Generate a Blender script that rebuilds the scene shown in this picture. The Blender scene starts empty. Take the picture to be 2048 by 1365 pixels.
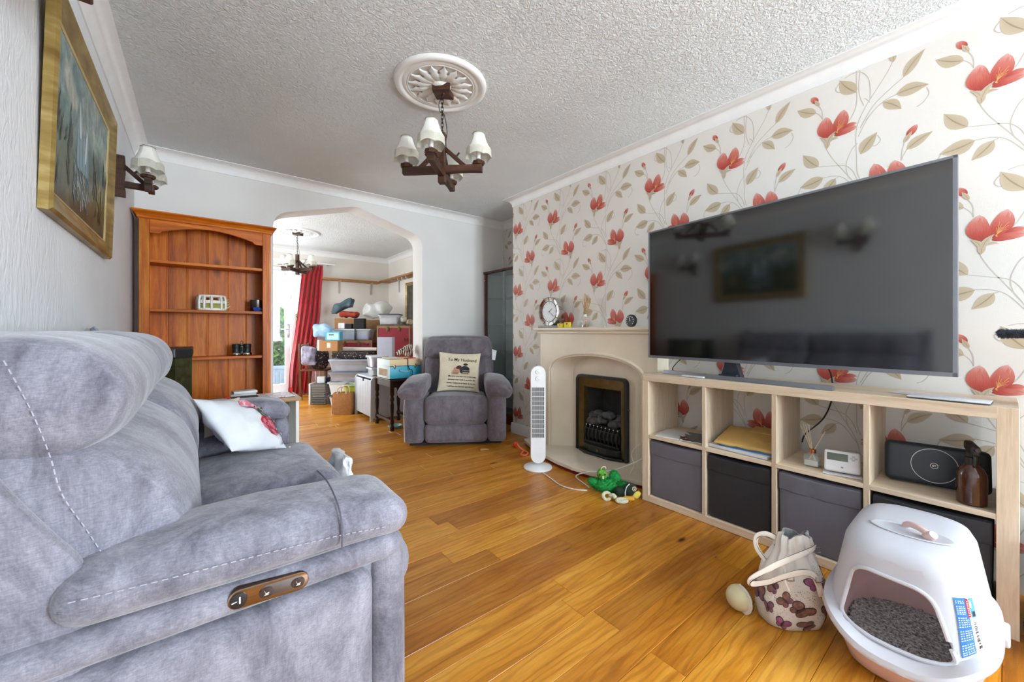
import bpy, bmesh, math, random
from mathutils import Vector, Matrix, noise
R = math.radians
SC = bpy.context.scene
COL = SC.collection
random.seed(7)

# ------------------------------------------------------------------ camera
YAW = 38.5
cam_d = bpy.data.cameras.new('camera'); cam = bpy.data.objects.new('camera', cam_d); COL.objects.link(cam)
cam.location = (0, 0, 1.04); cam.rotation_euler = (R(90), 0, R(-YAW))
cam_d.sensor_width = 36; cam_d.lens = 785 / 2048 * 36; cam_d.shift_y = -18 / 2048; cam_d.clip_start = .02
SC.camera = cam
# ------------------------------------------------------------------ world, lights, exposure
SC.view_settings.view_transform = 'Standard'; SC.view_settings.look = 'None'
SC.view_settings.gamma = 1; SC.view_settings.use_curve_mapping = False
SC.view_settings.exposure = 0.30
W = bpy.data.worlds.new('sky'); SC.world = W; W.use_nodes = True
bg = W.node_tree.nodes['Background']; bg.inputs[0].default_value = (.80, .90, 1, 1); bg.inputs[1].default_value = 2.2
def area(name, loc, rot, sx, sy, power, col):
    d = bpy.data.lights.new(name, 'AREA'); d.shape = 'RECTANGLE'; d.size = sx; d.size_y = sy; d.energy = power; d.color = col
    o = bpy.data.objects.new(name, d); COL.objects.link(o); o.location = loc; o.rotation_euler = rot
    return o
# daylight through the wide front window (behind the camera) and through the garden doors
area('window_daylight', (1.85, -2.74, 1.48), (R(98), 0, 0), 1.25, 1.6, 195, (.77, .89, 1))
area('dining_fill_light', (-.36, 5.7, 1.45), (0, R(-90), 0), 1.2, 1.5, 44, (.90, .95, 1))  # added fill to brighten the dining room; the left wall has no window
area('garden_daylight', (1.05, 7.50, 1.15), (R(-90), 0, 0), 1.4, 1.9, 62, (.86, .93, 1))

# ------------------------------------------------------------------ geometry helpers
class G:
    def __init__(s): s.v = []; s.f = []; s.m = []; s.uv = {}
    def add(s, vs, fs, m=0):
        b = len(s.v); s.v += [tuple(p) for p in vs]
        for f in fs: s.f.append(tuple(i + b for i in f)); s.m.append(m)
        return s
    def box(s, x0, x1, y0, y1, z0, z1, m=0):
        v = [(x0,y0,z0),(x1,y0,z0),(x1,y1,z0),(x0,y1,z0),(x0,y0,z1),(x1,y0,z1),(x1,y1,z1),(x0,y1,z1)]
        return s.add(v, [(3,2,1,0),(4,5,6,7),(0,1,5,4),(1,2,6,5),(2,3,7,6),(3,0,4,7)], m)
    def bar(s, p0, p1, w, h, m=0, up=(0,0,1)):            # square bar between two points
        p0, p1 = Vector(p0), Vector(p1); d = (p1-p0).normalized(); u = Vector(up)
        if abs(d.dot(u)) > .98: u = Vector((0,1,0))
        a = d.cross(u).normalized()*w/2; b = a.cross(d).normalized()*h/2
        v = [p0-a-b, p0+a-b, p0+a+b, p0-a+b, p1-a-b, p1+a-b, p1+a+b, p1-a+b]
        return s.add(v, [(0,1,2,3),(7,6,5,4),(4,5,1,0),(5,6,2,1),(6,7,3,2),(7,4,0,3)], m)
    def tube(s, pts, r, seg=8, m=0, caps=True):
        pts = [Vector(p) for p in pts]; n = len(pts); rr = r if isinstance(r, (list, tuple)) else [r]*n
        vs = []; prev = None
        for i, p in enumerate(pts):
            t = (pts[min(i+1,n-1)] - pts[max(i-1,0)]).normalized()
            if prev is None:
                a = Vector((0,0,1)) if abs(t.z) < .9 else Vector((1,0,0)); prev = (a - t*a.dot(t)).normalized()
            prev = (prev - t*prev.dot(t)).normalized(); q = t.cross(prev)
            for k in range(seg):
                w = 2*math.pi*k/seg; vs.append(p + (prev*math.cos(w) + q*math.sin(w))*rr[i])
        fs = [(i*seg+k, i*seg+(k+1)%seg, (i+1)*seg+(k+1)%seg, (i+1)*seg+k) for i in range(n-1) for k in range(seg)]
        if caps: fs += [tuple(range(seg))[::-1], tuple((n-1)*seg+k for k in range(seg))]
        return s.add(vs, fs, m)
    def cyl(s, p0, p1, r, r1=None, seg=16, m=0): return s.tube([p0, p1], [r, r if r1 is None else r1], seg, m)
    def lathe(s, prof, c=(0,0,0), seg=24, m=0, mat=None, sq=None, caps=True):   # prof: (r,z); sq: optional radius factor by angle
        n = len(prof); vs = []
        for (r, z) in prof:
            for k in range(seg):
                w = 2*math.pi*k/seg; rr = r*(sq(w, z) if sq else 1); p = Vector((rr*math.cos(w), rr*math.sin(w), z))
                if mat: p = mat @ p
                vs.append(p + Vector(c))
        fs = [(i*seg+k, i*seg+(k+1)%seg, (i+1)*seg+(k+1)%seg, (i+1)*seg+k) for i in range(n-1) for k in range(seg)]
        if caps and prof[0][0] > 1e-5: fs.append(tuple(range(seg))[::-1])
        if caps and prof[-1][0] > 1e-5: fs.append(tuple((n-1)*seg+k for k in range(seg)))
        return s.add(vs, fs, m)
    def prism(s, out, lo, hi, axis='z', m=0):              # 2-D outline extruded; axis x: (y,z), y: (x,z), z: (x,y)
        def P3(p, h): return {'x': (h,p[0],p[1]), 'y': (p[0],h,p[1]), 'z': (p[0],p[1],h)}[axis]
        n = len(out); vs = [P3(p, lo) for p in out] + [P3(p, hi) for p in out]
        return s.add(vs, [tuple(range(n))[::-1], tuple(range(n, 2*n))] + [(i,(i+1)%n,n+(i+1)%n,n+i) for i in range(n)], m)
    def loft(s, secs, m=0, cap=True, close=True):
        n = len(secs[0]); vs = [p for q in secs for p in q]
        fs = [(i*n+k, i*n+(k+1)%n, (i+1)*n+(k+1)%n, (i+1)*n+k) for i in range(len(secs)-1) for k in range(n if close else n-1)]
        if cap and close: fs += [tuple(range(n))[::-1], tuple((len(secs)-1)*n+k for k in range(n))]
        return s.add(vs, fs, m)
    def soft(s, c, h, r, puff=(0,0,0), n=6, m=0, fn=None, q=4):      # rounded, puffed box
        ax = []
        for i in range(3):
            ri = min(r, h[i]*.999); e = [ri*(1-math.cos(math.pi/2*k/q)) for k in range(q)]
            inn = [-(h[i]-ri) + 2*(h[i]-ri)*k/n for k in range(n+1)]
            ax.append([-h[i]+t for t in e] + inn + [h[i]-t for t in e[::-1]])
        idx = {}; vs = []; fs = []
        def vid(p):
            k = tuple(round(t, 6) for t in p)
            if k not in idx:
                inner = [max(-(h[i]-min(r,h[i])), min(h[i]-min(r,h[i]), p[i])) for i in range(3)]
                d = Vector(p) - Vector(inner); o = Vector(inner) + (d.normalized()*min(r, min(h)) if d.length > 1e-9 else d)
                u = [p[i]/h[i] for i in range(3)]
                o = Vector([o[i] + puff[i]*u[i]*(1-u[(i+1)%3]**2)*(1-u[(i+2)%3]**2) for i in range(3)])
                if fn: o = Vector(fn(o, u))
                idx[k] = len(vs); vs.append(o + Vector(c))
            return idx[k]
        for a in range(3):
            b, d = (a+1)%3, (a+2)%3
            for sg in (-1, 1):
                for i in range(len(ax[b])-1):
                    for j in range(len(ax[d])-1):
                        quad = []
                        for (ii, jj) in ((i,j),(i+1,j),(i+1,j+1),(i,j+1)):
                            p = [0,0,0]; p[a] = sg*h[a]; p[b] = ax[b][ii]; p[d] = ax[d][jj]; quad.append(vid(p))
                        fs.append(tuple(quad if sg > 0 else quad[::-1]))
        return s.add(vs, fs, m)
    def ball(s, c, r, seg=14, m=0, sc=(1,1,1)):
        k = seg//2
        return s.lathe([(max(1e-6, math.sin(math.pi*i/k))*r, -math.cos(math.pi*i/k)*r) for i in range(k+1)], c, seg, m, Matrix.Diagonal(sc))
    def xf(s, mt): s.v = [tuple(mt @ Vector(p)) for p in s.v]; return s
    def obj(s, name, mats, parent=None, smooth=35, bevel=0, bseg=2, kind=None, label=None):
        me = bpy.data.meshes.new(name); me.from_pydata(s.v, [], s.f)
        if not isinstance(mats, (list, tuple)): mats = [mats]
        for m_ in mats: me.materials.append(m_)
        me.polygons.foreach_set('material_index', s.m)
        if s.uv:
            l = me.uv_layers.new(name='UVMap')
            for p in me.polygons:
                for li in p.loop_indices:
                    l.data[li].uv = s.uv.get(me.loops[li].vertex_index, (0, 0))
        bm = bmesh.new(); bm.from_mesh(me)
        bmesh.ops.remove_doubles(bm, verts=bm.verts, dist=1e-6) if not s.uv else None
        if not s.uv: bmesh.ops.recalc_face_normals(bm, faces=bm.faces)
        if bevel:
            es = [e for e in bm.edges if len(e.link_faces) == 2 and e.calc_face_angle(0) > R(30)]
            bmesh.ops.bevel(bm, geom=es, offset=bevel, segments=bseg, affect='EDGES', profile=.6, clamp_overlap=True)
        bm.to_mesh(me); bm.free()
        if smooth:
            me.shade_smooth(); me.set_sharp_from_angle(angle=R(smooth))
        o = bpy.data.objects.new(name, me); COL.objects.link(o)
        if parent: o.parent = parent
        if kind: o['kind'] = kind
        if label: o['label'] = label
        return o

def thing(name, label, cat, loc=(0,0,0), rz=0, group=None):
    o = bpy.data.objects.new(name, None); o.empty_display_size = .05; COL.objects.link(o)
    o.location = loc; o.rotation_euler = (0,0,rz); o['label'] = label; o['category'] = cat
    if group: o['group'] = group
    return o
def tag(o, label, cat, group=None, loc=None, rz=None):
    o['label'] = label; o['category'] = cat
    if group: o['group'] = group
    if loc: o.location = loc
    if rz is not None: o.rotation_euler = (0,0,rz)
    return o
def struct(o): o['kind'] = 'structure'; return o
def copy_tree(o, parent=None):
    c = o.copy(); COL.objects.link(c)
    if parent: c.parent = parent
    for ch in list(o.children): copy_tree(ch, c)
    return c
def letters(txt, size, shear=0, align='CENTER', space=1.0, bold=0):
    cu = bpy.data.curves.new('lettering', 'FONT'); cu.body = txt; cu.size = size; cu.align_x = align; cu.align_y = 'CENTER'
    cu.shear = shear; cu.space_character = space; cu.resolution_u = 3; cu.offset = bold
    o = bpy.data.objects.new('lettering', cu); COL.objects.link(o); bpy.context.view_layer.update()
    me = bpy.data.meshes.new_from_object(o.evaluated_get(bpy.context.evaluated_depsgraph_get()))
    vs = [v.co.copy() for v in me.vertices]; fs = [tuple(p.vertices) for p in me.polygons]
    bpy.data.objects.remove(o); bpy.data.curves.remove(cu); bpy.data.meshes.remove(me)
    return vs, fs
def arc(cx, cy, r, a0, a1, n): return [(cx+r*math.cos(R(a0+(a1-a0)*i/n)), cy+r*math.sin(R(a0+(a1-a0)*i/n))) for i in range(n+1)]
def rrect(x0, x1, y0, y1, r, n=4):
    return arc(x1-r,y0+r,r,-90,0,n)+arc(x1-r,y1-r,r,0,90,n)+arc(x0+r,y1-r,r,90,180,n)+arc(x0+r,y0+r,r,180,270,n)
def spline(pts, n=8):                                      # Catmull-Rom through points
    P = [Vector(p) for p in pts]; out = []
    for i in range(len(P)-1):
        a, b, c, d = P[max(i-1,0)], P[i], P[i+1], P[min(i+2,len(P)-1)]
        for k in range(n):
            t = k/n; out.append(.5*((2*b)+(c-a)*t+(2*a-5*b+4*c-d)*t*t+(3*b-a-3*c+d)*t**3))
    return out + [P[-1]]

# ------------------------------------------------------------------ materials
def lin(c): return tuple(((x/255)/12.92 if x/255 <= .04045 else ((x/255+.055)/1.055)**2.4) for x in c) + (1,)
MC = {}
class N:
    def __init__(s, name):
        s.m = bpy.data.materials.new(name); s.m.use_nodes = True; s.t = s.m.node_tree; s.b = s.t.nodes['Principled BSDF']
    def n(s, ty, **k):
        d = s.t.nodes.new(ty); ins = k.pop('ins', {})
        for a, v in k.items(): setattr(d, a, v)
        for a, v in ins.items():
            if isinstance(v, bpy.types.NodeSocket): s.t.links.new(v, d.inputs[a])
            else: d.inputs[a].default_value = v
        return d
    def set(s, **k):
        for a, v in k.items():
            a = a.replace('_', ' ')
            if isinstance(v, bpy.types.NodeSocket): s.t.links.new(v, s.b.inputs[a])
            else: s.b.inputs[a].default_value = v
        return s
    def coords(s, scale=(1,1,1), rnd=0, kind='Object'):
        tc = s.n('ShaderNodeTexCoord').outputs[kind]
        if rnd:
            oi = s.n('ShaderNodeObjectInfo').outputs['Random']
            mu = s.n('ShaderNodeMath', operation='MULTIPLY', ins={0: oi, 1: rnd})
            tc = s.n('ShaderNodeVectorMath', operation='ADD', ins={0: tc, 1: mu.outputs[0]}).outputs[0]
        return s.n('ShaderNodeMapping', ins={'Vector': tc, 'Scale': scale}).outputs[0]
    def noise(s, vec, scale, detail=3, rough=.55, dist=0):
        return s.n('ShaderNodeTexNoise', ins={'Vector': vec, 'Scale': scale, 'Detail': detail, 'Roughness': rough, 'Distortion': dist}).outputs['Fac']
    def ramp(s, fac, stops):
        r = s.n('ShaderNodeValToRGB', ins={'Fac': fac}); e = r.color_ramp.elements
        while len(e) < len(stops): e.new(.5)
        for i, (p, c) in enumerate(stops): e[i].position = p; e[i].color = lin(c) if len(c) == 3 else c
        return r.outputs['Color']
    def mix(s, fac, a, b, mode='MIX'):
        d = s.n('ShaderNodeMix', data_type='RGBA', blend_type=mode)
        for k, v in ((0, fac), (6, a), (7, b)):
            if isinstance(v, bpy.types.NodeSocket): s.t.links.new(v, d.inputs[k])
            else: d.inputs[k].default_value = v
        return d.outputs[2]
    def bump(s, h, dist=.002, strength=1):
        b = s.n('ShaderNodeBump', ins={'Height': h, 'Distance': dist, 'Strength': strength}); s.t.links.new(b.outputs[0], s.b.inputs['Normal']); return s
def plain(name, c, rough=.5, metal=0, var=.10, vs=12, bump=0, bs=60, spec=.5, **k):
    if name in MC: return MC[name]
    n = N(name); co = n.coords()
    f = n.noise(co, vs, 3)
    c2 = tuple(max(0, x*(1-var)) for x in c); n.set(Base_Color=n.ramp(f, [(.3, c2), (.7, c)]), Roughness=rough, Metallic=metal, Specular_IOR_Level=spec)
    if bump: n.bump(n.noise(co, bs, 4), bump)
    if k: n.set(**k)
    MC[name] = n.m; return n.m
def wood(name, c1, c2, c3, axis='z', rough=.45, sc=1, rnd=37, knots=None, grain=.5, coat=0):
    n = N(name); lo, hi = 1.1*sc, 14*sc
    s3 = {'x': (lo,hi,hi), 'y': (hi,lo,hi), 'z': (hi,hi,lo)}[axis]
    co = n.coords(s3, rnd); f = n.noise(co, 1.3, 5, .6, .9)
    col = n.ramp(f, [(.28, c1), (.52, c2), (.75, c3)])
    fine = n.noise(n.coords(tuple(t*9 for t in s3), rnd), 1, 3, .7)
    col = n.mix(grain, col, n.ramp(fine, [(.3, tuple(t*.6 for t in c1)), (.62, (255,255,255))]), 'MULTIPLY')
    if knots:
        v = n.n('ShaderNodeTexVoronoi', ins={'Vector': n.coords(tuple({'x':(.35,1,1),'y':(1,.35,1),'z':(1,1,.35)}[axis]), rnd), 'Scale': knots}).outputs['Distance']
        col = n.mix(n.ramp(v, [(.09, (220,220,220)), (.20, (0,0,0))]), col, lin(tuple(t*.42 for t in c1)))
    oi = n.n('ShaderNodeObjectInfo').outputs['Random']
    tone = n.ramp(oi, [(0, (205,205,205)), (1, (255,255,255))])
    col = n.mix(.8, col, tone, 'MULTIPLY')
    n.set(Base_Color=col, Roughness=rough, Specular_IOR_Level=.3, Coat_Weight=coat, Coat_Roughness=.2).bump(fine, .0006)
    return n.m
def glass(name, tint=(235,245,245), alpha=.12, rough=.03):
    n = N(name); tr = n.n('ShaderNodeBsdfTransparent', ins={'Color': tuple(c_**.3 for c_ in lin(tint)[:3])+(1,)})
    gl = n.n('ShaderNodeBsdfGlossy', ins={'Roughness': rough, 'Color': (1,1,1,1)})
    nz = n.noise(n.coords(), 3, 1); fr = n.n('ShaderNodeFresnel', ins={'IOR': 1.45})
    bk_ = n.n('ShaderNodeNewGeometry').outputs['Backfacing']; fo = n.n('ShaderNodeMath', operation='SUBTRACT', ins={0: 1.0, 1: bk_}); fm = n.n('ShaderNodeMath', operation='MULTIPLY', ins={0: fr.outputs[0], 1: fo.outputs[0]})
    ad = n.n('ShaderNodeMath', operation='MULTIPLY_ADD', ins={0: nz, 1: .02, 2: fm.outputs[0]})
    mx = n.n('ShaderNodeMixShader', ins={0: ad.outputs[0], 1: tr.outputs[0], 2: gl.outputs[0]})
    di = n.n('ShaderNodeBsdfDiffuse', ins={'Color': lin(tint)})
    m2 = n.n('ShaderNodeMixShader', ins={0: alpha, 1: mx.outputs[0], 2: di.outputs[0]})
    n.t.links.new(m2.outputs[0], n.t.nodes['Material Output'].inputs[0]); return n.m

def relief_wall(name, c, sc, dist, stretch=(1,1,1), c2=None, rough=.75, distort=2.5):
    n = N(name); co = n.coords(stretch)
    h = n.noise(co, sc, 4, .6, distort); f = n.noise(n.coords(), 1.5, 2)
    n.set(Base_Color=n.ramp(f, [(.3, c2 or tuple(x*.96 for x in c)), (.7, c)]), Roughness=rough, Specular_IOR_Level=.3).bump(h, dist); return n.m
M_ceil = relief_wall('embossed_ceiling_paper', (236,240,240), 38, .013, distort=1.8)
M_wallL = relief_wall('textured_white_paper', (234,236,238), 26, .005, (1,1.3,.55), distort=1.2)
M_wallW = relief_wall('smooth_white_paint', (236,235,231), 60, .0008)
M_wallD = relief_wall('warm_white_paint', (232,227,217), 60, .0008)
M_cove = plain('coving_white', (242,242,240), .5, var=.02)
M_paper = relief_wall('cream_wallpaper', (232,227,219), 90, .0006, rough=.55)
M_white = plain('white_paint', (236,236,232), .4, var=.03)
M_upvc = plain('white_upvc', (232,237,242), .25, var=.03)

# floor oak: tone and grain per plank
n = N('oak_floor')
co = n.coords((1.0, 9, 9), 53); f = n.noise(co, 1.1, 5, .62, 1.6)
base = n.ramp(f, [(.22, (158,96,22)), (.47, (210,142,42)), (.74, (230,174,72))])
cath = n.n('ShaderNodeTexWave', wave_type='BANDS', bands_direction='Y', ins={'Vector': n.coords((.9, 5, 5), 53), 'Scale': 2.2, 'Distortion': 14, 'Detail': 2.5, 'Detail Scale': 1.1}).outputs['Fac']
base = n.mix(.26, base, n.ramp(cath, [(.05, (140,90,40)), (.35, (255,250,240))]), 'MULTIPLY')
fine = n.noise(n.coords((8, 170, 170), 53), 1, 3, .7)
base = n.mix(.22, base, n.ramp(fine, [(.3, (170,120,70)), (.6, (255,255,255))]), 'MULTIPLY')
oi = n.n('ShaderNodeObjectInfo').outputs['Random']
base = n.mix(.9, base, n.ramp(oi, [(0, (196,176,154)), (.25, (228,212,192)), (.6, (248,240,228)), (1, (255,255,255))]), 'MULTIPLY')
kn = n.n('ShaderNodeTexVoronoi', ins={'Vector': n.coords((.55, 1.5, 1.5), 53), 'Scale': 2.6}).outputs['Distance']
base = n.mix(n.ramp(kn, [(.02, (255,255,255)), (.07, (0,0,0))]), base, lin((70,36,12)))
n.set(Base_Color=base, Roughness=n.ramp(fine, [(.3, (170,170,170)), (.7, (138,138,138))]), Specular_IOR_Level=.4, Coat_Weight=.12, Coat_Roughness=.3).bump(fine, .0004)
M_oak = n.m
M_sub = plain('dark_subfloor', (60,38,20), .9)
# ------------------------------------------------------------------ the room shell
XL, XR, XA, YB, YB2, YF, ZC, XD, YN = -.375, 2.54, 3.02, 3.97, 4.21, 7.27, 2.41, 2.80, -2.6
floor = struct(G().box(XL-.15, XA+.15, YN-.15, YF+.10, -.12, -.012).obj('floor', M_sub, smooth=0))
y = YN; w = .1185; rows = 0
while y < YF:
    x = XL - random.uniform(0, 1.1)
    while x < XA:
        L = random.choice([.75, .95, 1.2, 1.5, 1.5, 1.9]); x0, x1 = max(x, XL), min(x+L, XA)
        if x1 - x0 > .04:
            g = G(); e = .0016; y1 = min(y+w, YF); zt = random.uniform(-.0004, .0004)
            A = [(x0+.0004,y+.0004),(x1-.0004,y+.0004),(x1-.0004,y1-.0004),(x0+.0004,y1-.0004)]
            B = [(x0+e,y+e),(x1-e,y+e),(x1-e,y1-e),(x0+e,y1-e)]
            g.add([(a,b,-.012) for a,b in A]+[(a,b,-.0016) for a,b in A]+[(a,b,zt) for a,b in B],
                  [(0,1,5,4),(1,2,6,5),(2,3,7,6),(3,0,4,7),(4,5,9,8),(5,6,10,9),(6,7,11,10),(7,4,8,11),(8,9,10,11)])
            g.obj('floor_plank', M_oak, floor, smooth=0)
        x += L
    y += w
struct(G().box(XL-.15, XA+.15, YN-.15, YF+.15, ZC, ZC+.12).obj('ceiling', M_ceil, smooth=0))
struct(G().box(XL-.12, XL, YN-.15, YF+.15, 0, ZC).obj('wall_left', M_wallL, smooth=0))
# back wall with the flat-shouldered arch
def roundc(p, a, b, r, n=6):      # fillet at p between directions to a and b
    p, a, b = Vector(p), Vector(a), Vector(b); d1 = (a-p).normalized()*r; d2 = (b-p).normalized()*r
    return [((1-t)**2*(p+d1) + 2*t*(1-t)*p + t*t*(p+d2)) for t in [i/n for i in range(n+1)]]
AX0, AX1, AZ, AP = .50, 1.905, 2.075, 2.276; AM = (AX0+AX1)/2
arch = [Vector((AX0, 0))] + roundc((AX0, AZ), (AX0, 0), (AM, AP), .12) + roundc((AM, AP), (AX0, AZ), (AX1, AZ), .05) + roundc((AX1, AZ), (AM, AP), (AX1, 0), .12) + [Vector((AX1, 0))]
outl = [(XL, 0)] + [tuple(p) for p in arch] + [(XA+.1, 0), (XA+.1, ZC), (XL, ZC)]
g = G(); n_ = len(arch)
for (yy, fl) in ((YB, 1), (YB2, 0)):
    vs = [(p.x, yy, p.y) for p in arch] + [(p.x, yy, ZC) for p in arch]
    g.add(vs, [(i, i+1, n_+i+1, n_+i) for i in range(n_-1)])
    g.add([(XL,yy,0),(AX0,yy,0),(AX0,yy,ZC),(XL,yy,ZC)], [(0,1,2,3)]); g.add([(AX1,yy,0),(XA+.1,yy,0),(XA+.1,yy,ZC),(AX1,yy,ZC)], [(0,1,2,3)])
g.add([(p.x, YB, p.y) for p in arch] + [(p.x, YB2, p.y) for p in arch], [(i, i+1, n_+i+1, n_+i) for i in range(n_-1)])
struct(g.obj('wall_back', M_wallW, smooth=40, bevel=0))
# chimney breast (with the fire recess) and the alcove wall, both with the printed paper
FY0, FY1, FZ0, FZ1 = 1.80, 2.22, .07, .62
# flat print of the wallpaper: s runs right, t up; one repeat is .511 x .626
def petal(b, t, wd, bend=0, k=9, p=.8, ex=1):
    b, t = Vector(b), Vector(t); d = t-b; nn = Vector((-d.y, d.x)); out = []
    for i in range(k+1):
        q = i/k; c_ = b + d*q + nn*bend*math.sin(math.pi*q); out.append((c_, wd/2*max(0, math.sin(math.pi*q**p))**ex))
    return out, nn.normalized()
motif = []                                                 # (layer, points, faces, uvs, material)
def add_petal(b, t, wd, m, layer, bend=0, p=.8):
    st, nn = petal(b, t, wd, bend, 9, p, .62 if m == 1 else 1); vs = []; uv = []
    for i, (c_, hw) in enumerate(st):
        for sg in (-1, 0, 1): vs.append(c_ + nn*hw*sg); uv.append(((sg+1)/2, i/9))
    motif.append((layer, vs, [(i*3+j, i*3+j+1, i*3+j+4, i*3+j+3) for i in range(9) for j in range(2)], uv, m))
def add_stem(pts, wd, m=3, layer=1):
    ps = spline([(a, b, 0) for a, b in pts], 6); vs = []
    for i, p in enumerate(ps):
        t = (ps[min(i+1, len(ps)-1)] - ps[max(i-1, 0)]).normalized(); nn = Vector((-t.y, t.x))
        vs += [Vector((p.x, p.y)) - nn*wd/2, Vector((p.x, p.y)) + nn*wd/2]
    motif.append((layer, vs, [(2*i, 2*i+1, 2*i+3, 2*i+2) for i in range(len(ps)-1)], [(.5, .5)]*len(vs), m))
for st in ([(.249,-.33),(.249,-.339),(.228,-.39),(.192,-.45),(.152,-.515),(.122,-.586),(.113,-.656),(.116,-.746),(.118,-.826),(.130,-.872)],
           [(0,0),(-.004,-.04),(.02,-.10),(.06,-.17),(.10,-.24),(.118,-.285),(.128,-.34),(.124,-.40),(.128,-.46),(.143,-.512)],
           [(.100,-.24),(.082,-.205),(.076,-.15),(.095,-.09),(.118,-.06)],
           [(.165,.13),(.166,.19),(.158,.245),(.13,.285),(.10,.292),(.07,.285)],
           [(.115,.30),(.116,.2),(.115,.13),(.10,.085),(.082,.055)],
           [(.281,.182),(.235,.15),(.175,.095),(.13,.01)], [(.257,.115),(.21,.10),(.16,.05),(.122,-.03)], [(.212,.10),(.19,.085),(.15,.04)],
           [(-.036,.194),(-.022,.16),(-.02,.115)], [(-.046,.16),(-.03,.14),(-.02,.115)],
           [(-.036,-.126),(.02,-.14),(.07,-.155),(.1,-.19),(.118,-.24)], [(-.016,-.19),(.03,-.195),(.07,-.22),(.118,-.29)], [(.032,-.209),(.045,-.205)],
           [(.284,-.119),(.276,-.16),(.274,-.20)], [(.292,-.155),(.28,-.18),(.274,-.20)],
           [(.355,.10),(.362,.07),(.345,.04),(.324,.028)], [(.192,-.05),(.203,-.075),(.19,-.095),(.175,-.095)], [(.05,.27),(.035,.245),(.045,.225),(.062,.222)],
           [(-.11,-.21),(-.125,-.245),(-.11,-.27),(-.09,-.272)], [(.165,.12),(.152,.142),(.143,.148)]):
    add_stem(st, .0034)
for (b, t, wd) in (((-.046,.16),(-.129,.208),.05), ((.116,.192),(.050,.283),.058), ((.281,.182),(.350,.276),.040), ((.257,.115),(.362,.112),.056), ((.212,.10),(.275,.040),.045),
                   ((.131,-.12),(.192,-.034),.052), ((.292,-.155),(.374,-.103),.042), ((-.036,-.126),(-.104,-.042),.055), ((-.016,-.19),(-.118,-.214),.060), ((.034,-.208),(-.026,-.272),.046)):
    add_petal(b, t, wd, 2, 2, .05)
def flower(o, sx):
    F = lambda a, b: (o[0]+sx*a, o[1]+b)
    add_petal(F(.030,.018), F(.069,.128), .060, 1, 3, -.06*sx, .9); add_petal(F(.028,.010), F(.119,.022), .044, 1, 4, .10*sx, 1.0)
    add_petal(F(.060,.034), F(.119,.040), .018, 1, 5, .1*sx, 1.0); add_petal(F(.008,.008), F(-.004,.120), .066, 1, 6, .10*sx, .85)
    add_petal(F(.001,-.022), F(-.030,.022), .017, 2, 7, -.12*sx); add_petal(F(.002,-.024), F(.036,.034), .021, 2, 7, .1*sx, .7)
    add_petal(F(.0,-.045), F(.004,.012), .022, 2, 7); add_petal(F(.006,-.012), F(.048,-.008), .013, 2, 7, .2*sx)
flower((0, 0), 1); flower((.249, -.31), -1)
for (b, t, bb) in (((-.040,.210),(-.066,.250),(-.032,.190)), ((.293,-.098),(.326,-.052),(.283,-.122))):
    add_petal(b, t, .028, 1, 3, 0, .9); add_petal(bb, tuple(Vector(b)*.5+Vector(t)*.5), .017, 2, 4)
n = N('printed_red_petal'); uvn = n.n('ShaderNodeUVMap').outputs[0]
sx_ = n.n('ShaderNodeSeparateXYZ', ins={0: uvn})
st_ = n.noise(n.n('ShaderNodeMapping', ins={'Vector': uvn, 'Scale': (26, 3, 1)}).outputs[0], 1, 4, .7, .4)
ed_ = n.n('ShaderNodeMath', operation='MULTIPLY_ADD', ins={0: st_, 1: .75, 2: sx_.outputs[1]})
ed2 = n.n('ShaderNodeMath', operation='MULTIPLY', ins={0: ed_.outputs[0], 1: .62})
n.set(Base_Color=n.ramp(ed2.outputs[0], [(.12, (146,46,38)), (.42, (186,76,64)), (.70, (204,118,104)), (.90, (226,188,178))]), Roughness=.55); M_petal = n.m
n = N('printed_beige_leaf'); uvn = n.n('ShaderNodeUVMap').outputs[0]
sx_ = n.n('ShaderNodeSeparateXYZ', ins={0: uvn}); ab = n.n('ShaderNodeMath', operation='SUBTRACT', ins={0: sx_.outputs[0], 1: .5}); ab2 = n.n('ShaderNodeMath', operation='ABSOLUTE', ins={0: ab.outputs[0]})
n.set(Base_Color=n.ramp(ab2.outputs[0], [(.0, (158,140,112)), (.035, (160,142,114)), (.05, (190,173,145)), (.5, (198,182,156))]), Roughness=.5); M_leaf = n.m
M_stem = plain('printed_stem', (200,192,178), .55, var=.05)
n = N('printed_stamen_gold'); n.set(Base_Color=n.ramp(n.noise(n.coords(), 60, 2), [(.3, (222,150,80)), (.7, (240,190,120))]), Roughness=.5); M_stamen = n.m
for o_, sx in (((0,0),1), ((.249,-.31),-1)):                     # gold stamens on the middle petal
    for k in range(7):
        a = R(38 + k*9); b0 = (o_[0]+sx*(.036+k*.001), o_[1]+.026-.001*k); L = .038+.012*((k*7) % 3)
        add_stem([b0, (b0[0]+sx*math.cos(a)*L*.6, b0[1]+math.sin(a)*L*.6+.002), (b0[0]+sx*math.cos(a)*L, b0[1]+math.sin(a)*L)], .0013, 4, 5)
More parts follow.
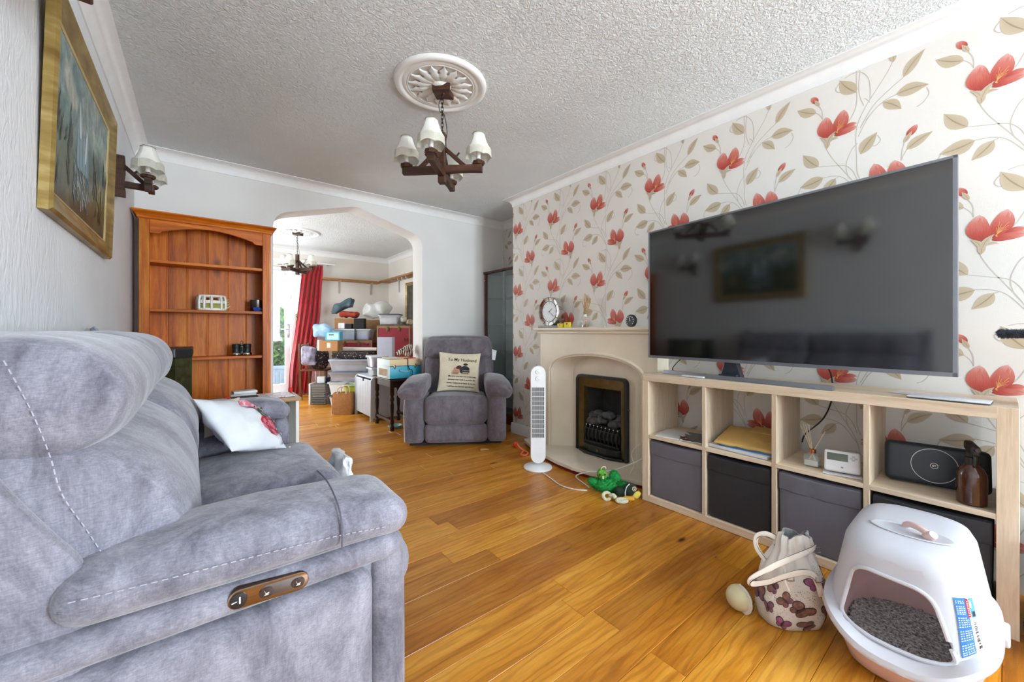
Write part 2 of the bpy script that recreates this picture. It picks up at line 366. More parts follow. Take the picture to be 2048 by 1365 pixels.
def print_paper(g, xw, y0, y1, z0, z1, yA=1.085, zA=2.033):
    # the motif laid on the plane x = xw, facing -x, clipped to the sheet
    bm = bmesh.new(); uvl = bm.loops.layers.uv.new('UVMap')
    for i in range(-8, 8):
        for j in range(-1, 5):
            yo, zo = yA + i*.511, zA - j*.626
            if yo < y0-.5 or yo > y1+.5 or zo < z0-.5 or zo > z1+1.0: continue
            for cnt, (ly, vs, fs, uv, m_) in enumerate(motif):
                bv = [bm.verts.new((xw-.00020*ly-.00002*(cnt % 9), yo-p[0], zo+p[1])) for p in vs]
                for f in fs:
                    if len(set(f)) < 3: continue
                    try: fa = bm.faces.new([bv[q] for q in f])
                    except ValueError: continue
                    fa.material_index = m_
                    for lp, q in zip(fa.loops, f): lp[uvl].uv = uv[q]
    for co_, no_ in (((0,y0,0),(0,-1,0)), ((0,y1,0),(0,1,0)), ((0,0,z0),(0,0,-1)), ((0,0,z1),(0,0,1))):
        bmesh.ops.bisect_plane(bm, geom=bm.verts[:]+bm.edges[:]+bm.faces[:], plane_co=co_, plane_no=no_, clear_outer=True)
    if xw == XR:                                                    # no print over the fire recess
        hid = [f for f in bm.faces if FY0-.03 < f.calc_center_median().y < FY1+.03 and f.calc_center_median().z < FZ1+.05]
        bmesh.ops.delete(bm, geom=hid, context='FACES')
    for v_, f_ in zip([g.v], [g.f]):
        bb = [bm.verts.new(p) for p in v_]
        for f in f_: bm.faces.new([bb[q] for q in f]).material_index = 0
    return bm
def paper_wall(name, g, xw, y0, y1, z0, z1):
    bm = print_paper(g, xw, y0, y1, z0, z1); me = bpy.data.meshes.new(name); bm.to_mesh(me); bm.free()
    for m_ in (M_paper, M_petal, M_leaf, M_stem, M_stamen): me.materials.append(m_)
    o = bpy.data.objects.new(name, me); COL.objects.link(o); return struct(o)
YC = 3.176
def quad_x(g, x, a, b, c, d): g.add([(x,a,c),(x,b,c),(x,b,d),(x,a,d)], [(0,1,2,3)])
g = G()
quad_x(g, XR, YN-.1, FY0, 0, ZC); quad_x(g, XR, FY1, YC, 0, ZC); quad_x(g, XR, FY0, FY1, FZ1, ZC); quad_x(g, XR, FY0, FY1, 0, FZ0)
g.add([(XR,YC,0),(XA,YC,0),(XA,YC,ZC),(XR,YC,ZC)], [(0,1,2,3)])
paper_wall('wall_right', g, XR, YN, YC, .02, 2.36)
g = G(); quad_x(g, XA, YC, YB, 0, ZC); paper_wall('wall_alcove', g, XA, YC, YB, .02, 2.36)
# dining room walls
g = G()
DX0, DX1, DZ1 = .25, 1.60, 2.10                                  # garden door opening
g.box(XL, DX0, YF, YF+.2, 0, ZC).box(DX1, XD+.1, YF, YF+.2, 0, ZC).box(DX0, DX1, YF, YF+.2, DZ1, ZC)
struct(g.obj('wall_far', M_wallD, smooth=0))
struct(G().box(XD, XD+.12, YB2, YF+.2, 0, ZC).obj('wall_dining', M_wallD, smooth=0))
# front wall with its wide window, behind the camera
g = G(); WX0, WX1, WZ0, WZ1 = -.30, 2.46, .70, 2.24
g.box(XL, WX0, YN-.15, YN, 0, ZC).box(WX1, XR+.1, YN-.15, YN, 0, ZC).box(WX0, WX1, YN-.15, YN, 0, WZ0).box(WX0, WX1, YN-.15, YN, WZ1, ZC)
struct(g.obj('wall_front', M_wallW, smooth=0))
g = G(); yy = YN-.08
for a in (WX0, (WX0*2+WX1)/3, (WX0+WX1*2)/3, WX1-.06): g.box(a, a+.06, yy-.03, yy+.03, WZ0, WZ1)
g.box(WX0, WX1, yy-.03, yy+.03, WZ0, WZ0+.06).box(WX0, WX1, yy-.03, yy+.03, WZ1-.06, WZ1).box(WX0-.04, WX1+.04, YN-.06, YN+.06, WZ0-.03, WZ0)
struct(g.obj('window_1', M_upvc, smooth=0))
# coving: concave quarter profile swept along the walls (with mitred ends)
def coving(name, path, closed=False, c=.08):
    prof = [(0, -c), (.006, -c), (.006, -c+.004)] + [(c-.006-(c-.012)*math.cos(R(a)), -.006-(c-.012)*(1-math.sin(R(a)))) for a in range(0, 91, 15)] + [(c-.004, -.005), (c, -.005), (c, 0)]
    secs = []; P = [Vector(p) for p in path]
    for i, p in enumerate(P):
        d0 = (p-P[i-1]).normalized() if i else None; d1 = (P[i+1]-p).normalized() if i < len(P)-1 else None
        n0 = Vector((-d0.y, d0.x)) if d0 else None; n1 = Vector((-d1.y, d1.x)) if d1 else None
        nn = (n0+n1) / (1+n0.dot(n1)) if n0 and n1 else (n0 or n1)
        secs.append([(p.x+nn.x*a, p.y+nn.y*a, ZC+b) for a, b in prof])
    g = G(); g.loft(secs, close=False, cap=False); return struct(g.obj(name, M_cove, smooth=40))
coving('trim_1', [(XR, YN), (XR, YC), (XA, YC), (XA, YB), (XL, YB), (XL, YN), (XR, YN)])
coving('trim_2', [(XD, YB2), (XD, YF), (XL, YF), (XL, YB2), (XD, YB2)])
# skirting
def skirt(name, a, b, nx, ny, h=.105, t=.016):
    g = G(); a, b = Vector(a), Vector(b)
    pr = [(0,0),(t,0),(t,h-.025),(t*.6,h-.008),(t*.35,h),(0,h)]
    g.loft([[(p.x+nx*q, p.y+ny*q, z) for q, z in pr] for p in (a, b)]); return struct(g.obj(name, M_white, smooth=30))
skirt('baseboard_right', (XR, 2.62), (XR, YC), -1, 0); skirt('baseboard_alcove', (XR-.016, YC), (XA, YC), 0, 1); skirt('baseboard_alcove_wall', (XA, YC), (XA, YB), -1, 0)
skirt('baseboard_back', (AX1, YB), (XA, YB), 0, -1); skirt('baseboard_left', (XL, YN), (XL, YB), 1, 0); skirt('baseboard_dining', (XD, YB2), (XD, YF), -1, 0); skirt('baseboard_far', (DX1+.05, YF), (XD, YF), 0, -1)
skirt('baseboard_front', (XL, YN), (XR, YN), 0, 1)
# ---- garden doors: two glazed leaves in a frame
M_pane = glass('door_glass', (240,248,250), .03)
g = G(); g.box(DX0, DX0+.06, YF+.02, YF+.11, 0, DZ1).box(DX1-.06, DX1, YF+.02, YF+.11, 0, DZ1).box(DX0, DX1, YF+.02, YF+.11, DZ1-.06, DZ1).box(DX0, DX1, YF-.03, YF+.14, 0, .06)
d1 = struct(g.obj('door_1', M_upvc, smooth=0, bevel=.004))
mid = 1.165
for a, b, hx in ((DX0+.065, mid-.003, mid-.035), (mid+.003, DX1-.065, mid+.10)):
    g = G(); z0, z1, s_ = .065, DZ1-.065, .072
    g.box(a, a+s_, YF+.03, YF+.09, z0, z1).box(b-s_, b, YF+.03, YF+.09, z0, z1).box(a+s_, b-s_, YF+.03, YF+.09, z0, z0+.13).box(a+s_, b-s_, YF+.03, YF+.09, z1-s_, z1)
    lf = g.obj('door_leaf', M_upvc, d1, smooth=0, bevel=.006)
    G().box(a+s_-.005, b-s_+.005, YF+.055, YF+.063, z0+.125, z1-s_+.005).obj('pane', M_pane, lf, smooth=0)
    if hx < mid:
        g = G(); g.box(hx-.014, hx+.014, YF+.015, YF+.03, .95, 1.17); g.cyl((hx, YF+.03, 1.08), (hx, YF-.02, 1.08), .009, seg=10); g.bar((hx+.004, YF-.02, 1.08), (hx-.11, YF-.02, 1.085), .014, .02)
        g.obj('handle', plain('chrome', (200,200,200), .18, 1, var=.05), lf, bevel=.002)
        for zz in (1.62, .5): G().box(b-.018, b+.006, YF+.02, YF+.03, zz-.045, zz+.045).obj('hinge', M_upvc, lf, bevel=.003)
# ---- garden
struct(G().box(-6, 8, YF+.2, YF+3.4, -.2, -.05).obj('patio_ground', plain('pale_patio', (214,206,198), .9, vs=3), smooth=0))
struct(G().box(-8, 10, YF+3.4, YF+9, -.2, -.03).obj('lawn_ground', plain('lawn_green', (120,160,70), .95, vs=9, var=.35), smooth=0))
g = G(); rnd = random.Random(3)
for i in range(15000):
    a, b, c_ = rnd.uniform(-2.5, 3.4), rnd.uniform(YF+4.2, YF+5.4), rnd.uniform(-.05, 1)
    zz = c_*(1.75+.25*math.sin(a*2.1)); p = Vector((a, b, zz)); s_ = rnd.uniform(.06, .12)
    u_ = Vector((rnd.uniform(-1,1), rnd.uniform(-1,1), rnd.uniform(-1,1))).normalized(); w_ = u_.cross(Vector((rnd.uniform(-1,1), .3, rnd.uniform(-1,1)))).normalized()
    g.add([p-u_*s_, p+w_*s_*.5, p+u_*s_, p-w_*s_*.5], [(0,1,2,3)])
n = N('hedge_leaf'); n.set(Base_Color=n.ramp(n.noise(n.coords(), 6, 4), [(.3, (52,96,36)), (.5, (104,158,60)), (.7, (168,205,104))]), Roughness=.6); M_hedge = n.m
h = g.obj('hedge', M_hedge, smooth=0, kind='stuff'); h['label'] = 'bright green leafy hedge beyond the patio seen through garden door'; h['category'] = 'hedge'
g = G(); g.box(.72, 1.5, YF+1.3, YF+1.72, -.05, .34)
for k in range(12): g.box(.73+k*.065, .76+k*.065, YF+1.285, YF+1.3, -.03, .30)
tag(g.box(.70, 1.52, YF+1.28, YF+1.74, .34, .37).obj('planter_box', plain('blue_grey_slat', (150,165,180), .7), smooth=0, bevel=.004), 'ribbed blue grey planter box on the patio outside the garden door', 'planter')
# ------------------------------------------------------------------ grey reclining sofa along the left wall
def fabric(name, c, c2, bump=.0015, sheen=.35):
    n = N(name); co = n.coords((1,1,1))
    big = n.noise(n.coords((1,1,.45)), 11, 7, .72, .5); thr = n.noise(n.coords((110, 110, 500)), 1, 2, .6); thr2 = n.noise(n.coords((500, 500, 90)), 1, 2, .6)
    col = n.ramp(big, [(.32, c2), (.66, c)])
    w_ = n.mix(.5, n.ramp(thr, [(.3, (205,205,207)), (.7, (255,255,255))]), n.ramp(thr2, [(.3, (190,190,192)), (.7, (255,255,255))]), 'MULTIPLY')
    n.set(Base_Color=n.mix(.75, col, w_, 'MULTIPLY'), Roughness=.85, Specular_IOR_Level=.2, Sheen_Weight=sheen, Sheen_Roughness=.45)
    n.bump(n.noise(n.coords(), 190, 3), bump, .7); return n.m
M_sofa = fabric('grey_chenille', (170,169,181), (98,97,109))
M_sofad = fabric('grey_velvet', (140,131,138), (102,94,101), sheen=.45)
M_stitch = plain('pale_stitching', (176,176,188), .8)
M_black = plain('black_plastic', (24,25,27), .45)
M_chrome = plain('chrome', (200,200,200), .18, 1, var=.05)
def wob(amp, sc, seed):
    def f(o, u):
        q = Vector(o)*sc + Vector((seed*3.1, seed*1.7, seed))
        return o + Vector((noise.noise(q), noise.noise(q+Vector((9,0,0))), noise.noise(q+Vector((0,9,0)))))*amp
    return f
def pillow_loft(prof, y0, y1, power=5, m=0, k=14, axis='y', wob_=0, sd=0, minsc=.0):
    # closed profile in (x,z) swept along y; ends round off
    P = [Vector(p) for p in prof]; c = sum(P, Vector((0,0)))/len(P); secs = []
    for i in range(k+1):
        t = -1 + 2*i/k; t = math.copysign(abs(t)**.55, t); s_ = max(minsc, (1-abs(t)**power))**(1/power) if abs(t) < 1 else minsc
        s_ = max(s_, .02); y = (y0+y1)/2 + t*(y1-y0)/2; row = []
        for p in P:
            q = c + (p-c)*(s_ if (p-c).length == 0 else 1 - (1-s_)*min(1, .13/max((p-c).length, .13)))
            o = Vector((q.x, y, q.y))
            if wob_: o += Vector((noise.noise(o*7+Vector((sd,0,0))), 0, noise.noise(o*7+Vector((0,sd,5)))))*wob_
            row.append(o)
        secs.append(row)
    return G().loft(secs, m)
def smoothp(pts, n=6): return [(p.x, p.y) for p in spline([(a, b, 0) for a, b in pts+[pts[0]]], n)][:-1]
def stitches(pts, L=.007, gap=.005, r=.0008, step=12):
    ps = spline(pts, step); g = G(); acc = 0; i = 0; dist = [0]
    for a, b in zip(ps, ps[1:]): dist.append(dist[-1]+(b-a).length)
    def at(d):
        for j in range(len(ps)-1):
            if dist[j+1] >= d: return ps[j].lerp(ps[j+1], (d-dist[j])/max(1e-9, dist[j+1]-dist[j]))
        return ps[-1]
    d = 0
    while d + L < dist[-1]: g.bar(at(d), at(d+L), r*2, r*1.6); d += L+gap
    return g
sofa = thing('reclining_sofa', 'large grey fabric two-seat reclining sofa along the white textured wall', 'sofa')
# arms: near (y .82) and far (y 2.42)
def arm(y0, y1, near):
    sgn = -1 if near else 1; yo = y0 if near else y1; yc = (y0+y1)/2; hw = (y1-y0)/2
    g = G()
    g.soft((-.02, yc, .32), (.365, hw-.022, .295), .05, (0,.006,0), 8)
    g.obj('arm_core', M_sofa, sofa, smooth=60)
    g = G(); g.soft((.322, yc, .305), (.036, hw+.004, .30), .034, (.008,0,0), 6); g.obj('arm_front', M_sofa, sofa, smooth=60)
    def padfn(o, u):
        x = o.x
        z = o.z + .010*(1-((x+.02)/.27)**2)*max(0, u[2]) - (.016*max(0, u[1])**2 if near else 0)*max(0, u[2]) + (.004 if u[2] < 0 else .0)*max(0, -x/.25) - .010*max(0, (x-.13)/.12)**2
        q = Vector((x*9, o.y*9, (yo)*3)); return Vector((x, o.y, z + .006*noise.noise(q)*(1 if u[2] > .3 else .3)))
    g = G(); g.soft((.098, yc, .652), (.262, hw+.022, .040), .038, (.004,.008,.010), 12, fn=padfn)
    pad = g.obj('arm_pad', M_sofa, sofa, smooth=60)
    if near:
        ys = y0-.024
        stitches([(-.14,ys-.004,.672),(-.05,ys-.009,.668),(.08,ys-.010,.662),(.2,ys-.009,.654),(.30,ys-.004,.640)]).obj('stitching', M_stitch, pad, smooth=0, kind='stuff')
        pts = [(.212, ys-.0085, .628), (.212, ys-.0082, .66), (.212, ys+.012, .697), (.212, yc-.02, .722), (.212, yc+.08, .72)]
        G().tube(spline(pts, 5), .0016, 5).obj('seam', plain('dark_grey_seam', (92,92,104), .9), pad)
        # side panels: top rail and big inset panel with a deep crease between
        g = G(); g.soft((-.01, y0+.015, .583), (.352, .026, .026), .022, (0,.004,.0), 8); g.obj('side_rail', M_sofa, sofa, smooth=60)
        g = G(); g.soft((-.045, y0+.02, .298), (.33, .030, .250), .028, (0,.006,0), 8); g.obj('side_panel', M_sofa, sofa, smooth=60)
        # chrome control panel
        g = G(); a0 = Vector((.046, y0-.008, .589)); a1 = Vector((.148, y0-.008, .583)); L = (a1-a0).length; ang = math.atan2(a1.z-a0.z, a1.x-a0.x); c = (a0+a1)/2; hh = .0165
        mt = Matrix.Translation(c) @ Matrix.Rotation(-ang, 4, 'Y')
        def cap(L_, h_, n_=8): return arc(L_/2-h_, 0, h_, -90, 90, n_) + arc(-L_/2+h_, 0, h_, 90, 270, n_)
        g.prism(cap(L+.022, hh), -.008, .012, 'y'); g.xf(mt)
        cp = g.obj('control_panel', plain('polished_bronze_chrome', (150,132,116), .12, 1, var=.05), sofa, bevel=.003, label='shiny chrome control panel with buttons on the sofa arm')
        G().prism(cap(.068, .0105), -.0092, .0, 'y').xf(Matrix.Translation(c+Vector((.018,0,-.0004))) @ Matrix.Rotation(-ang, 4, 'Y')).obj('button_plate', plain('brushed_grey_metal', (120,120,124), .35, .9), cp, bevel=.0006)
        for dx in (-.006, .043):
            bt = G().prism(cap(.022, .0085), -.0112, .0, 'y').xf(Matrix.Translation(c+Vector((dx,0,-.0004-dx*.05))) @ Matrix.Rotation(-ang, 4, 'Y')).obj('button', plain('dark_button', (58,46,44), .25), cp, bevel=.001)
            # reclining figure mark
            g = G(); o_ = c+Vector((dx, -.0115, -.0004-dx*.05)); g.bar(o_+Vector((-.003,0,.004)), o_+Vector((-.001,0,-.002)), .0018, .0004); g.bar(o_+Vector((-.001,0,-.002)), o_+Vector((.004,0,-.001)), .0004, .0018); g.bar(o_+Vector((-.003,0,-.0035)), o_+Vector((.003,0,-.0035)), .0004, .0012)
            g.obj('recline_symbol', plain('white_mark', (235,235,235), .5), bt, smooth=0) if False else g.obj('recline_symbol', plain('white_mark', (235,235,235), .5), cp, smooth=0)
        o_ = c + Vector((-.046, -.0082, .0022))
        G().cyl(o_+Vector((0,.006,0)), o_+Vector((0,-.003,0)), .0125, seg=24).obj('usb_port', M_black, cp, bevel=.0008)
        g = G(); g.box(o_.x+.0005, o_.x+.0028, o_.y-.0036, o_.y-.003, o_.z-.005, o_.z+.006); g.bar(o_+Vector((-.010,-.0033,-.0012)), o_+Vector((-.002,-.0033,-.0002)), .0008, .0012); g.add([o_+Vector((-.010,-.0033,-.0012)), o_+Vector((-.0075,-.0033,-.0028)), o_+Vector((-.0072,-.0033,.0008))], [(0,1,2)])
        g.obj('usb_symbol', plain('white_mark', (235,235,235), .5), cp, smooth=0)
arm(.82, 1.00, True); arm(2.26, 2.44, False)
# outer back wing on the near side
pr = smoothp([(-.362,.16),(-.20,.18),(-.125,.60),(-.135,.69),(-.165,.75),(-.215,.84),(-.265,.95),(-.31,1.0),(-.362,1.0)], 5)
pillow_loft(pr, .832, .875, 5, wob_=.003).obj('back_wing', M_sofa, sofa, smooth=60)
stitches([(-.285,.826,.87),(-.255,.826,.78),(-.235,.826,.66)], .008).obj('stitching', M_stitch, sofa, smooth=0, kind='stuff')
pillow_loft(pr, 2.33, 2.42, 5, wob_=.004).obj('back_wing', M_sofa, sofa, smooth=60)
for i, (y0, y1) in enumerate(((.872, 1.63), (1.635, 2.34))):
    lum = smoothp([(-.33,.40),(-.10,.40),(-.028,.47),(-.008,.60),(-.005,.70),(-.045,.79),(-.12,.85),(-.19,.88),(-.33,.88)], 5)
    pillow_loft(lum, y0, y1, 6, k=18, wob_=.008, sd=i*5).obj('lumbar_cushion', M_sofa, sofa, smooth=60)
    hd = smoothp([(-.33,.80),(-.20,.83),(-.135,.845),(-.098,.885),(-.088,.945),(-.115,1.0),(-.17,1.033),(-.25,1.04),(-.33,1.01)], 5)
    hc = pillow_loft(hd, y0, y1, 6, k=18, wob_=.008, sd=i*5+2).obj('head_cushion', M_sofa, sofa, smooth=60)
    sc_ = G().soft((.20, (1.312 if i == 0 else 1.948), .41), (.262, .318, .075), .07, (.004,.004,.022), 12, fn=wob(.007, 6, i))
    sc_.obj('seat_cushion', M_sofa, sofa, smooth=60)
    G().soft((.375, (1.312 if i == 0 else 1.948), .22), (.062, .316, .165), .045, (.012,0,0), 8).obj('footrest', M_sofa, sofa, smooth=60)
stitches([(-.215,.874,1.0),(-.19,.870,.93),(-.172,.871,.86),(-.160,.871,.80),(-.135,.870,.74),(-.112,.872,.68)], .008, .005).obj('stitching', M_stitch, sofa, smooth=0, kind='stuff')
G().soft((-.33, 1.63, .48), (.04, .80, .42), .03, n=6).obj('back_panel', M_sofa, sofa, smooth=60)
G().box(-.30, .34, .90, 2.38, .0, .12).obj('base', plain('dark_base_cloth', (40,40,44), .9), sofa, smooth=0)

# ------------------------------------------------------------------ scatter pillows
def pillow(w, h, t, n=16, pinch=.07, sd=0, amp=.006, pw_=.55):
    # square pillow standing in xz, thickness along y; returns G and the front depth function
    def dep(u, v): return t*max(0, (1-u*u))**pw_*max(0, (1-v*v))**pw_
    def xy(u, v): return (w*u*(1-pinch*(1-v*v)*abs(u)**2), h*v*(1-pinch*(1-u*u)*abs(v)**2))
    g = G()
    for sg in (-1, 1):
        vs = []; fs = []
        for i in range(n+1):
            for j in range(n+1):
                u = math.sin(math.pi/2*(-1+2*i/n)); v = math.sin(math.pi/2*(-1+2*j/n)); x, z = xy(u, v)
                d_ = dep(u, v) + amp*noise.noise(Vector((u*3+sd, v*3, sg*4)))*min(1, (1-u*u)*(1-v*v)*6)
                vs.append((x, sg*d_, z))
        fs = [(i*(n+1)+j, (i+1)*(n+1)+j, (i+1)*(n+1)+j+1, i*(n+1)+j+1) for i in range(n) for j in range(n)]
        g.add(vs, fs if sg < 0 else [f[::-1] for f in fs])
    return g, dep
pw = thing('rose_pillow', 'crumpled white pillow printed with a red rose leaning on the grey sofa seat', 'pillow')
g, dep = pillow(.168, .14, .062, sd=3, amp=.018, pinch=.05)
mt = Matrix.Translation((.146, 2.03, .640)) @ Matrix.Rotation(R(62), 4, 'Z') @ Matrix.Rotation(R(-44), 4, 'X') @ Matrix.Rotation(R(20), 4, 'Y')
M_pw = plain('white_cotton', (228,232,236), .85, var=.04, bump=.002, bs=18)
g.xf(mt).obj('cover', M_pw, pw, smooth=70)
def on_pillow(w, h, t, pts, lift=.002, front=-1, pinch=.07, amp=.006, sd=0):
    out = []
    for (x, z) in pts:
        u, v = max(-.98, min(.98, x/w)), max(-.98, min(.98, z/h)); d_ = t*(1-u*u)**.55*(1-v*v)**.55 + amp*noise.noise(Vector((u*3+sd, v*3, front*4)))*min(1, (1-u*u)*(1-v*v)*6)
        out.append((x, front*(d_+lift), z))
    return out
def blob(g, c, r, m, k=10, w=1, rot=0, fn=None, lift=.002):
    pts = [(c[0]+(r*w*math.cos(2*math.pi*i/k)*math.cos(rot)-r*math.sin(2*math.pi*i/k)*math.sin(rot)), c[1]+(r*w*math.cos(2*math.pi*i/k)*math.sin(rot)+r*math.sin(2*math.pi*i/k)*math.cos(rot))) for i in range(k)]
    g.add(fn([c]+pts, lift), [(0, 1+i, 1+(i+1)%k) for i in range(k)], m)
g = G(); rr = random.Random(4); fn_ = lambda p, l: on_pillow(.168, .14, .062, p, l, amp=.018, sd=3, pinch=.05)
cols = [plain('rose_red', (176,44,66), .8), plain('rose_pink', (216,120,140), .8), plain('rose_pale', (232,190,198), .8), plain('rose_leaf', (78,112,74), .8), plain('rose_dark', (112,32,44), .8)]
lay = 0
for cx_, cz_, s0 in ((.09, -.04, 1.0), (.03, .075, .7)):
    for ring, (rad, nn_) in enumerate(((.042, 9), (.028, 7), (.014, 5), (.004, 1))):
        for k in range(nn_):
            a = 2*math.pi*k/nn_+ring; lay += 1
            blob(g, (cx_*.9+s0*rad*math.cos(a), cz_+s0*rad*math.sin(a)), s0*.017, (ring+k) % 2 if s0 == 1 else 1+(k % 2), 8, 1.3, a+1.57, fn_, .0015+.00012*lay)
for k in range(5): blob(g, (.06+.012*k-.02, .02+.01*(k % 2)), .012, 3, 8, 2.0, k*.9, fn_, .008)
for k in range(26): blob(g, (.09+rr.gauss(0,.05), -.03+rr.gauss(0,.06)), .004, rr.choice([4,2,3]), 5, 2.4, rr.uniform(0,3), fn_, .009)
g.xf(mt).obj('rose_print', cols, pw, smooth=0, kind='stuff', label='red and pink rose print')
bp = thing('beige_pillow', 'beige pillow corner tucked behind the white rose pillow on the sofa', 'pillow')
g, dep = pillow(.085, .075, .022, sd=8)
g.xf(Matrix.Translation((.08, 2.172, .662)) @ Matrix.Rotation(R(30), 4, 'Z') @ Matrix.Rotation(R(-12), 4, 'X')).obj('cover', plain('beige_linen', (200,186,168), .9), bp, smooth=70)
# white cloth slipping down the sofa front
def cfn(o, u): return Vector((o.x+.018*math.sin(u[1]*5)*(1-u[2])*.5, o.y, o.z-.02*math.sin(u[1]*4+1)*(1-u[2])*.5)) + Vector((noise.noise(Vector(u)*2.3)*.014, noise.noise(Vector(u)*2.1+Vector((7,0,0)))*.016, 0))
tag(G().soft((.503, 1.89, .405), (.020, .10, .085), .018, n=10, fn=cfn).obj('white_cloth', M_pw, smooth=60), 'crumpled white cloth hanging over the front edge of the sofa seat', 'cloth')

# ------------------------------------------------------------------ reclining armchair in the corner
CH = R(-33); chair = thing('reclining_armchair', 'dark grey velvet reclining armchair in front of the glass cabinet', 'armchair', (1.823, 3.113, 0), CH)
for sx in (-1, 1):
    G().soft((sx*.375, .33, .245), (.085, .34, .215), .04, (.006,.008,0), 6).obj('arm_panel', M_sofad, chair, smooth=60)
    def afn(o, u): return Vector((o.x - sx*.02*max(0,u[2]), o.y, o.z + .03*(1-u[1]**2)*max(0,u[2]) - sx*u[0]*.018*max(0,u[2]) - .02*max(0,-u[1])**2))
    G().soft((sx*.395, .27, .515), (.125, .33, .070), .066, (.006,.02,.012), 8, fn=afn).obj('arm_pad', M_sofad, chair, smooth=60)
    G().tube(spline([(sx*.455, -.012, .44), (sx*.462, -.014, .3), (sx*.455, -.01, .05)], 5), .003, 6).obj('piping', plain('pale_piping', (196,196,200), .8), chair) if sx < 0 else None
G().soft((0, .03, .325), (.287, .06, .125), .055, (0,.014,.01), 8, fn=wob(.004, 8, 3)).obj('footrest_pad', M_sofad, chair, smooth=60)
G().soft((0, .04, .115), (.287, .055, .085), .045, (0,.01,0), 8, fn=wob(.004, 8, 4)).obj('footrest_pad', M_sofad, chair, smooth=60)
G().soft((0, .28, .365), (.285, .29, .07), .06, (0,.01,.02), 8, fn=wob(.005, 7, 5)).obj('seat_cushion', M_sofad, chair, smooth=60)
G().box(-.42, .42, .06, .60, .0, .08).obj('base', plain('dark_base_cloth', (40,40,44), .9), chair, smooth=0)
def lean(o, u): return Vector((o.x*(1-.02*u[2]), o.y + .05*u[2] , o.z))
G().soft((0, .52, .61), (.345, .075, .19), .065, (0,.03,0), 8, fn=lambda o,u: wob(.005,6,1)(lean(o,u),u)).obj('lumbar_cushion', M_sofad, chair, smooth=60)
G().soft((0, .575, .885), (.352, .085, .112), .075, (0,.02,.006), 8, fn=lambda o,u: wob(.004,6,2)(lean(o,u),u)).obj('head_cushion', M_sofad, chair, smooth=60)
G().soft((0, .665, .60), (.375, .045, .33), .035, n=6, fn=lean).obj('back_shell', M_sofad, chair, smooth=60)
g = G(); g.add([(.352,.50,.86),(.40,.50,.845),(.385,.50,.745),(.352,.50,.75)], [(0,1,2,3)]); o = g.obj('care_tag', plain('tag_white', (232,234,236), .6), chair, smooth=0, label='white paper care tag'); m_ = o.modifiers.new('s', 'SOLIDIFY'); m_.thickness = .002
# message cushion
mc = thing('message_cushion', 'cream square cushion printed with a message to a husband on the armchair', 'cushion')
g, dep = pillow(.205, .195, .055, sd=1)
mt = Matrix.Translation((1.823, 3.113, 0)) @ Matrix.Rotation(CH, 4, 'Z') @ Matrix.Translation((.02, .286, .646)) @ Matrix.Rotation(R(-14), 4, 'X') @ Matrix.Rotation(R(2.5), 4, 'Y')
g.xf(mt).obj('cover', plain('cream_linen', (226,214,186), .9, var=.05, bump=.002, bs=30), mc, smooth=70)
fn_ = lambda p, l=.0025: on_pillow(.205, .195, .055, p, l, sd=1)
def cushion_text(txt, size, x, z, rot, sh=0, bold=0):
    vs, fs = letters(txt, size, sh, bold=bold); c_, s_ = math.cos(rot), math.sin(rot)
    return fn_([(x + p.x*c_-p.y*s_, z + p.x*s_+p.y*c_) for p in vs]), fs
g = G()
for tx, sz, x, z, sh, bo in (('To My Husband', .043, .025, .112, 0, .0003), ('Marrying you was one of the best', .0195, .03, -.050, .25, .0004), ('decisions I ever made in my entire life.', .0170, .028, -.082, .25, .0004), ('Nothing makes me as happy as you do.', .0175, .022, -.114, .25, .0004), ('I will love you Forever and Always.', .0185, .020, -.146, .25, .0004)):
    vs, fs = cushion_text(tx, sz, x, z, R(-1.5), sh, bo); g.add(vs, fs)
g.obj('lettering', plain('dark_brown_ink', (46,36,30), .8), mc, smooth=0, kind='stuff')
# picture: two people seen from behind on garden chairs
g = G(); B = lambda c, r, m, w=1, rot=0, l=.003: blob(g, c, r, m, 12, w, rot, fn_, l)
B((.055,.020), .034, 2, 1.35); B((.055,.0), .030, 2, 1.6); B((-.022,.018), .026, 0, 1.25); B((-.026,-.004), .024, 0, 1.35); B((-.004,.040), .016, 1, 1.7, .3, .0035); B((.012,.02), .012, 1, .9, 0, .0035); B((.06,.068), .012, 3, 1.8, 0, .0035); B((.033,.0), .015, 2, .7, 0, .0038)
def strip(a, b, w_, m):
    a, b = Vector(a), Vector(b); d_ = (b-a).normalized(); nn_ = Vector((-d_.y, d_.x))*w_/2
    g.add(fn_([tuple(a-nn_), tuple(a+nn_), tuple(b+nn_), tuple(b-nn_)], .0042), [(0,1,2,3)], m)
for x0_, x1_, m in ((-.068, -.008, 4), (.032, .100, 5)):
    for k in range(6):
        xx = x0_+(x1_-x0_)*k/5; strip((xx, -.005), (xx, -.03), .0035, m)
    strip((x0_, .008), (x1_, .008), .004, m); strip((x0_-.002, -.012), (x1_+.002, -.012), .006, m); strip((x0_, -.026), (x1_, -.026), .007, m)
g.obj('couple_print', [plain('print_blush', (214,160,130), .8), plain('print_brown_hair', (92,44,40), .8), plain('print_navy', (38,52,62), .8), plain('print_dark_hair', (62,50,38), .8), plain('print_tan', (176,134,98), .8), plain('print_pale_wood', (206,186,140), .8)], mc, smooth=0, kind='stuff')
for ch in list(mc.children):
    if ch.name.startswith(('lettering', 'couple')): ch.data.transform(mt)
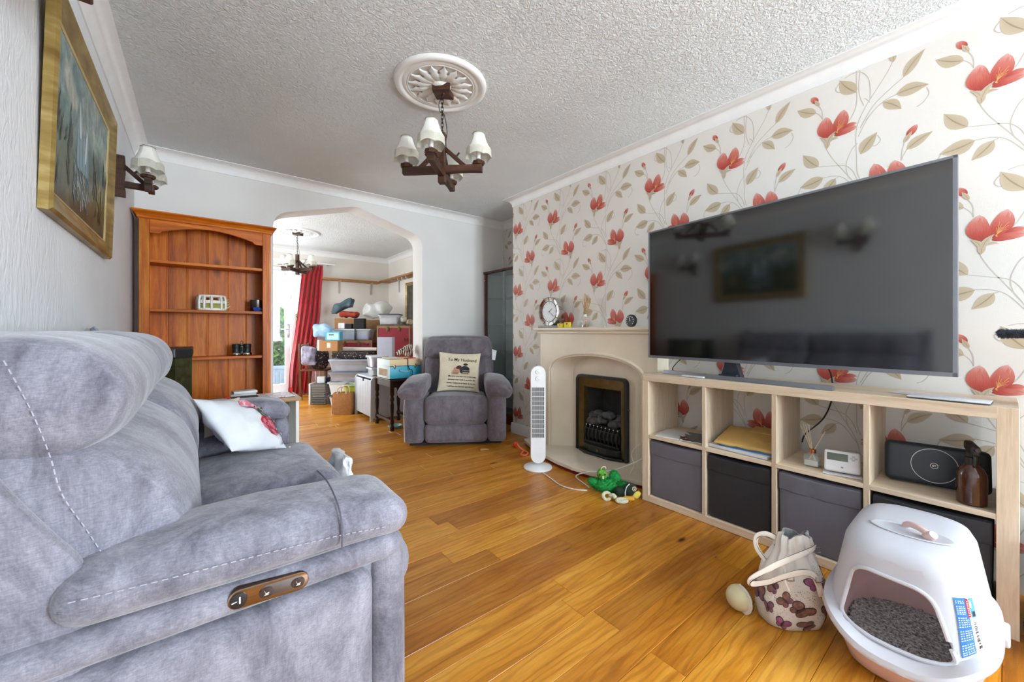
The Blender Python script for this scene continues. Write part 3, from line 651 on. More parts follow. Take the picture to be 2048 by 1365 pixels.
# ------------------------------------------------------------------ cube shelf unit, left end y 1.403 to right end y -.026
M_ashx = wood('pale_ash_upright', (222,198,168), (238,218,190), (246,230,206), 'z', .5, .8, grain=.2)
M_ashy = wood('pale_ash_board', (222,198,168), (238,218,190), (246,230,206), 'y', .5, .8, grain=.2)
unit = thing('cube_shelf_unit', 'pale wood eight-cube shelf unit under the television', 'shelf unit')
UX0, UX1, UY0, UY1, UZ = 2.149, 2.500, -.030, 1.403, .782
def b_(name, m, *a): return G().box(*a).obj(name, m, unit, smooth=0, bevel=.0012, bseg=1)
b_('top_board', M_ashy, UX0, UX1, UY0+.048, UY1-.004, UZ-.042, UZ); b_('bottom_board', M_ashy, UX0, UX1, UY0+.05, UY1-.042, .002, .040)
b_('side_board', M_ashx, UX0, UX1, UY0, UY0+.05, 0, UZ); b_('side_board', M_ashx, UX0, UX1, UY1-.042, UY1, 0, UZ-.042)
ys = [UY0+.05, .357, .690, 1.024, UY1-.042]; SZ0, SZT = .392, .412; SZ1 = SZT+.0015
for yv in ys[1:4]: b_('divider', M_ashx, UX0+.001, UX1, yv-.010, yv+.010, .040, UZ-.042)
cub = [(ys[i]+(.010 if i else 0), ys[i+1]-(.010 if i < 3 else 0)) for i in range(4)]      # right to left
for a, b in cub: b_('shelf', M_ashy, UX0+.001, UX1, a, b, SZ0, SZT)
M_boxg = plain('grey_canvas', (112,110,120), .75, var=.08, vs=5, bump=.0006, bs=400); M_boxb = plain('black_canvas', (44,46,52), .6, var=.15, vs=5, bump=.0006, bs=400)
for i, (a, b) in enumerate(cub[::-1]):
    m_ = (M_boxg, M_boxb, M_boxg, M_boxb)[i]; col = ('grey', 'black', 'grey', 'black')[i]
    where = ('at the fireplace end of the shelf unit', 'under the padded envelope', 'behind the butterfly handbag', 'behind the cat litter box')[i]
    t = thing('storage_box', f'{col} fabric storage box in the lower cube {where}', 'storage box', (UX0+.012, (a+b)/2, .041), 0, 'fabric boxes in the shelf unit')
    hw = (b-a)/2-.006; hh = .338
    def bf(o, u): return Vector((o.x, o.y*(1-.012*(1-u[2])), o.z + (-.008*(1-u[1]**2)*max(0,u[2])**4)))
    G().soft((.175, 0, hh/2), (.172, hw, hh/2), .012, (.004,0,0), 8, fn=bf).obj('body', m_, t, smooth=50)
    def ff(o, u): return Vector((o.x - .003*(u[2]+1)*.5 + .003*math.sin(u[1]*9)*.6, o.y, o.z-.006*(1-u[1]**2)))
    G().soft((.004, 0, hh-.045), (.0055, hw-.002, .040), .005, n=10, fn=ff).obj('front_flap', m_, t, smooth=60)
# ---- on the upper shelves
# magazine
t = thing('magazine', 'glossy black and white magazine lying in the cube nearest the fireplace', 'magazine', (2.27, 1.198, SZ1), R(12))
G().box(-.105, .105, -.135, .135, .0004, .005).obj('pages', plain('paper_white', (232,232,228), .6), t, smooth=0, bevel=.0008)
n = N('magazine_cover'); co = n.coords(); f = n.noise(co, 16, 3, .5, 1.5); sx_ = n.n('ShaderNodeSeparateXYZ', ins={0: co})
mk = n.n('ShaderNodeMath', operation='MULTIPLY_ADD', ins={0: sx_.outputs[1], 1: -5.5, 2: f})
n.set(Base_Color=n.ramp(mk.outputs[0], [(.50, (226,230,232)), (.53, (28,28,30)), (.60, (60,58,56)), (1, (40,40,40))]), Roughness=.2)
G().box(-.106, .106, -.136, .136, .005, .0062).obj('cover', n.m, t, smooth=0)
# paper stack: notepad, blue folder, padded envelope
cy = sum(cub[2])/2
tag(G().box(-.11, .11, -.145, .145, 0, .016).obj('notepad', [plain('paper_edge', (224,228,234), .7)], bevel=.001), 'thick white writing pad at the bottom of the papers under the envelope', 'notepad', None, (2.285, cy+.004, SZ1+.0006), R(-4))
t = tag(G().prism([(-.1,-.14),(.1,-.14),(.1,.14),(-.07,.14),(-.1,.11)], 0, .009, 'z').obj('blue_folder', plain('bright_blue_card', (44,140,196), .5), bevel=.0015), 'bright blue card folder between the white pad and the padded envelope', 'folder', None, (2.29, cy-.012, SZ1+.0172), R(3))
def enf(o, u): return Vector((o.x, o.y, o.z + .046*(u[0]+1)*.5 + .01*(1-u[1]**2)*(1-u[0]**2) + .004*noise.noise(Vector((u[0]*3, u[1]*3, 1)))))
t = thing('padded_envelope', 'golden brown padded envelope on top of the papers in the cube', 'envelope', (2.30, cy-.008, SZ1+.0345), R(4))
G().soft((0,0,0), (.125, .138, .007), .006, (0,0,.004), 10, fn=enf).obj('body', plain('manila_paper', (214,172,98), .6, bump=.001, bs=25), t, smooth=60)
G().soft((.095, -.06, .049), (.05, .075, .0025), .002, n=5, fn=lambda o,u: Vector((o.x, o.y, o.z+.012*(u[0]+1)*.5))).obj('flap', plain('manila_paper', (214,172,98), .6), t, smooth=60)
# reed diffuser in clear square bottle
M_clear = glass('clear_glass', (236,242,242), .10); M_copper = plain('copper', (206,140,100), .25, 1, var=.06); M_reed = plain('reed', (214,192,160), .8)
def diffuser(name, label, loc, s, reeds, square=True, liquid=None):
    t = thing(name, label, 'reed diffuser', loc)
    bo = (lambda w, z: 1/max(abs(math.cos(w)), abs(math.sin(w)))**.8) if square else None
    G().lathe([(.026*s,0),(.030*s,.004*s),(.030*s,.05*s),(.026*s,.056*s),(.012*s,.060*s),(.010*s,.066*s)], seg=32, sq=bo).obj('bottle', M_clear, t, smooth=40)
    if liquid: G().lathe([(.0255*s,.005*s),(.027*s,.007*s),(.027*s,.03*s),(.001,.0302*s)], seg=24, sq=bo).obj('oil', liquid, t)
    G().lathe([(.013*s,.060*s),(.013*s,.078*s),(.010*s,.080*s),(.005*s,.080*s)], seg=20).obj('collar', M_copper, t, smooth=40)
    for dx, dy, L in reeds:
        d_ = Vector((dx, dy, 1)).normalized()*L; G().cyl(Vector((-dx*.03, -dy*.03, .03*s)), Vector((-dx*.03, -dy*.03, .03*s))+d_, .0018*s, seg=6).obj('reed', M_reed, t)
    return t
c3 = cub[1]
diffuser('reed_diffuser', 'reed diffuser in a clear square bottle beside the white thermostat', (2.245, c3[1]-.118, SZ1), 1.0, ((.10,.42,.165),(.05,.30,.165),(.02,.12,.16),(-.06,.20,.16),(.05,-.42,.15)), True, plain('clear_oil', (222,222,214), .1))
# thermostat on its stand
t = thing('thermostat', 'white room thermostat with a grey display on a small stand', 'thermostat', (2.20, c3[0]+.078, SZ1), R(12))
mt = Matrix.Translation((.022, 0, .052)) @ Matrix.Rotation(R(24), 4, 'Y')
M_wp = plain('white_plastic', (236,236,236), .35, var=.03)
G().soft((0,0,0), (.013, .062, .046), .010, n=4).xf(mt).obj('body', M_wp, t, smooth=50)
G().soft((-.0125, .016, .016), (.002, .036, .016), .0015, n=2).xf(mt).obj('display', plain('lcd_grey_green', (98,108,92), .2), t)
for k, (yy_, zz_) in enumerate(((-.038,.026),(-.038,.010),(-.046,.018),(-.030,.018))): G().soft((-.0125, yy_, zz_), (.0016, .005, .004), .0012, n=2).xf(mt).obj('button', plain('pale_grey_plastic', (210,212,214), .4), t)
G().box(-.0135, -.0128, -.004, .004, -.030, -.024).xf(mt).obj('maker_mark', plain('grey_mark', (150,154,158), .5), t, smooth=0)
G().box(-.022, .05, -.066, .066, 0, .003).obj('stand', M_wp, t, bevel=.0008); G().bar((.045,0,.002), (.028,0,.06), .05, .003).obj('strut', M_wp, t)
# broadband hub
c4 = cub[0]; hubm = plain('dark_teal_plastic', (38,46,54), .45, var=.12, vs=4)
t = thing('broadband_hub', 'dark slate broadband hub with a white ring standing in the end cube', 'router', (2.335, .178, SZ1), R(9))
mt = Matrix.Translation((0, 0, .084)) @ Matrix.Rotation(R(8), 4, 'Y')
G().soft((0,0,0), (.022, .148, .082), .022, (0,0,0), 5).xf(mt).obj('body', hubm, t, smooth=50)
M_wm = plain('white_mark', (235,235,235), .5)
rg = G(); rg.tube([(-.0226, .004+.066*math.cos(2*math.pi*k/48), .066*math.sin(2*math.pi*k/48)) for k in range(49)], .0012, 6); rg.xf(mt).obj('light_ring', M_wm, t)
rg = G(); rg.tube([(-.0226, .004+.0105*math.cos(2*math.pi*k/24), .0105*math.sin(2*math.pi*k/24)) for k in range(25)], .0010, 6); rg.xf(mt).obj('logo_ring', M_wm, t)
vs, fs = letters('BT', .0095, bold=.0003); G().add([(-.0228, .004-p.x, p.y) for p in vs], fs).xf(mt).obj('lettering', M_wm, t, smooth=0)
# amber spray bottle
n = N('amber_glass'); n.set(Base_Color=n.ramp(n.noise(n.coords(), 8, 2), [(.3, (52,24,14)), (.7, (74,36,20))]), Roughness=.08, Coat_Weight=.5); M_amber = n.m
t = thing('spray_bottle', 'brown glass spray bottle with a black trigger at the end of the shelf', 'spray bottle', (2.205, .077, SZ1), R(20))
G().lathe([(.030,0),(.034,.004),(.0345,.085),(.033,.100),(.026,.116),(.016,.126),(.014,.132)], seg=32).obj('bottle', M_amber, t, smooth=40)
G().lathe([(.0165,.128),(.0165,.150),(.013,.153),(.012,.166)], seg=24).obj('collar', M_black, t, smooth=40)
g = G(); g.soft((-.004, 0, .180), (.030, .0115, .015), .008, n=3, fn=lambda o,u: Vector((o.x, o.y, o.z+.006*u[0]))); g.obj('spray_head', M_black, t)
g = G(); g.cyl((-.036,0,.182), (-.044,0,.182), .007, seg=12); g.obj('nozzle', M_black, t)
g = G(); g.tube(spline([(-.018,0,.168),(-.026,0,.150),(-.022,0,.128)], 5), .005, 8); g.obj('trigger', M_black, t)
t.scale = (1.13,1.13,1.13)
# ---- on top of the unit: television, its stand leg, remote, papers
TV = [(1305,467.5),(1305,716),(1937,311),(1935,756)]
tv = thing('television', 'large flat television with a silver bezel standing on the shelf unit', 'television')
A0, A1 = Vector((2.292, 1.447, 0)), Vector((2.172, .108, 0)); z0, z1 = .874, 1.690
ay = (A1-A0).normalized(); an = Vector((-ay.y, ay.x, 0));  an = an if an.x < 0 else -an; wT = (A1-A0).length
MT = Matrix(((ay.x, an.x, 0, A0.x), (ay.y, an.y, 0, A0.y), (0,0,1,z0), (0,0,0,1)))    # local: u along screen (left to right), v towards the room, w up
hT = z1-z0
M_silver = plain('brushed_silver', (150,156,164), .32, .85, var=.06)
g = G()
for a, b, c_, d_ in ((0,wT,0,.016),(0,wT,hT-.010,hT),(0,.009,0,hT),(wT-.012,wT,0,hT)): g.box(a, b, -.012, .006, c_, d_)
g.xf(MT).obj('bezel', M_silver, tv, smooth=0, bevel=.001, bseg=1)
n = N('black_screen'); n.set(Base_Color=n.ramp(n.noise(n.coords(), 2, 1), [(.3, (10,12,13)), (.7, (14,16,17))]), Roughness=.075, IOR=2.1); M_screen = n.m
G().box(.009, wT-.012, -.010, .003, .016, hT-.010).xf(MT).obj('screen', M_screen, tv, smooth=0)
G().soft((wT/2, -.03, hT/2), (wT/2-.004, .022, hT/2-.004), .012, n=3).xf(MT).obj('back_cover', M_black, tv)
G().loft([[MT @ Vector((wT*.385+dx*q, v, w_)) for dx, v in ((-.055,-.045),(.055,-.045),(.055,-.008),(-.055,-.008))] for w_, q in ((.02,.55),(-.035,.8),(-.088,1.15))]).obj('stand_neck', plain('dark_blue_grey_plastic', (44,50,60), .25), tv, smooth=0, bevel=.006)
g = G(); pth = [(2.290, 1.315), (2.225, 1.10), (2.188, .90), (2.158, .60), (2.158, .462)]
pth = [(2.262,1.330),(2.215,1.08),(2.196,.93),(2.176,.70),(2.158,.470)]
ps = spline([(a, b, 0) for a, b in pth], 6); L0 = []; 
secs = []
for i, p in enumerate(ps):
    tt = (ps[min(i+1,len(ps)-1)]-ps[max(i-1,0)]).normalized(); nn = Vector((tt.y, -tt.x, 0)); nn = nn if nn.x > 0 else -nn
    secs.append([p + Vector((0,0,UZ+.0015)) , p+nn*.032+Vector((0,0,UZ+.0015)), p+nn*.028+Vector((0,0,UZ+.022)), p+nn*.004+Vector((0,0,UZ+.022))])
g.loft(secs).obj('stand_foot', M_silver, tv, smooth=40)
G().bar(MT @ Vector((wT*.385, -.03, -.070)), Vector((2.215,.93,UZ+.0185)), .09, .02).obj('stand_base', plain('dark_blue_grey_plastic', (44,50,60), .25), tv, smooth=0)
g = G(); g.tube(spline([(2.30,1.20,.90),(2.32,1.27,.85),(2.34,1.31,.80),(2.36,1.25,.7875),(2.38,1.12,.7875)], 8), .003, 6)
g.obj('power_lead', M_black, tv)
g = G(); g.tube(spline([(2.25,.56,.90),(2.46,.555,.86),(2.519,.55,.80),(2.519,.55,.70),(2.47,.575,.60),(2.42,.635,.52),(2.44,.655,.47)], 8), .0035, 6); g.obj('aerial_lead', M_black, tv)
t = thing('tv_remote', 'slim white and silver remote control lying on the shelf unit below the screen', 'remote control', (2.178, 1.098, UZ+.0012), R(92))
G().soft((0,0,.005), (.062, .013, .0048), .004, n=4).obj('body', plain('white_silver_plastic', (214,216,220), .3), t)
for k in range(6): G().cyl((-.045+.014*k, 0, .0095), (-.045+.014*k, 0, .0105), .004, seg=10).obj('button', plain('pale_grey_plastic', (210,212,214), .4), t)
t = thing('paper_tray', 'white papers in a flat tray at the end of the shelf unit top', 'papers', (2.21, .135, UZ+.0012), R(87))
G().box(-.105, .105, -.045, .045, .0004, .004).obj('tray', plain('dark_card', (70,70,78), .6), t, bevel=.0008); G().box(-.104, .104, -.044, .046, .0042, .009).obj('papers', plain('paper_edge', (224,228,234), .7), t, bevel=.0008)
tag(G().box(-.10, .10, -.06, .06, 0, .0012).obj('loose_sheet', plain('pinkish_paper', (222,212,212), .7), smooth=0), 'loose pale sheet of paper behind the flat paper tray', 'paper', None, (2.33, .20, UZ+.0012), R(78))
# ------------------------------------------------------------------ fireplace
def boolean(o, cutter):
    c = cutter.obj('cutter', M_white, smooth=0); m_ = o.modifiers.new('b', 'BOOLEAN'); m_.object = c; m_.operation = 'DIFFERENCE'; m_.solver = 'EXACT'
    bpy.context.view_layer.update(); me = bpy.data.meshes.new_from_object(o.evaluated_get(bpy.context.evaluated_depsgraph_get()))
    o.modifiers.clear(); old = o.data; o.data = me; me.name = old.name; bpy.data.meshes.remove(old); cm = c.data; bpy.data.objects.remove(c); bpy.data.meshes.remove(cm)
    me.shade_smooth(); me.set_sharp_from_angle(angle=R(35)); return o
M_stone = plain('cream_stone', (238,226,202), .35, var=.06, vs=3); M_stone2 = plain('cream_marble', (232,219,198), .18, var=.07, vs=4)
fp = thing('fireplace', 'cream stone fireplace surround with an arched opening and gas fire on the papered wall', 'fireplace')
FC, FW, XF = 2.02, .45, 2.40
ar = [(FC-FW, .054), (FC-FW, .70)] + [(FC-FW*math.cos(R(a)), .70+.155*math.sin(R(a))**.85) for a in range(6, 175, 6)] + [(FC+FW, .70), (FC+FW, .054)]
body = [(1.452, .054)] + ar + [(2.605, .054), (2.605, 1.03), (1.452, 1.03)]
def wall_with_arch(g, x, inner, y0, y1, z1):
    n_ = len(inner); g.add([(x,a,b) for a,b in inner]+[(x,a,z1) for a,b in inner], [(i,i+1,n_+i+1,n_+i) for i in range(n_-1)])
    for a, b in ((y0, inner[0][0]), (inner[-1][0], y1)): g.add([(x,a,.054),(x,b,.054),(x,b,z1),(x,a,z1)], [(0,1,2,3)])
g = G(); wall_with_arch(g, XF, ar, 1.452, 2.605, 1.03)
g.add([(XF,1.452,.054),(XR,1.452,.054),(XR,1.452,1.03),(XF,1.452,1.03)], [(0,1,2,3)]); g.add([(XF,2.605,.054),(XR,2.605,.054),(XR,2.605,1.03),(XF,2.605,1.03)], [(0,1,2,3)])
# splayed reveal to the back panel
BY0, BY1 = 1.715, 2.335
ar2 = [(FC+(a-FC)*(BY1-BY0)/2/FW, b if b < .1 else b-.012) for a, b in ar]
g.add([(XF,a,b) for a,b in ar]+[(XR-.008,a,b) for a,b in ar2], [(i,i+1,len(ar)+i+1,len(ar)+i) for i in range(len(ar)-1)])
g.obj('surround', M_stone, fp, smooth=30)
G().tube([(XF-.002, FC+(a-FC)*1.045, .70+(b-.70)*1.12 if b > .70 else b) for a, b in ar], .012, 8).obj('arch_bead', M_stone, fp)
G().tube([(XF+.004, a, b) for a, b in ar], .006, 6).obj('inner_bead', M_stone, fp)
g = G(); n_ = len(ar2); g.add([(XR-.008,a,b) for a,b in ar2], [tuple(range(n_))]); o = g.obj('back_panel', M_stone2, fp, smooth=0)
boolean_prism = G().box(2.3, 2.7, FY0, FY1, FZ0, FZ1)
me = o.data; bm = bmesh.new(); bm.clear()
for (a0, a1, c0, c1) in ((1.70,FY0,.054,.85),(FY1,2.35,.054,.85),(FY0,FY1,FZ1,.85)):
    bm.faces.new([bm.verts.new(p) for p in ((XR-.008,a0,c0),(XR-.008,a1,c0),(XR-.008,a1,c1),(XR-.008,a0,c1))])
bm.to_mesh(me); bm.free()
for i, (z0_, z1_, e) in enumerate(((1.028, 1.046, .022), (1.046, 1.054, .034), (1.054, 1.076, .046))):
    G().box(XF-e, XR-.002, 1.452-(.0 if e else 0), 2.605+e, z0_, z1_).obj('mantel_shelf' if i == 2 else 'mantel_moulding', M_stone, fp, bevel=.004)
hx = [(2.538,1.412),(2.30,1.412),(2.255,1.56),(2.195,1.68),(2.150,1.82),(2.130,1.98),(2.140,2.14),(2.172,2.32),(2.222,2.50),(2.30,2.68),(2.345,2.772),(2.538,2.772)]
G().prism(hx, .026, .054).obj('hearth', M_stone2, fp, smooth=0, bevel=.004)
G().prism([(min(x+.016, 2.538), 2.02+(y_-2.02)*.985) for x, y_ in hx], .0005, .026).obj('plinth', plain('dark_red_carpet', (128,22,26), .95, bump=.001, bs=300), fp, smooth=0)
# gas fire
M_iron = plain('black_iron', (26,26,26), .4, var=.15); M_brass = plain('antique_brass', (120,104,66), .3, .85, var=.15)
fire = fp
g = G(); oy0, oy1, oz1 = 1.762, 2.268, .688; out = [(oy0,.056)] + arc(oy0+.05,oz1-.05,.05,180,90,5) + arc(oy1-.05,oz1-.05,.05,90,0,5) + [(oy1,.056)]
def inset(e): return [(oy0+e,.056)] + arc(oy0+.05,oz1-.05,.05-e if e < .045 else .006,180,90,5) + arc(oy1-.05,oz1-.05,.05-e if e < .045 else .006,90,0,5) + [(oy1-e,.056)]
def band(g, xa, A, xb, B): n_ = len(A); g.add([(xa,a,b) for a,b in A]+[(xb,a,b) for a,b in B], [(i,i+1,n_+i+1,n_+i) for i in range(n_-1)])
i1 = inset(.022); i2 = [(oy0+.068,.056)] + [(oy0+.068, oz1-.10)]*6 + [(oy1-.068, oz1-.10)]*6 + [(oy1-.068,.056)]
i3 = [(oy0+.080,.056)] + [(oy0+.080, oz1-.115)]*6 + [(oy1-.080, oz1-.115)]*6 + [(oy1-.080,.056)]
band(g, XR-.009, out, XR-.046, out); band(g, XR-.046, out, XR-.046, i1); band(g, XR-.046, i1, XR-.036, i1)
g.obj('fire_frame', M_iron, fire, smooth=20)
g = G(); band(g, XR-.036, i1, XR-.020, i2); band(g, XR-.020, i2, XR+.01, i3); g.obj('brass_trim', M_brass, fire, smooth=20)
g = G(); a, b, t_ = oy0+.080, oy1-.080, oz1-.115; xb = XR+.17
g.add([(XR+.01,a,.056),(xb,a+.04,.056),(xb,a+.04,t_),(XR+.01,a,t_),(XR+.01,b,.056),(xb,b-.04,.056),(xb,b-.04,t_),(XR+.01,b,t_)], [(0,1,2,3),(4,7,6,5),(1,5,6,2),(3,2,6,7),(0,4,5,1)])
g.obj('firebox', plain('sooty_lining', (52,50,48), .8, var=.3), fire, smooth=0)
rr = random.Random(9); n_c = plain('grey_coal', (92,90,88), .9, var=.4, vs=30)
for k in range(16):
    s_ = rr.uniform(.032, .05); c_ = (XR+rr.uniform(.02,.10), 1.88+.27*(k % 8)/7+rr.uniform(-.01,.01), .30+.05*(k//8)+rr.uniform(-.01,.02))
    gg = G().ball((0,0,0), s_, 10, sc=(1,rr.uniform(.8,1.3),rr.uniform(.6,.9))); gg.v = [tuple(Vector(p)*(1+.22*noise.noise(Vector(p)*38+Vector((k,0,0))))) for p in gg.v]
    gg.xf(Matrix.Translation(c_)).obj('coal', n_c, fire, smooth=50)
G().box(XR+.01, XR+.12, 1.86, 2.17, .16, .28).obj('coal_tray', M_iron, fire, smooth=0)
for k in range(9):                                                # fret bars with bright round tips
    yk = 1.862+.312*k/8
    b1 = G().tube(spline([(XR-.012,yk,.262),(XR-.030,yk,.235),(XR-.034,yk,.19),(XR-.020,yk,.145)], 4), [.0075]*4+[.009]*5+[.007]*4, 8).obj('fret_bar', M_iron, fire)
    G().ball((XR-.016, yk, .272), .0085, 10).obj('bar_tip', plain('polished_tip', (170,168,160), .2, 1, var=.05), fire)
G().box(XR-.028, XR-.012, 1.842, 2.188, .238, .250).obj('fret_rail', M_iron, fire, bevel=.003); G().box(XR-.028, XR-.010, 1.842, 2.188, .128, .148).obj('fret_rail', M_iron, fire, bevel=.003)
g = G(); bp_ = [(XR-.01,1.775),(XR-.055,1.80),(XR-.095,1.90),(XR-.095,2.13),(XR-.055,2.23),(XR-.01,2.255)]
g.prism(bp_, .056, .075).prism([(XR-.01,1.82),(XR-.045,1.85),(XR-.07,1.93),(XR-.07,2.10),(XR-.045,2.18),(XR-.01,2.21)], .075, .128).obj('ash_pan', M_iron, fire, smooth=0, bevel=.006)
G().cyl((XR-.071,2.015,.10), (XR-.076,2.015,.10), .010, seg=14).obj('badge', M_brass, fire)
G().cyl((XR-.046, 1.756, .46), (XR-.05, 1.73, .458), .004, seg=8).obj('control_lever', M_iron, fire)
# ---- on the mantel (top at z 1.076)
ZM = 1.0765
ck = thing('mantel_clock', 'round silver framed clock with a white face on the mantelpiece', 'clock', (2.455, 2.525, ZM))
mt = Matrix.Translation((0,0,.145)) @ Matrix.Rotation(R(-90), 4, 'Y')        # local z -> -x
M_mirror = plain('mirror_silver', (205,205,200), .12, 1, var=.05); M_face = plain('clock_face', (226,230,232), .4, var=.02)
G().lathe([(.126,-.035),(.130,-.033),(.130,.030),(.126,.034),(.094,.024),(.090,.024),(.090,-.035),(.126,-.035)], seg=48, mat=mt, caps=False).obj('case', M_mirror, ck, smooth=30)
G().cyl(mt @ Vector((0,0,-.03)), mt @ Vector((0,0,.0235)), .0935, seg=48).obj('dial', M_face, ck, smooth=30)
G().tube([mt @ Vector((.092*math.cos(2*math.pi*k/48), .092*math.sin(2*math.pi*k/48), .0245)) for k in range(49)], .003, 6).obj('dial_rim', M_black, ck)
for k in range(12):
    a = 2*math.pi*k/12; g = G(); g.bar(mt @ Vector((.096*math.cos(a), .096*math.sin(a), .0262)), mt @ Vector((.125*math.cos(a), .125*math.sin(a), .0352)), .0035, .0025, up=(1,0,0)); g.obj('frame_joint', plain('dark_joint', (60,56,52), .4), ck, smooth=0)
M_ink = plain('black_ink', (30,30,32), .5)
for k, nm in enumerate(('12','1','2','3','4','5','6','7','8','9','10','11')):
    vs, fs = letters(nm, .018); a = R(90-30*k); G().add([mt @ Vector((p.y+.077*math.sin(a), -p.x-.077*math.cos(a), .0242)) for p in vs], fs).obj('numeral', plain('grey_ink', (120,122,126), .5), ck, smooth=0)
for hr, L, w_ in ((58, .046, .0035), (128, .070, .0026)):
    a = R(90-hr); g = G(); g.bar(mt @ Vector((0,0,.0255)), mt @ Vector((L*math.sin(a), -L*math.cos(a), .0255)), w_, .001, up=(1,0,0)); g.obj('hand', M_ink, ck, smooth=0)
G().cyl(mt @ Vector((0,0,.024)), mt @ Vector((0,0,.0275)), .004, seg=10).obj('hand_pivot', M_ink, ck)
G().box(-.04, .04, -.115, .13, 0, .022).obj('foot', plain('grey_glitter_base', (150,148,142), .4, var=.3, vs=90), ck, bevel=.003)
M_yel = plain('bright_yellow_card', (240,214,40), .5)
for yy_, tx, lab, hh_ in ((2.387, 'A', 'small yellow card block marked A beside the clock', .036), (2.305, '88', 'small yellow card block marked 88 beside the clock base', .046)):
    t = thing('yellow_block', lab, 'ornament', (2.435, yy_, ZM+.0008), R(6)); G().box(-.012, .012, -.029, .029, 0, hh_).obj('body', M_yel, t, bevel=.0015)
    G().box(-.0126, -.0122, -.018, .018, hh_*.42, hh_*.92).obj('panel', plain('pale_yellow_panel', (250,232,96), .5), t, smooth=0)
    vs, fs = letters(tx, .017, bold=.0008); G().add([(-.0134, -p.x, hh_*.68+p.y) for p in vs], fs).obj('lettering', M_ink, t, smooth=0)
tag(G().box(-.001, .001, -.04, .04, 0, .058).xf(Matrix.Rotation(R(8), 4, 'Y')).obj('photo_card', plain('pale_card', (226,226,222), .5), smooth=0), 'small pale upright card behind the reed diffuser on the mantel', 'card', None, (2.495, 2.215, ZM+.0008))
t = diffuser('reed_diffuser', 'bunched reed diffuser with copper oil on the mantelpiece', (2.455, 2.125, ZM+.0008), .75, ((.02,.10,.25),(.06,-.10,.25),(-.02,.04,.26),(.05,.16,.24),(-.04,-.03,.25),(.0,-.17,.23)), True, plain('copper_oil', (176,112,70), .15))
G().cyl((0,0,.085), (0,0,.105), .009, seg=12).obj('binding', M_mirror, t)
g = G()
for k in range(12): g.bar((rr.uniform(-.012,.012), rr.uniform(-.03,.02), .11), (rr.uniform(-.02,.02), rr.uniform(-.06,.05), .235), .003, .003)
g.obj('dried_stems', plain('straw', (206,164,110), .8), t, smooth=0, kind='stuff')
for k, (yy_, dx, lab, c_) in enumerate(((1.99, 0, 'white flat letter lying on the mantelpiece beside the diffuser', (230,228,222)), (1.86, .012, 'white folded leaflet lying on the mantelpiece near the black dial', (236,232,230)))):
    tag(G().box(-.035, .035, -.075, .075, 0, .006-.002*k).obj(('letter','leaflet')[k], plain('mantel_paper_%d' % k, c_, .7), bevel=.0006), lab, 'paper', None, (2.455+dx, yy_, ZM+.0008), R(4-9*k))
t = thing('round_timer', 'small round black dial timer with white marks on the mantelpiece', 'timer', (2.45, 1.69, ZM+.0008), R(-8))
mt = Matrix.Translation((0,0,.0445)) @ Matrix.Rotation(R(-90), 4, 'Y')
G().lathe([(.001,-.016),(.038,-.016),(.0445,-.010),(.0445,.008),(.040,.013),(.001,.013)], seg=32, mat=mt).obj('case', M_black, t, smooth=40)
for k in range(10):
    a = R(-130+260*k/9); G().ball(mt @ Vector((.032*math.cos(a), -.032*math.sin(a), .0135)), .0034, 8).obj('mark', M_wm, t)
g = G(); g.bar(mt @ Vector((-.004,0,.014)), mt @ Vector((.024,.006,.014)), .004, .003, up=(1,0,0)); g.obj('pointer', M_wm, t, smooth=0)
# ---- hearth clutter
t = thing('extension_lead', 'white extension cable running from the tower fan across the hearth to the shelf unit', 'cable')
M_cab = plain('white_cable', (232,228,222), .5)
G().tube(spline([(1.968,2.105,.006),(1.955,2.05,.005),(1.93,1.96,.005),(1.905,1.86,.005),(1.93,1.76,.005),(1.98,1.70,.005)], 8), .0045, 6).obj('fan_flex', M_cab, t)
G().tube(spline([(2.02,1.72,.010),(2.055,1.80,.006),(2.085,1.88,.006),(2.10,1.905,.012),(2.112,1.885,.030),(2.13,1.80,.066),(2.16,1.74,.075),(2.20,1.66,.10),(2.235,1.55,.16),(2.27,1.47,.215)], 8), .0045, 6).obj('main_flex', M_cab, t)
G().tube(spline([(2.385,1.50,.30),(2.37,1.54,.28),(2.35,1.59,.24),(2.33,1.605,.19),(2.32,1.58,.13),(2.30,1.60,.06)], 8), .0035, 6).obj('plug_flex', M_cab, t)
tag(G().soft((0,0,0), (.014,.026,.026), .010, n=3).obj('plug', M_wp, smooth=50), 'white plug pushed into a socket beside the fire recess', 'plug', None, (2.42, 1.478, .318))
tag(G().lathe([(.001,0),(.032,0),(.034,.006),(.030,.022),(.012,.026),(.001,.026)], seg=20).obj('cable_reel', M_wp, smooth=50), 'small white round adaptor lying on the hearth by the shelf unit', 'adaptor', None, (2.338, 1.468, .0545))
t = thing('copper_coil', 'loops of copper brown cord standing on the hearth corner', 'cord')
for k in range(3): G().tube([(2.352+.012*k, 1.475+.055*math.cos(2*math.pi*i/28), .168+.105*math.sin(2*math.pi*i/28)) for i in range(29)], .0055, 6).obj('loop', plain('copper_cord', (150,74,48), .5), t)
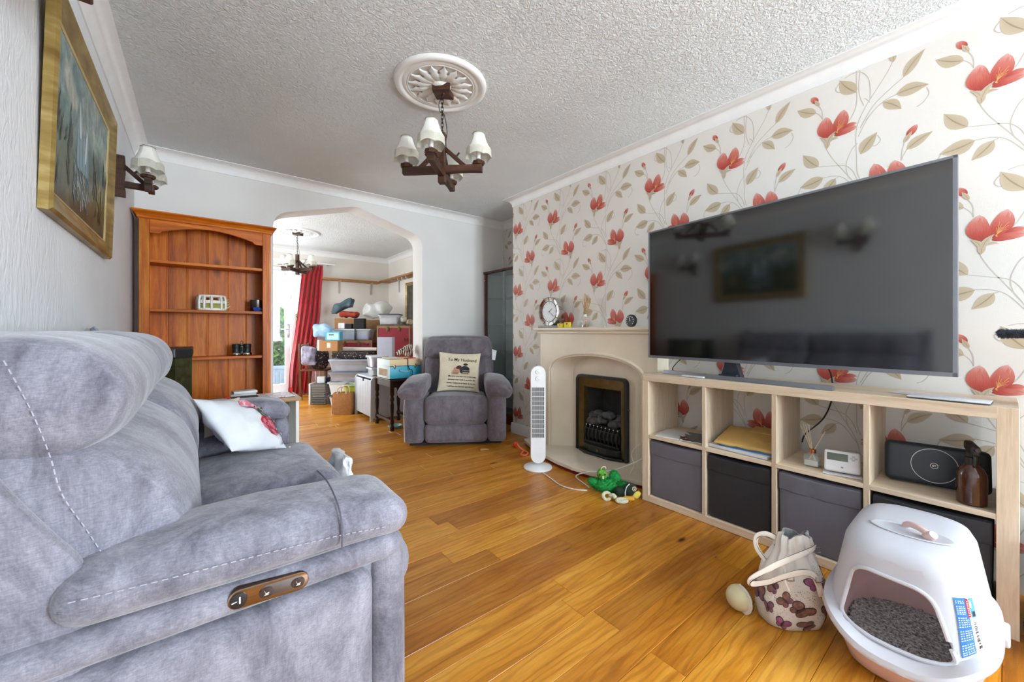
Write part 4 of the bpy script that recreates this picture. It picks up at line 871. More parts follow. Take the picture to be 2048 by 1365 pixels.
# ---- tower fan
fan = thing('tower_fan', 'white tower fan standing on the floor in front of the hearth', 'fan', (2.024, 2.226, 0), R(-40))
G().lathe([(.001,.0),(.106,0),(.110,.006),(.106,.014),(.07,.026),(.045,.034),(.001,.036)], seg=40).obj('base', M_wp, fan, smooth=40)
TW, TB, TT = .058, .048, .785
outl = arc(0, TT-TW, TW, 0, 180, 12) + arc(0, TB+TW, TW, 180, 360, 12)
g = G(); secs = []
for yy_, e in ((.052,.75),(.03,.95),(0,1),(-.040,1),(-.050,.94)):
    secs.append([(a*e, yy_, (TB+TT)/2+(b-(TB+TT)/2)*(1-(1-e)*.12)) for a, b in outl])
g.loft(secs); g.obj('body', M_wp, fan, smooth=40)
GZ0, GZ1 = .245, .625
G().box(-.046, .046, -.0535, -.048, GZ0, GZ1).obj('grille_shade_panel', plain('grille_shade_dark', (40,42,44), .8), fan, smooth=0)  # solid dark panel, its colour stands for the shade behind the bars
for k in range(14): x_ = -.0455+.091*k/13; G().box(x_-.0010, x_+.0010, -.0565, -.053, GZ0, GZ1).obj('grille_bar', M_wp, fan, smooth=0)
for k in range(12): z_ = GZ0+(GZ1-GZ0)*k/11; G().box(-.047, .047, -.0575, -.053, z_-.0011, z_+.0011).obj('grille_rail', M_wp, fan, smooth=0)
for zz in (.742, .690):
    kn = G().cyl((0,-.050,zz), (0,-.056,zz), .021, .019, seg=24).obj('dial', M_wp, fan, smooth=30); g = G(); g.bar((-.012,-.058,zz+.008), (.012,-.058,zz-.008), .005, .006); g.obj('dial_grip', M_wp, fan, bevel=.001)
# ---- pet toys
def fuzzy(g, rnd, nh, L, r=.0012, m=0):
    vs = [Vector(v) for v in g.v]; fs = list(g.f); base = len(fs)
    cen = sum(vs, Vector())/len(vs)
    for k in range(nh):
        f = fs[rnd.randrange(base)]; p = sum((vs[i] for i in f), Vector())/len(f); q = vs[f[rnd.randrange(len(f))]]; p = p.lerp(q, rnd.random()*.8)
        nn = (vs[f[1]]-vs[f[0]]).cross(vs[f[2]]-vs[f[0]]).normalized()
        if nn.dot(p-cen) < 0: nn = -nn
        d_ = (nn + Vector((rnd.uniform(-.6,.6), rnd.uniform(-.6,.6), rnd.uniform(-.7,.4)))).normalized()*L*rnd.uniform(.6,1.2); a = d_.cross(Vector((rnd.random(), .3, rnd.random()))).normalized()*r
        g.add([p-a, p+a, p+d_], [(0,1,2)], m)
    return g
M_fur = plain('bright_green_plush', (30,166,74), .95, var=.3, vs=40); rr = random.Random(5)
pl = thing('green_plush_toy', 'bright green fluffy plush toy lying on the floor by the hearth', 'plush toy', (2.075, 1.615, 0), R(-38.5))
def lump(name, c, r, sc, hairs, m=M_fur, parent=pl, L=.014, rot=0):
    g = G().ball((0,0,0), r, 14, sc=sc); g.v = [tuple(Vector(p)*(1+.18*noise.noise(Vector(p)*22+Vector(c)))) for p in g.v]
    g.xf(Matrix.Translation(c) @ Matrix.Rotation(rot, 4, 'Y')); fuzzy(g, rr, hairs, L); return g.obj(name, m, parent, smooth=60)
lump('body', (0,0,.045), .085, (1.05,.62,.50), 1900); lump('wing', (-.075,.0,.055), .05, (1.1,.5,.55), 700, rot=R(25)); lump('wing', (.055,.02,.085), .05, (.75,.5,.9), 700, rot=R(-10)); lump('tail', (.10,-.01,.045), .045, (1.2,.6,.5), 600)
hd_ = lump('head', (-.032,.005,.112), .034, (1,.9,1), 500, plain('lime_plush', (110,190,60), .95, var=.3, vs=40), L=.008)
for dx in (-.052, -.018): G().ball((dx,-.026,.120), .0055, 10).obj('eye', M_ink, pl)
G().soft((-.034,-.034,.104), (.006,.006,.010), .005, n=2).obj('beak', plain('pale_felt', (224,220,190), .8), pl)
G().tube(spline([(-.04,0,.142),(-.03,.0,.160),(-.012,0,.162),(-.008,0,.150)], 5), .0035, 6).obj('head_loop', plain('cream_cord', (226,218,190), .8), pl)
rt = thing('rope_chew', 'knotted cream rope chew lying in front of the green plush toy', 'pet toy', (2.0, 1.515, 0), R(-38.5))
M_rope = plain('cream_rope', (222,222,190), .85, var=.15, vs=90, bump=.002, bs=120)
G().tube([(-.035+.022*math.cos(R(a)), .010*math.sin(R(a)), .024+.018*math.sin(R(a))) for a in range(0, 331, 15)], .010, 8).obj('rope_end', M_rope, rt)
G().tube(spline([(-.012,-.01,.03),(.0,-.02,.036),(.012,-.03,.024)], 4), .013, 8).obj('rope_knot', M_rope, rt)
G().tube([(.045+.030*math.cos(R(a)), -.045+.012*math.sin(R(a)), .015+.004*math.sin(R(a))) for a in range(0, 361, 15)], .011, 8).obj('rope_loop', M_rope, rt)
dk = thing('duck_toy', 'plush duck head toy with a ringed eye and yellow bill against the shelf unit', 'plush toy', (2.118, 1.468, 0), R(-38.5))
M_dg = plain('dark_green_felt', (34,52,38), .9)
lump('head', (0,0,.052), .043, (1.15,.6,.95), 0, M_dg, dk); G().soft((-.055,.01,.035), (.04,.024,.026), .022, n=4).obj('neck', M_dg, dk, smooth=60)
G().tube(spline([(-.036,-.022,.010),(-.040,-.028,.040),(-.030,-.026,.075),(-.010,-.020,.092)], 5), .0028, 6).obj('collar_stitch', plain('white_cotton', (228,232,236), .85), dk)
for r_, c_, e in ((.014, (226,214,170), 0), (.009, (96,70,60), .0015), (.004, (236,226,206), .003)):
    G().cyl((.016,-.026-e,.064), (.016,-.0295-e,.064), r_, seg=18).obj('eye_ring', plain('felt_%d' % c_[1], c_, .8), dk)
G().soft((.034,-.008,.022), (.022,.020,.022), .016, n=4, fn=lambda o,u: Vector((o.x+.012*u[2], o.y, o.z-.006*u[0]))).obj('bill', plain('yellow_felt', (226,206,92), .8), dk, smooth=60)
G().soft((-.022,-.045,.013), (.032,.018,.011), .010, n=4).obj('foot', plain('orange_felt', (232,170,60), .8), dk, smooth=60)
ob = thing('ball_on_rope', 'orange ball on a coral rope lying beside the hearth', 'pet toy')
G().ball((2.225, 2.745, .026), .026, 16).obj('ball', plain('orange_rubber', (240,70,36), .4), ob)
G().tube(spline([(2.215,2.72,.03),(2.20,2.69,.045),(2.195,2.66,.03),(2.20,2.60,.012),(2.185,2.53,.010),(2.13,2.50,.009),(2.11,2.53,.009),(2.14,2.56,.009),(2.19,2.60,.010)], 6), .0075, 8).obj('rope', plain('coral_rope', (246,120,72), .8), ob)
t = tag(G().soft((0,0,.009), (.040,.010,.008), .007, n=6, fn=lambda o,u: Vector((o.x, o.y*(1+1.2*abs(u[0])**4), o.z))).obj('bone_chew', plain('tan_chew', (186,136,88), .7), smooth=60), 'small tan bone shaped chew on the floor by the armchair', 'pet toy', None, (1.955, 2.845, 0), R(-30))
# ------------------------------------------------------------------ hooded cat litter box, opening towards -x
M_pink = plain('dusty_pink_plastic', (222,190,182), .4, var=.03); M_hood = plain('white_hood_plastic', (226,232,240), .32, var=.02)
_n = M_hood.node_tree; _tr = _n.nodes.new('ShaderNodeBsdfTranslucent'); _tr.inputs[0].default_value = lin((236,226,226)); _mx = _n.nodes.new('ShaderNodeMixShader'); _mx.inputs[0].default_value = .42
_n.links.new(_n.nodes['Principled BSDF'].outputs[0], _mx.inputs[1]); _n.links.new(_tr.outputs[0], _mx.inputs[2]); _n.links.new(_mx.outputs[0], _n.nodes['Material Output'].inputs[0])
lb = thing('cat_litter_box', 'white hooded cat litter box with a pink base in front of the shelf unit', 'litter box')
LY = .190
def hood_at(z, k=0):                      # outline parameters by height: x front, x back, half width, squareness
    T = [(.000,1.60,1.97,.125,3.4),(.02,1.575,1.985,.140,3.4),(.10,1.53,2.005,.158,3.4),(.182,1.475,2.03,.178,3.2),(.188,1.445,2.05,.190,3.0),(.205,1.452,2.045,.188,3.0),(.215,1.50,2.03,.172,3.2),(.26,1.520,2.02,.163,3.4),(.34,1.535,2.01,.148,3.6),(.385,1.545,2.0,.140,3.6),(.41,1.565,1.985,.128,3.5),(.423,1.60,1.95,.108,3.3),(.427,1.66,1.90,.07,3.0)]
    for a, b in zip(T, T[1:]):
        if a[0] <= z <= b[0]:
            t = (z-a[0])/(b[0]-a[0]); return [a[i]+(b[i]-a[i])*t for i in range(1, 5)]
    return T[-1][1:]
def hood_pt(z, ang, off=0):
    xf, xb, hw, n_ = hood_at(z); cx_, ax = (xf+xb)/2, (xb-xf)/2; c_, s_ = math.cos(ang), math.sin(ang)
    px, py = math.copysign(abs(c_)**(2/n_), c_), math.copysign(abs(s_)**(2/n_), s_)
    dip = -.055*max(0, -px)**4*(1-min(1, abs(py))**2.5)*max(0, min(1, (z-.11)/.06, (.30-z)/.07))
    return Vector((cx_+px*(ax+off), LY+py*(hw+off), z+dip))
def ringz(z, off=0, seg=72): return [hood_pt(z, 2*math.pi*(k+.5)/seg, off) for k in range(seg)]
g = G(); g.loft([ringz(z) for z in (.0,.02,.06,.10,.14,.182)], cap=False); g.add(ringz(.0), [tuple(range(72))[::-1]])
g.loft([[p+Vector((0,0,.004)) for p in ringz(z, -.005)] for z in (.0,.02,.10,.178)], cap=False); g.add([p+Vector((0,0,.004)) for p in ringz(0, -.005)], [tuple(range(72))])
g.loft([ringz(.182), [p+Vector((0,0,.0)) for p in ringz(.182, -.005)]], cap=False)
g.obj('base_tray', M_pink, lb, smooth=50)
zs = (.188,.196,.205,.215,.235,.26,.30,.34,.365,.385,.398,.41,.418,.423,.427)
BOT = [(yb_, .2155-.055*(1-min(1, abs(math.copysign(abs((yb_-LY)/.172), yb_-LY)))**2.5)*.97+.004) for yb_ in (.313,.28,.24,.19,.14,.105,.075)]
OPN = BOT+[(.118,.318),(.145,.338),(.262,.345),(.288,.328)]
OP = []
for i, p in enumerate(OPN): OP += [tuple(q) for q in roundc(p, OPN[i-1], OPN[(i+1) % len(OPN)], .018, 4)] if i >= 6 or i == 0 else [p]

g = G(); g.loft([ringz(z) for z in zs], cap=False); g.add(ringz(.427), [tuple(range(72))])
hood = g.obj('hood', M_hood, lb, smooth=50)
bm = bmesh.new(); bm.from_mesh(hood.data)
for i in range(len(OP)):                       # cut the opening's outline into the front, then drop the faces inside
    (ya, za), (yb, zb) = OP[i], OP[(i+1) % len(OP)]
    fr = [f for f in bm.faces if f.calc_center_median().x < 1.66 and f.calc_center_median().z < .385]
    ge = list({e for f in fr for e in f.edges}) + list({v for f in fr for v in f.verts}) + fr
    bmesh.ops.bisect_plane(bm, geom=ge, dist=1e-6, plane_co=(1.5, ya, za), plane_no=(0, zb-za, -(yb-ya)))
def in_poly(y, z):
    c_ = False
    for i in range(len(OP)):
        (y1, z1), (y2, z2) = OP[i], OP[i-1]
        if (z1 > z) != (z2 > z) and y < (y2-y1)*(z-z1)/(z2-z1)+y1: c_ = not c_
    return c_
kill = []
for f in bm.faces:
    q = f.calc_center_median()
    if q.x < 1.66 and in_poly(q.y, q.z): kill.append(f)
bmesh.ops.delete(bm, geom=kill, context='FACES')
bm.to_mesh(hood.data); bm.free(); hood.data.shade_smooth(); hood.data.set_sharp_from_angle(angle=R(50))
m_ = hood.modifiers.new('s', 'SOLIDIFY'); m_.thickness = .005; m_.offset = -1
def front_x(y, z):                     # hood front at given y,z
    z = max(.2155, z); xf, xb, hw, n_ = hood_at(z); u = min(.999, abs(y-LY)/hw); return (xf+xb)/2 - (xb-xf)/2*(1-u**n_)**(1/n_)
lip = [Vector((front_x(y_, z_)-.003, y_, max(z_, .215))) for y_, z_ in OP if z_ > .2]
i0 = max(range(len(OP)), key=lambda i: 0)
top = [(y_, z_) for y_, z_ in OP if z_ > .2]; top.sort(key=lambda p: 0)
def op_loop():
    out = []
    for i in range(len(OP)):
        a, b = Vector(OP[i]), Vector(OP[(i+1) % len(OP)])
        for k in range(6):
            p = a.lerp(b, k/6); out.append(p)
    return out
seq = [p for p in op_loop()]
st_i = next(i for i in range(len(seq)) if seq[i-1].y < .225 <= seq[i].y)
seq = seq[st_i:]+seq[:st_i]; seq = [p for p in seq if True]
G().tube([Vector((front_x(p.x, p.y)-.002, p.x, p.y)) for p in seq], .0055, 8).obj('opening_lip', M_hood, lb)
# handle recess, handle and grip
def tp(x, y): return Vector((x, y, .428))
G().lathe([(.075,.0),(.082,.003),(.078,.0045),(.070,.002),(.001,.001)], (0,0,0), 36, 0, Matrix.Translation((1.702, .180, .4265)) @ Matrix.Diagonal((.60,1.12,1,1))).obj('handle_recess', M_hood, lb)
g = G(); g.tube(spline([(1.736,.196,.430),(1.728,.188,.441),(1.708,.166,.446),(1.688,.144,.442),(1.680,.134,.432)], 6), .009, 10); g.obj('handle', M_pink, lb)
G().cyl((1.690,.146,.430), (1.676,.130,.448), .013, .011, seg=16).obj('handle_grip', M_pink, lb, bevel=.003)
for yy_ in (.0,): G().soft((1.77, yy_, .190), (.05,.009,.014), .007, n=3).obj('latch', M_hood, lb, smooth=50)
# sticker wrapped on the hood to the right of the opening
def st_pt(s, t, off=.0012):             # s 0..1 across, t 0..1 up
    z = .222+.118*t; a = math.pi + .60 + .42*s - .05*t; return hood_pt(z, a, off)
def patch(g, s0, s1, t0, t1, m, off=.0012, k=6, j=6):
    vs = [st_pt(s0+(s1-s0)*a/k, t0+(t1-t0)*b/j, off) for a in range(k+1) for b in range(j+1)]
    g.add(vs, [(a*(j+1)+b, (a+1)*(j+1)+b, (a+1)*(j+1)+b+1, a*(j+1)+b+1) for a in range(k) for b in range(j)], m)
g = G(); patch(g, 0, 1, 0, 1, 0)
g.obj('sticker', plain('sticker_white', (236,238,242), .35), lb, smooth=60, label='printed product sticker')
g = G(); patch(g, 0, .60, 0, 1, 0, .0016); patch(g, .52, .68, .62, .98, 1, .002); patch(g, .74, .98, .60, .98, 2, .002); patch(g, .70, .82, .80, .94, 3, .0023); patch(g, .78, .93, .62, .72, 4, .0023)
rr = random.Random(2)
for c_ in range(5):
    for r_ in range(26):
        if r_ % 6 == 5: continue
        s0 = .05+.105*c_; t0 = .03+.036*r_; 
        if s0 > .46 and t0 > .58: continue
        patch(g, s0, s0+rr.uniform(.04,.085), t0, t0+.014, 3, .0021, 1, 1)
for r_ in range(9): patch(g, .56, .64, .65+.034*r_, .662+.034*r_, 3, .0024, 1, 1)
tt = .16
while tt < .52:
    w_ = rr.choice([.006,.010,.016]); patch(g, .74, .90, tt, tt+w_, 4, .0021, 1, 1); tt += w_+rr.choice([.006,.010,.014])
patch(g, .78, .84, .04, .09, 4, .0021, 1, 1); patch(g, .87, .93, .04, .09, 4, .0021, 1, 1); patch(g, .8, .9, .115, .135, 4, .0021, 1, 1)
g.obj('sticker_print', [plain('sticker_blue', (28,112,186), .35), plain('sticker_red', (196,26,44), .35), plain('sticker_sky', (70,160,206), .35), plain('sticker_white', (236,238,242), .35), plain('black_ink', (30,30,32), .5)], lb, smooth=60, kind='stuff')
# grey litter: a heap and pellets
rr = random.Random(11)
def lz(x, y): return .072 + .012*noise.noise(Vector((x*9, y*9, 0))) - .05*(x-1.75) + .012*math.sin(x*17+y*9)
def inside(x, y, m_=.012): 
    xf, xb, hw, n_ = hood_at(.07); return abs((x-(xf+xb)/2)/((xb-xf)/2-m_))**n_ + abs((y-LY)/(hw-m_))**n_ < 1
g = G()
for k in range(4200):
    x, y = rr.uniform(1.53, 1.98), rr.uniform(.03, .35)
    if not inside(x, y): continue
    z = lz(x, y)+rr.uniform(-.004,.005); a = rr.uniform(0, 3.14); L = rr.uniform(.006,.012); tl = rr.uniform(-.35,.35)
    d_ = Vector((math.cos(a), math.sin(a), tl)).normalized()*L; p = Vector((x,y,z)); g.bar(p-d_, p+d_, .0062, .0052)
gs = []
nx = 24
for i in range(nx+1):
    for j in range(nx+1):
        a, b = i/nx*2-1, j/nx*2-1; x, y = 1.770+a*.222*math.sqrt(1-b*b/2), LY+b*.140*math.sqrt(1-a*a/2); gs.append((x, y, lz(x, y)-.006))
g.add(gs, [(i*(nx+1)+j, (i+1)*(nx+1)+j, (i+1)*(nx+1)+j+1, i*(nx+1)+j+1) for i in range(nx) for j in range(nx)])
n = N('grey_pellets'); n.set(Base_Color=n.ramp(n.noise(n.coords(), 130, 2), [(.32, (118,116,114)), (.55, (176,174,170)), (.72, (214,212,208))]), Roughness=.9)
g.obj('litter', n.m, lb, smooth=0, kind='stuff', label='loose grey litter pellets')

# ------------------------------------------------------------------ butterfly handbag
hb = thing('handbag', 'cream slouchy handbag printed with purple and brown butterflies standing before the shelf unit', 'handbag', (1.670, .488, 0), R(-40)); hb.scale = (.94,.94,.97)
M_bag = plain('cream_leather', (226,220,212), .35, var=.05, vs=9); M_lin = plain('silver_lining', (170,172,172), .35, var=.15, vs=14)
BZ = [(0,.100,.060,.0),(.006,.118,.074,.0),(.05,.134,.088,.003),(.11,.134,.090,.006),(.17,.118,.082,.008),(.215,.098,.068,.010),(.245,.080,.052,.012),(.265,.076,.048,.014),(.290,.084,.054,.014),(.318,.088,.056,.014)]
def bag_pt(z, ang, off=0):
    for a, b in zip(BZ, BZ[1:]):
        if a[0] <= z <= b[0]+1e-9:
            t = (z-a[0])/(b[0]-a[0]); rx, ry, ox = [a[i]+(b[i]-a[i])*t for i in (1,2,3)]; break
    else: rx, ry, ox = BZ[-1][1:]
    pl_ = 1 + .15*max(0, (z-.14)/.18)*math.sin(ang*11+z*20) + .05*noise.noise(Vector((math.cos(ang)*2, math.sin(ang)*2, z*14))) + .035*math.sin(ang*5+z*30)*min(1, z/.1)
    c_, s_ = math.cos(ang), math.sin(ang); q = 2/2.6
    return Vector((ox+math.copysign(abs(c_)**q, c_)*(rx*pl_+off), math.copysign(abs(s_)**q, s_)*(ry*pl_+off)-.0, z + (.010*math.sin(ang*4+1) if z > .3 else 0)))
BZ = [(a, b*.88, c_*.92, d_) for a, b, c_, d_ in BZ]
BZ[6] = (.245,.074,.046,.012); BZ[7] = (.265,.064,.040,.016); BZ[8] = (.290,.060,.034,.018); BZ[9] = (.318,.052,.026,.02)
zz_ = [0,.006,.028,.05,.08,.11,.14,.17,.195,.215,.232,.245,.265,.278,.29,.305,.318]
g = G(); sg_ = 88; g.loft([[bag_pt(z, 2*math.pi*k/sg_) for k in range(sg_)] for z in zz_], cap=False); g.add([bag_pt(0, 2*math.pi*k/sg_) for k in range(sg_)], [tuple(range(sg_))[::-1]])
g.obj('body', M_bag, hb, smooth=70)
g = G(); g.loft([[bag_pt(z, 2*math.pi*k/sg_, -.006) for k in range(sg_)] for z in (.318,.28,.25)], cap=False); g.loft([[bag_pt(.318, 2*math.pi*k/sg_) for k in range(sg_)],[bag_pt(.318, 2*math.pi*k/sg_, -.006) for k in range(sg_)]], cap=False); g.add([bag_pt(.25, 2*math.pi*k/sg_, -.006) for k in range(sg_)], [tuple(range(sg_))]); g.obj('lining', M_lin, hb, smooth=70)
def bag_fn(pts, lift): return [bag_pt(max(.004, min(.30, z)), -math.pi/2 + s_/.105, lift) for s_, z in pts]
bcol = [plain('butterfly_plum', (150,100,124), .4, var=.35, vs=60), plain('butterfly_brown', (150,112,104), .4, var=.4, vs=60), plain('butterfly_dark', (70,54,56), .4), plain('butterfly_magenta', (176,104,148), .4, var=.3, vs=60), plain('dot_green', (98,120,108), .6)]
rr = random.Random(8); g = G(); lay = 0
def butterfly(cx_, cz_, sz, rot, ca, cb):
    global lay
    for sgn in (-1, 1):
        for (dx, dz, r_, w_) in ((.62,.40,.62,1.15),(.48,-.42,.48,1.0)):
            lay += 1; a = rot; X, Z = sgn*dx*sz, dz*sz; c_ = (cx_+X*math.cos(a)-Z*math.sin(a), cz_+X*math.sin(a)+Z*math.cos(a))
            blob(g, c_, r_*sz*1.0, 2, 12, w_, a+sgn*(.7 if dz > 0 else -.6), bag_fn, .0010+.00003*lay); blob(g, c_, r_*sz*.84, ca if dz > 0 else cb, 12, w_, a+sgn*(.7 if dz > 0 else -.6), bag_fn, .0016+.00003*lay)
    blob(g, (cx_, cz_), .16*sz, 2, 8, 4.2, rot+1.57, bag_fn, .0035)
for b_ in ((-.012,.088,0.025,-.7,1,1),(.075,.085,0.0218,.5,1,0),(-.055,.115,0.0234,.9,1,0),(-.06,.030,0.0218,-.4,3,0),(.028,.175,.022,.2,3,3),(.085,.155,.024,-.5,0,1),(.012,.028,.020,2.2,1,1),(-.115,.075,.020,.3,0,0),(.12,.05,.03,.8,0,1),(.115,.195,.02,.1,0,0),(-.105,.15,.022,1.2,1,0),(.17,.11,.03,.2,1,0),(-.17,.1,.03,.2,1,0)): butterfly(*b_)
for k in range(420):
    cc = rr.choice(((.03,.125),(.055,.06),(-.075,.065),(.06,.21),(-.02,.14),(.10,.12),(-.1,.11))); blob(g, (cc[0]+rr.gauss(0,.02), cc[1]+rr.gauss(0,.016)), .0011, 4, 5, 1, 0, bag_fn, .0009)
g.obj('butterfly_print', bcol, hb, smooth=0, kind='stuff')
def ribbon(g, pts, w, th, up=None, step=8, m=0):
    ps = spline(pts, step); secs = []
    for i, p in enumerate(ps):
        t = (ps[min(i+1,len(ps)-1)]-ps[max(i-1,0)]).normalized(); u = Vector(up) if up else Vector((0,-1,0)); a = t.cross(u).normalized()*w/2; b = a.cross(t).normalized()*th/2
        secs.append([p-a-b, p+a-b, p+a+b, p-a+b])
    return g.loft(secs, m)
M_strap = plain('cream_strap', (232,226,216), .3, var=.03); M_edge = plain('strap_edge', (52,46,44), .5)
SA = [(.066,-.045,.292),(.03,-.075,.298),(-.03,-.098,.292),(-.10,-.105,.268),(-.155,-.10,.235),(-.192,-.085,.198),(-.180,-.068,.172),(-.13,-.085,.188),(-.08,-.105,.222),(-.03,-.112,.240),(.012,-.105,.228),(.035,-.100,.195),(.05,-.098,.15)]
def strap(pts, w=.020):
    s_ = ribbon(G(), pts, w, .0035).obj('strap', M_strap, hb, smooth=40, bevel=.0008)
    for e in (-1, 1): G().tube([p+Vector((0,0,e*w*.5)) for p in spline(pts, 6)], .0013, 5).obj('strap_edge', M_edge, s_)
strap(SA); strap([(-.072,.02,.20),(-.105,.03,.25),(-.105,.03,.292),(-.075,.02,.308),(-.030,.01,.292)], .018)
for c_ in ((.075,-.04,.282),(.035,-.104,.212),(-.062,-.098,.212)):
    g = G(); r_ = [(-.012,-.009),(.012,-.009),(.012,.009),(-.012,.009),(-.012,-.009)]; g.tube([(c_[0]+a, c_[1]-.003, c_[2]+b) for a, b in r_], .0022, 6); g.obj('buckle', M_mirror, hb)
G().tube(spline([(.05,-.10,.155),(.06,-.102,.125),(.07,-.10,.10)], 5), .004, 6).obj('drawstring', M_strap, hb); G().tube(spline([(-.075,-.088,.235),(-.08,-.098,.20),(-.07,-.105,.17)], 5), .0045, 6).obj('drawstring', M_strap, hb)
bl = thing('leather_ball_bag', 'round cream ball pouch lying on the floor beside the butterfly handbag', 'pouch', (1.582, .622, 0), R(-40))
M_cb = plain('pale_cream_leather', (212,202,160), .4, var=.06)
G().ball((0,0,.044), .044, 24).obj('body', M_cb, bl); 
ribbon(G(), [(.0+.0455*math.cos(R(a))*.35, -.0455*math.cos(R(a)), .044+.0455*math.sin(R(a))) for a in range(-80, 100, 12)], .016, .003, up=(1,.3,0), step=2).obj('strap', M_strap, bl, smooth=40)
G().tube([(.012+.0465*math.cos(R(a))*.35, -.0465*math.cos(R(a)), .044+.0465*math.sin(R(a))) for a in range(-80, 100, 8)], .0014, 5).obj('strap_edge', M_edge, bl)

# ------------------------------------------------------------------ cat tree at the right edge
ct = thing('cat_tree', 'dark grey carpeted cat tree at the right hand end of the shelf unit', 'cat tree', (2.25, -.262, 0))
n = N('charcoal_carpet'); n.set(Base_Color=n.ramp(n.noise(n.coords(), 60, 3), [(.3, (46,52,64)), (.7, (78,86,102))]), Roughness=1).bump(n.noise(n.coords(), 220, 2), .004); M_car = n.m
def disc(name, r, z0_, z1_, c_=(0,0)):
    rd = min(.02, (z1_-z0_)/2); pr = [(.001,z0_)] + [(r-rd+rd*math.cos(R(a)), (z0_+rd if a < 0 else z1_-rd)+rd*math.sin(R(a))) for a in range(-90, 91, 15)] + [(.001,z1_)]
    g = G().lathe(pr, (c_[0], c_[1], 0), 48); fuzzy(g, rr, 2500, .006, .0008); return g.obj(name, M_car, ct, smooth=50)
disc('base_board', .222, 0, .045); disc('platform', .22, 1.020, 1.048, (-.05,.062))
disc('hide_drum', .218, .046, .36)
G().cyl((.0,-.06,.36), (.0,-.06,1.02), .045, seg=24).obj('sisal_post', plain('sisal', (190,164,120), .9, bump=.003, bs=200), ct, smooth=40)
# ------------------------------------------------------------------ pine bookcase in the corner
PC = ((158,74,4), (216,112,14), (242,154,36))
M_pinez = wood('orange_pine_upright', *PC, 'z', .4, .9, knots=5.5, grain=.25); M_pinex = wood('orange_pine_board', *PC, 'x', .4, .9, grain=.3); M_piney = wood('orange_pine_side', *PC, 'z', .4, .9, grain=.3)
bk = thing('pine_bookcase', 'tall open orange pine bookcase with an arched top in the corner by the archway', 'bookcase')
BX0, BX1, BF, BB, BT = -.330, .452, 3.72, 3.955, 1.885
def bx_(name, m, *a, bv=.002): return G().box(*a).obj(name, m, bk, smooth=0, bevel=bv, bseg=1)
bx_('side_panel', M_piney, BX0+.006, BX0+.028, BF+.02, BB, 0, BT-.05); bx_('side_panel', M_piney, BX1-.028, BX1-.006, BF+.02, BB, 0, BT-.05)
for a, b in ((BX0, BX0+.056), (BX1-.056, BX1)):
    st_ = bx_('face_stile', M_pinez, a, b, BF, BF+.022, 0, BT-.055, bv=.003)
    for e in (.014, .024): G().box(a+.0005+e if a < 0 else b-e-.004, a+e+.004 if a < 0 else b-e-.0005, BF-.0025, BF+.001, .1, BT-.2).obj('reeding', M_pinez, st_, smooth=0)
fz = [(BX0+.0565, BT-.055), (BX0+.0565, BT-.150), (BX0+.09, BT-.150)] + [(BX0+.09+.03*math.sin(R(k*15)), BT-.150+.018*(1-math.cos(R(k*15)))) for k in range(1, 7)]
n_ = 18
def archz(t): return BT-.132 + .052*math.sin(math.pi*t)
fz += [(BX0+.12+(BX1-BX0-.24)*k/n_, archz(k/n_)) for k in range(n_+1)]
fz += [(BX1-.09-.03*math.sin(R(k*15)), BT-.150+.018*(1-math.cos(R(k*15)))) for k in range(6, 0, -1)] + [(BX1-.09, BT-.150), (BX1-.0565, BT-.150), (BX1-.0565, BT-.055)]
G().prism(fz, BF, BF+.02, 'y').obj('arched_fascia', M_pinex, bk, smooth=30, bevel=.002, bseg=1)
g = G(); pr = [(0,0),(0,.066),(-.040,.066),(-.040,.058),(-.032,.050),(-.020,.040),(-.012,.026),(-.012,.014),(-.006,.010),(-.006,0)]      # cornice, mitred at both ends
secs = []
for k, (x, sx) in enumerate(((BX0, -1), (BX1, 1))): secs.append([(x - sx*q if q < 0 else x, BF+q+.02, BT-.06+z) for q, z in pr])
g.loft(secs); g.box(BX0-.0, BX1+.0, BF+.02, BB, BT-.012, BT+.006)
for sx, x in ((-1, BX0), (1, BX1)): g.loft([[(x - sx*q if q < 0 else x, y_+(q+.02 if y_ == BF else 0), BT-.06+z) for q, z in pr] for y_ in (BF, BB)])
g.obj('cornice', M_pinex, bk, smooth=0)
w6 = [0, .128, .262, .408, .560, .700, .84]; xi0, xi1 = BX0+.03, BX1-.03; sc6 = (xi1-xi0)/.84
for i in range(6):
    a, b = xi0+w6[i]*sc6, xi0+w6[i+1]*sc6
    G().prism([(a,BB),(a,BB-.008),(a+.003,BB-.011),(a+.004,BB-.015),(b-.008,BB-.015),(b-.004,BB-.009),(b,BB-.008),(b,BB)], .06, BT-.03).obj('back_board', M_pinez, bk, smooth=0)
SHZ = (1.553, 1.206, .852, .505, .10)
for z_ in SHZ: bx_('shelf', M_pinex, BX0+.028, BX1-.028, BF+.024, BB-.016, z_-.021, z_)
bx_('plinth', M_pinex, BX0+.03, BX1-.03, BF+.004, BF+.022, 0, .08)
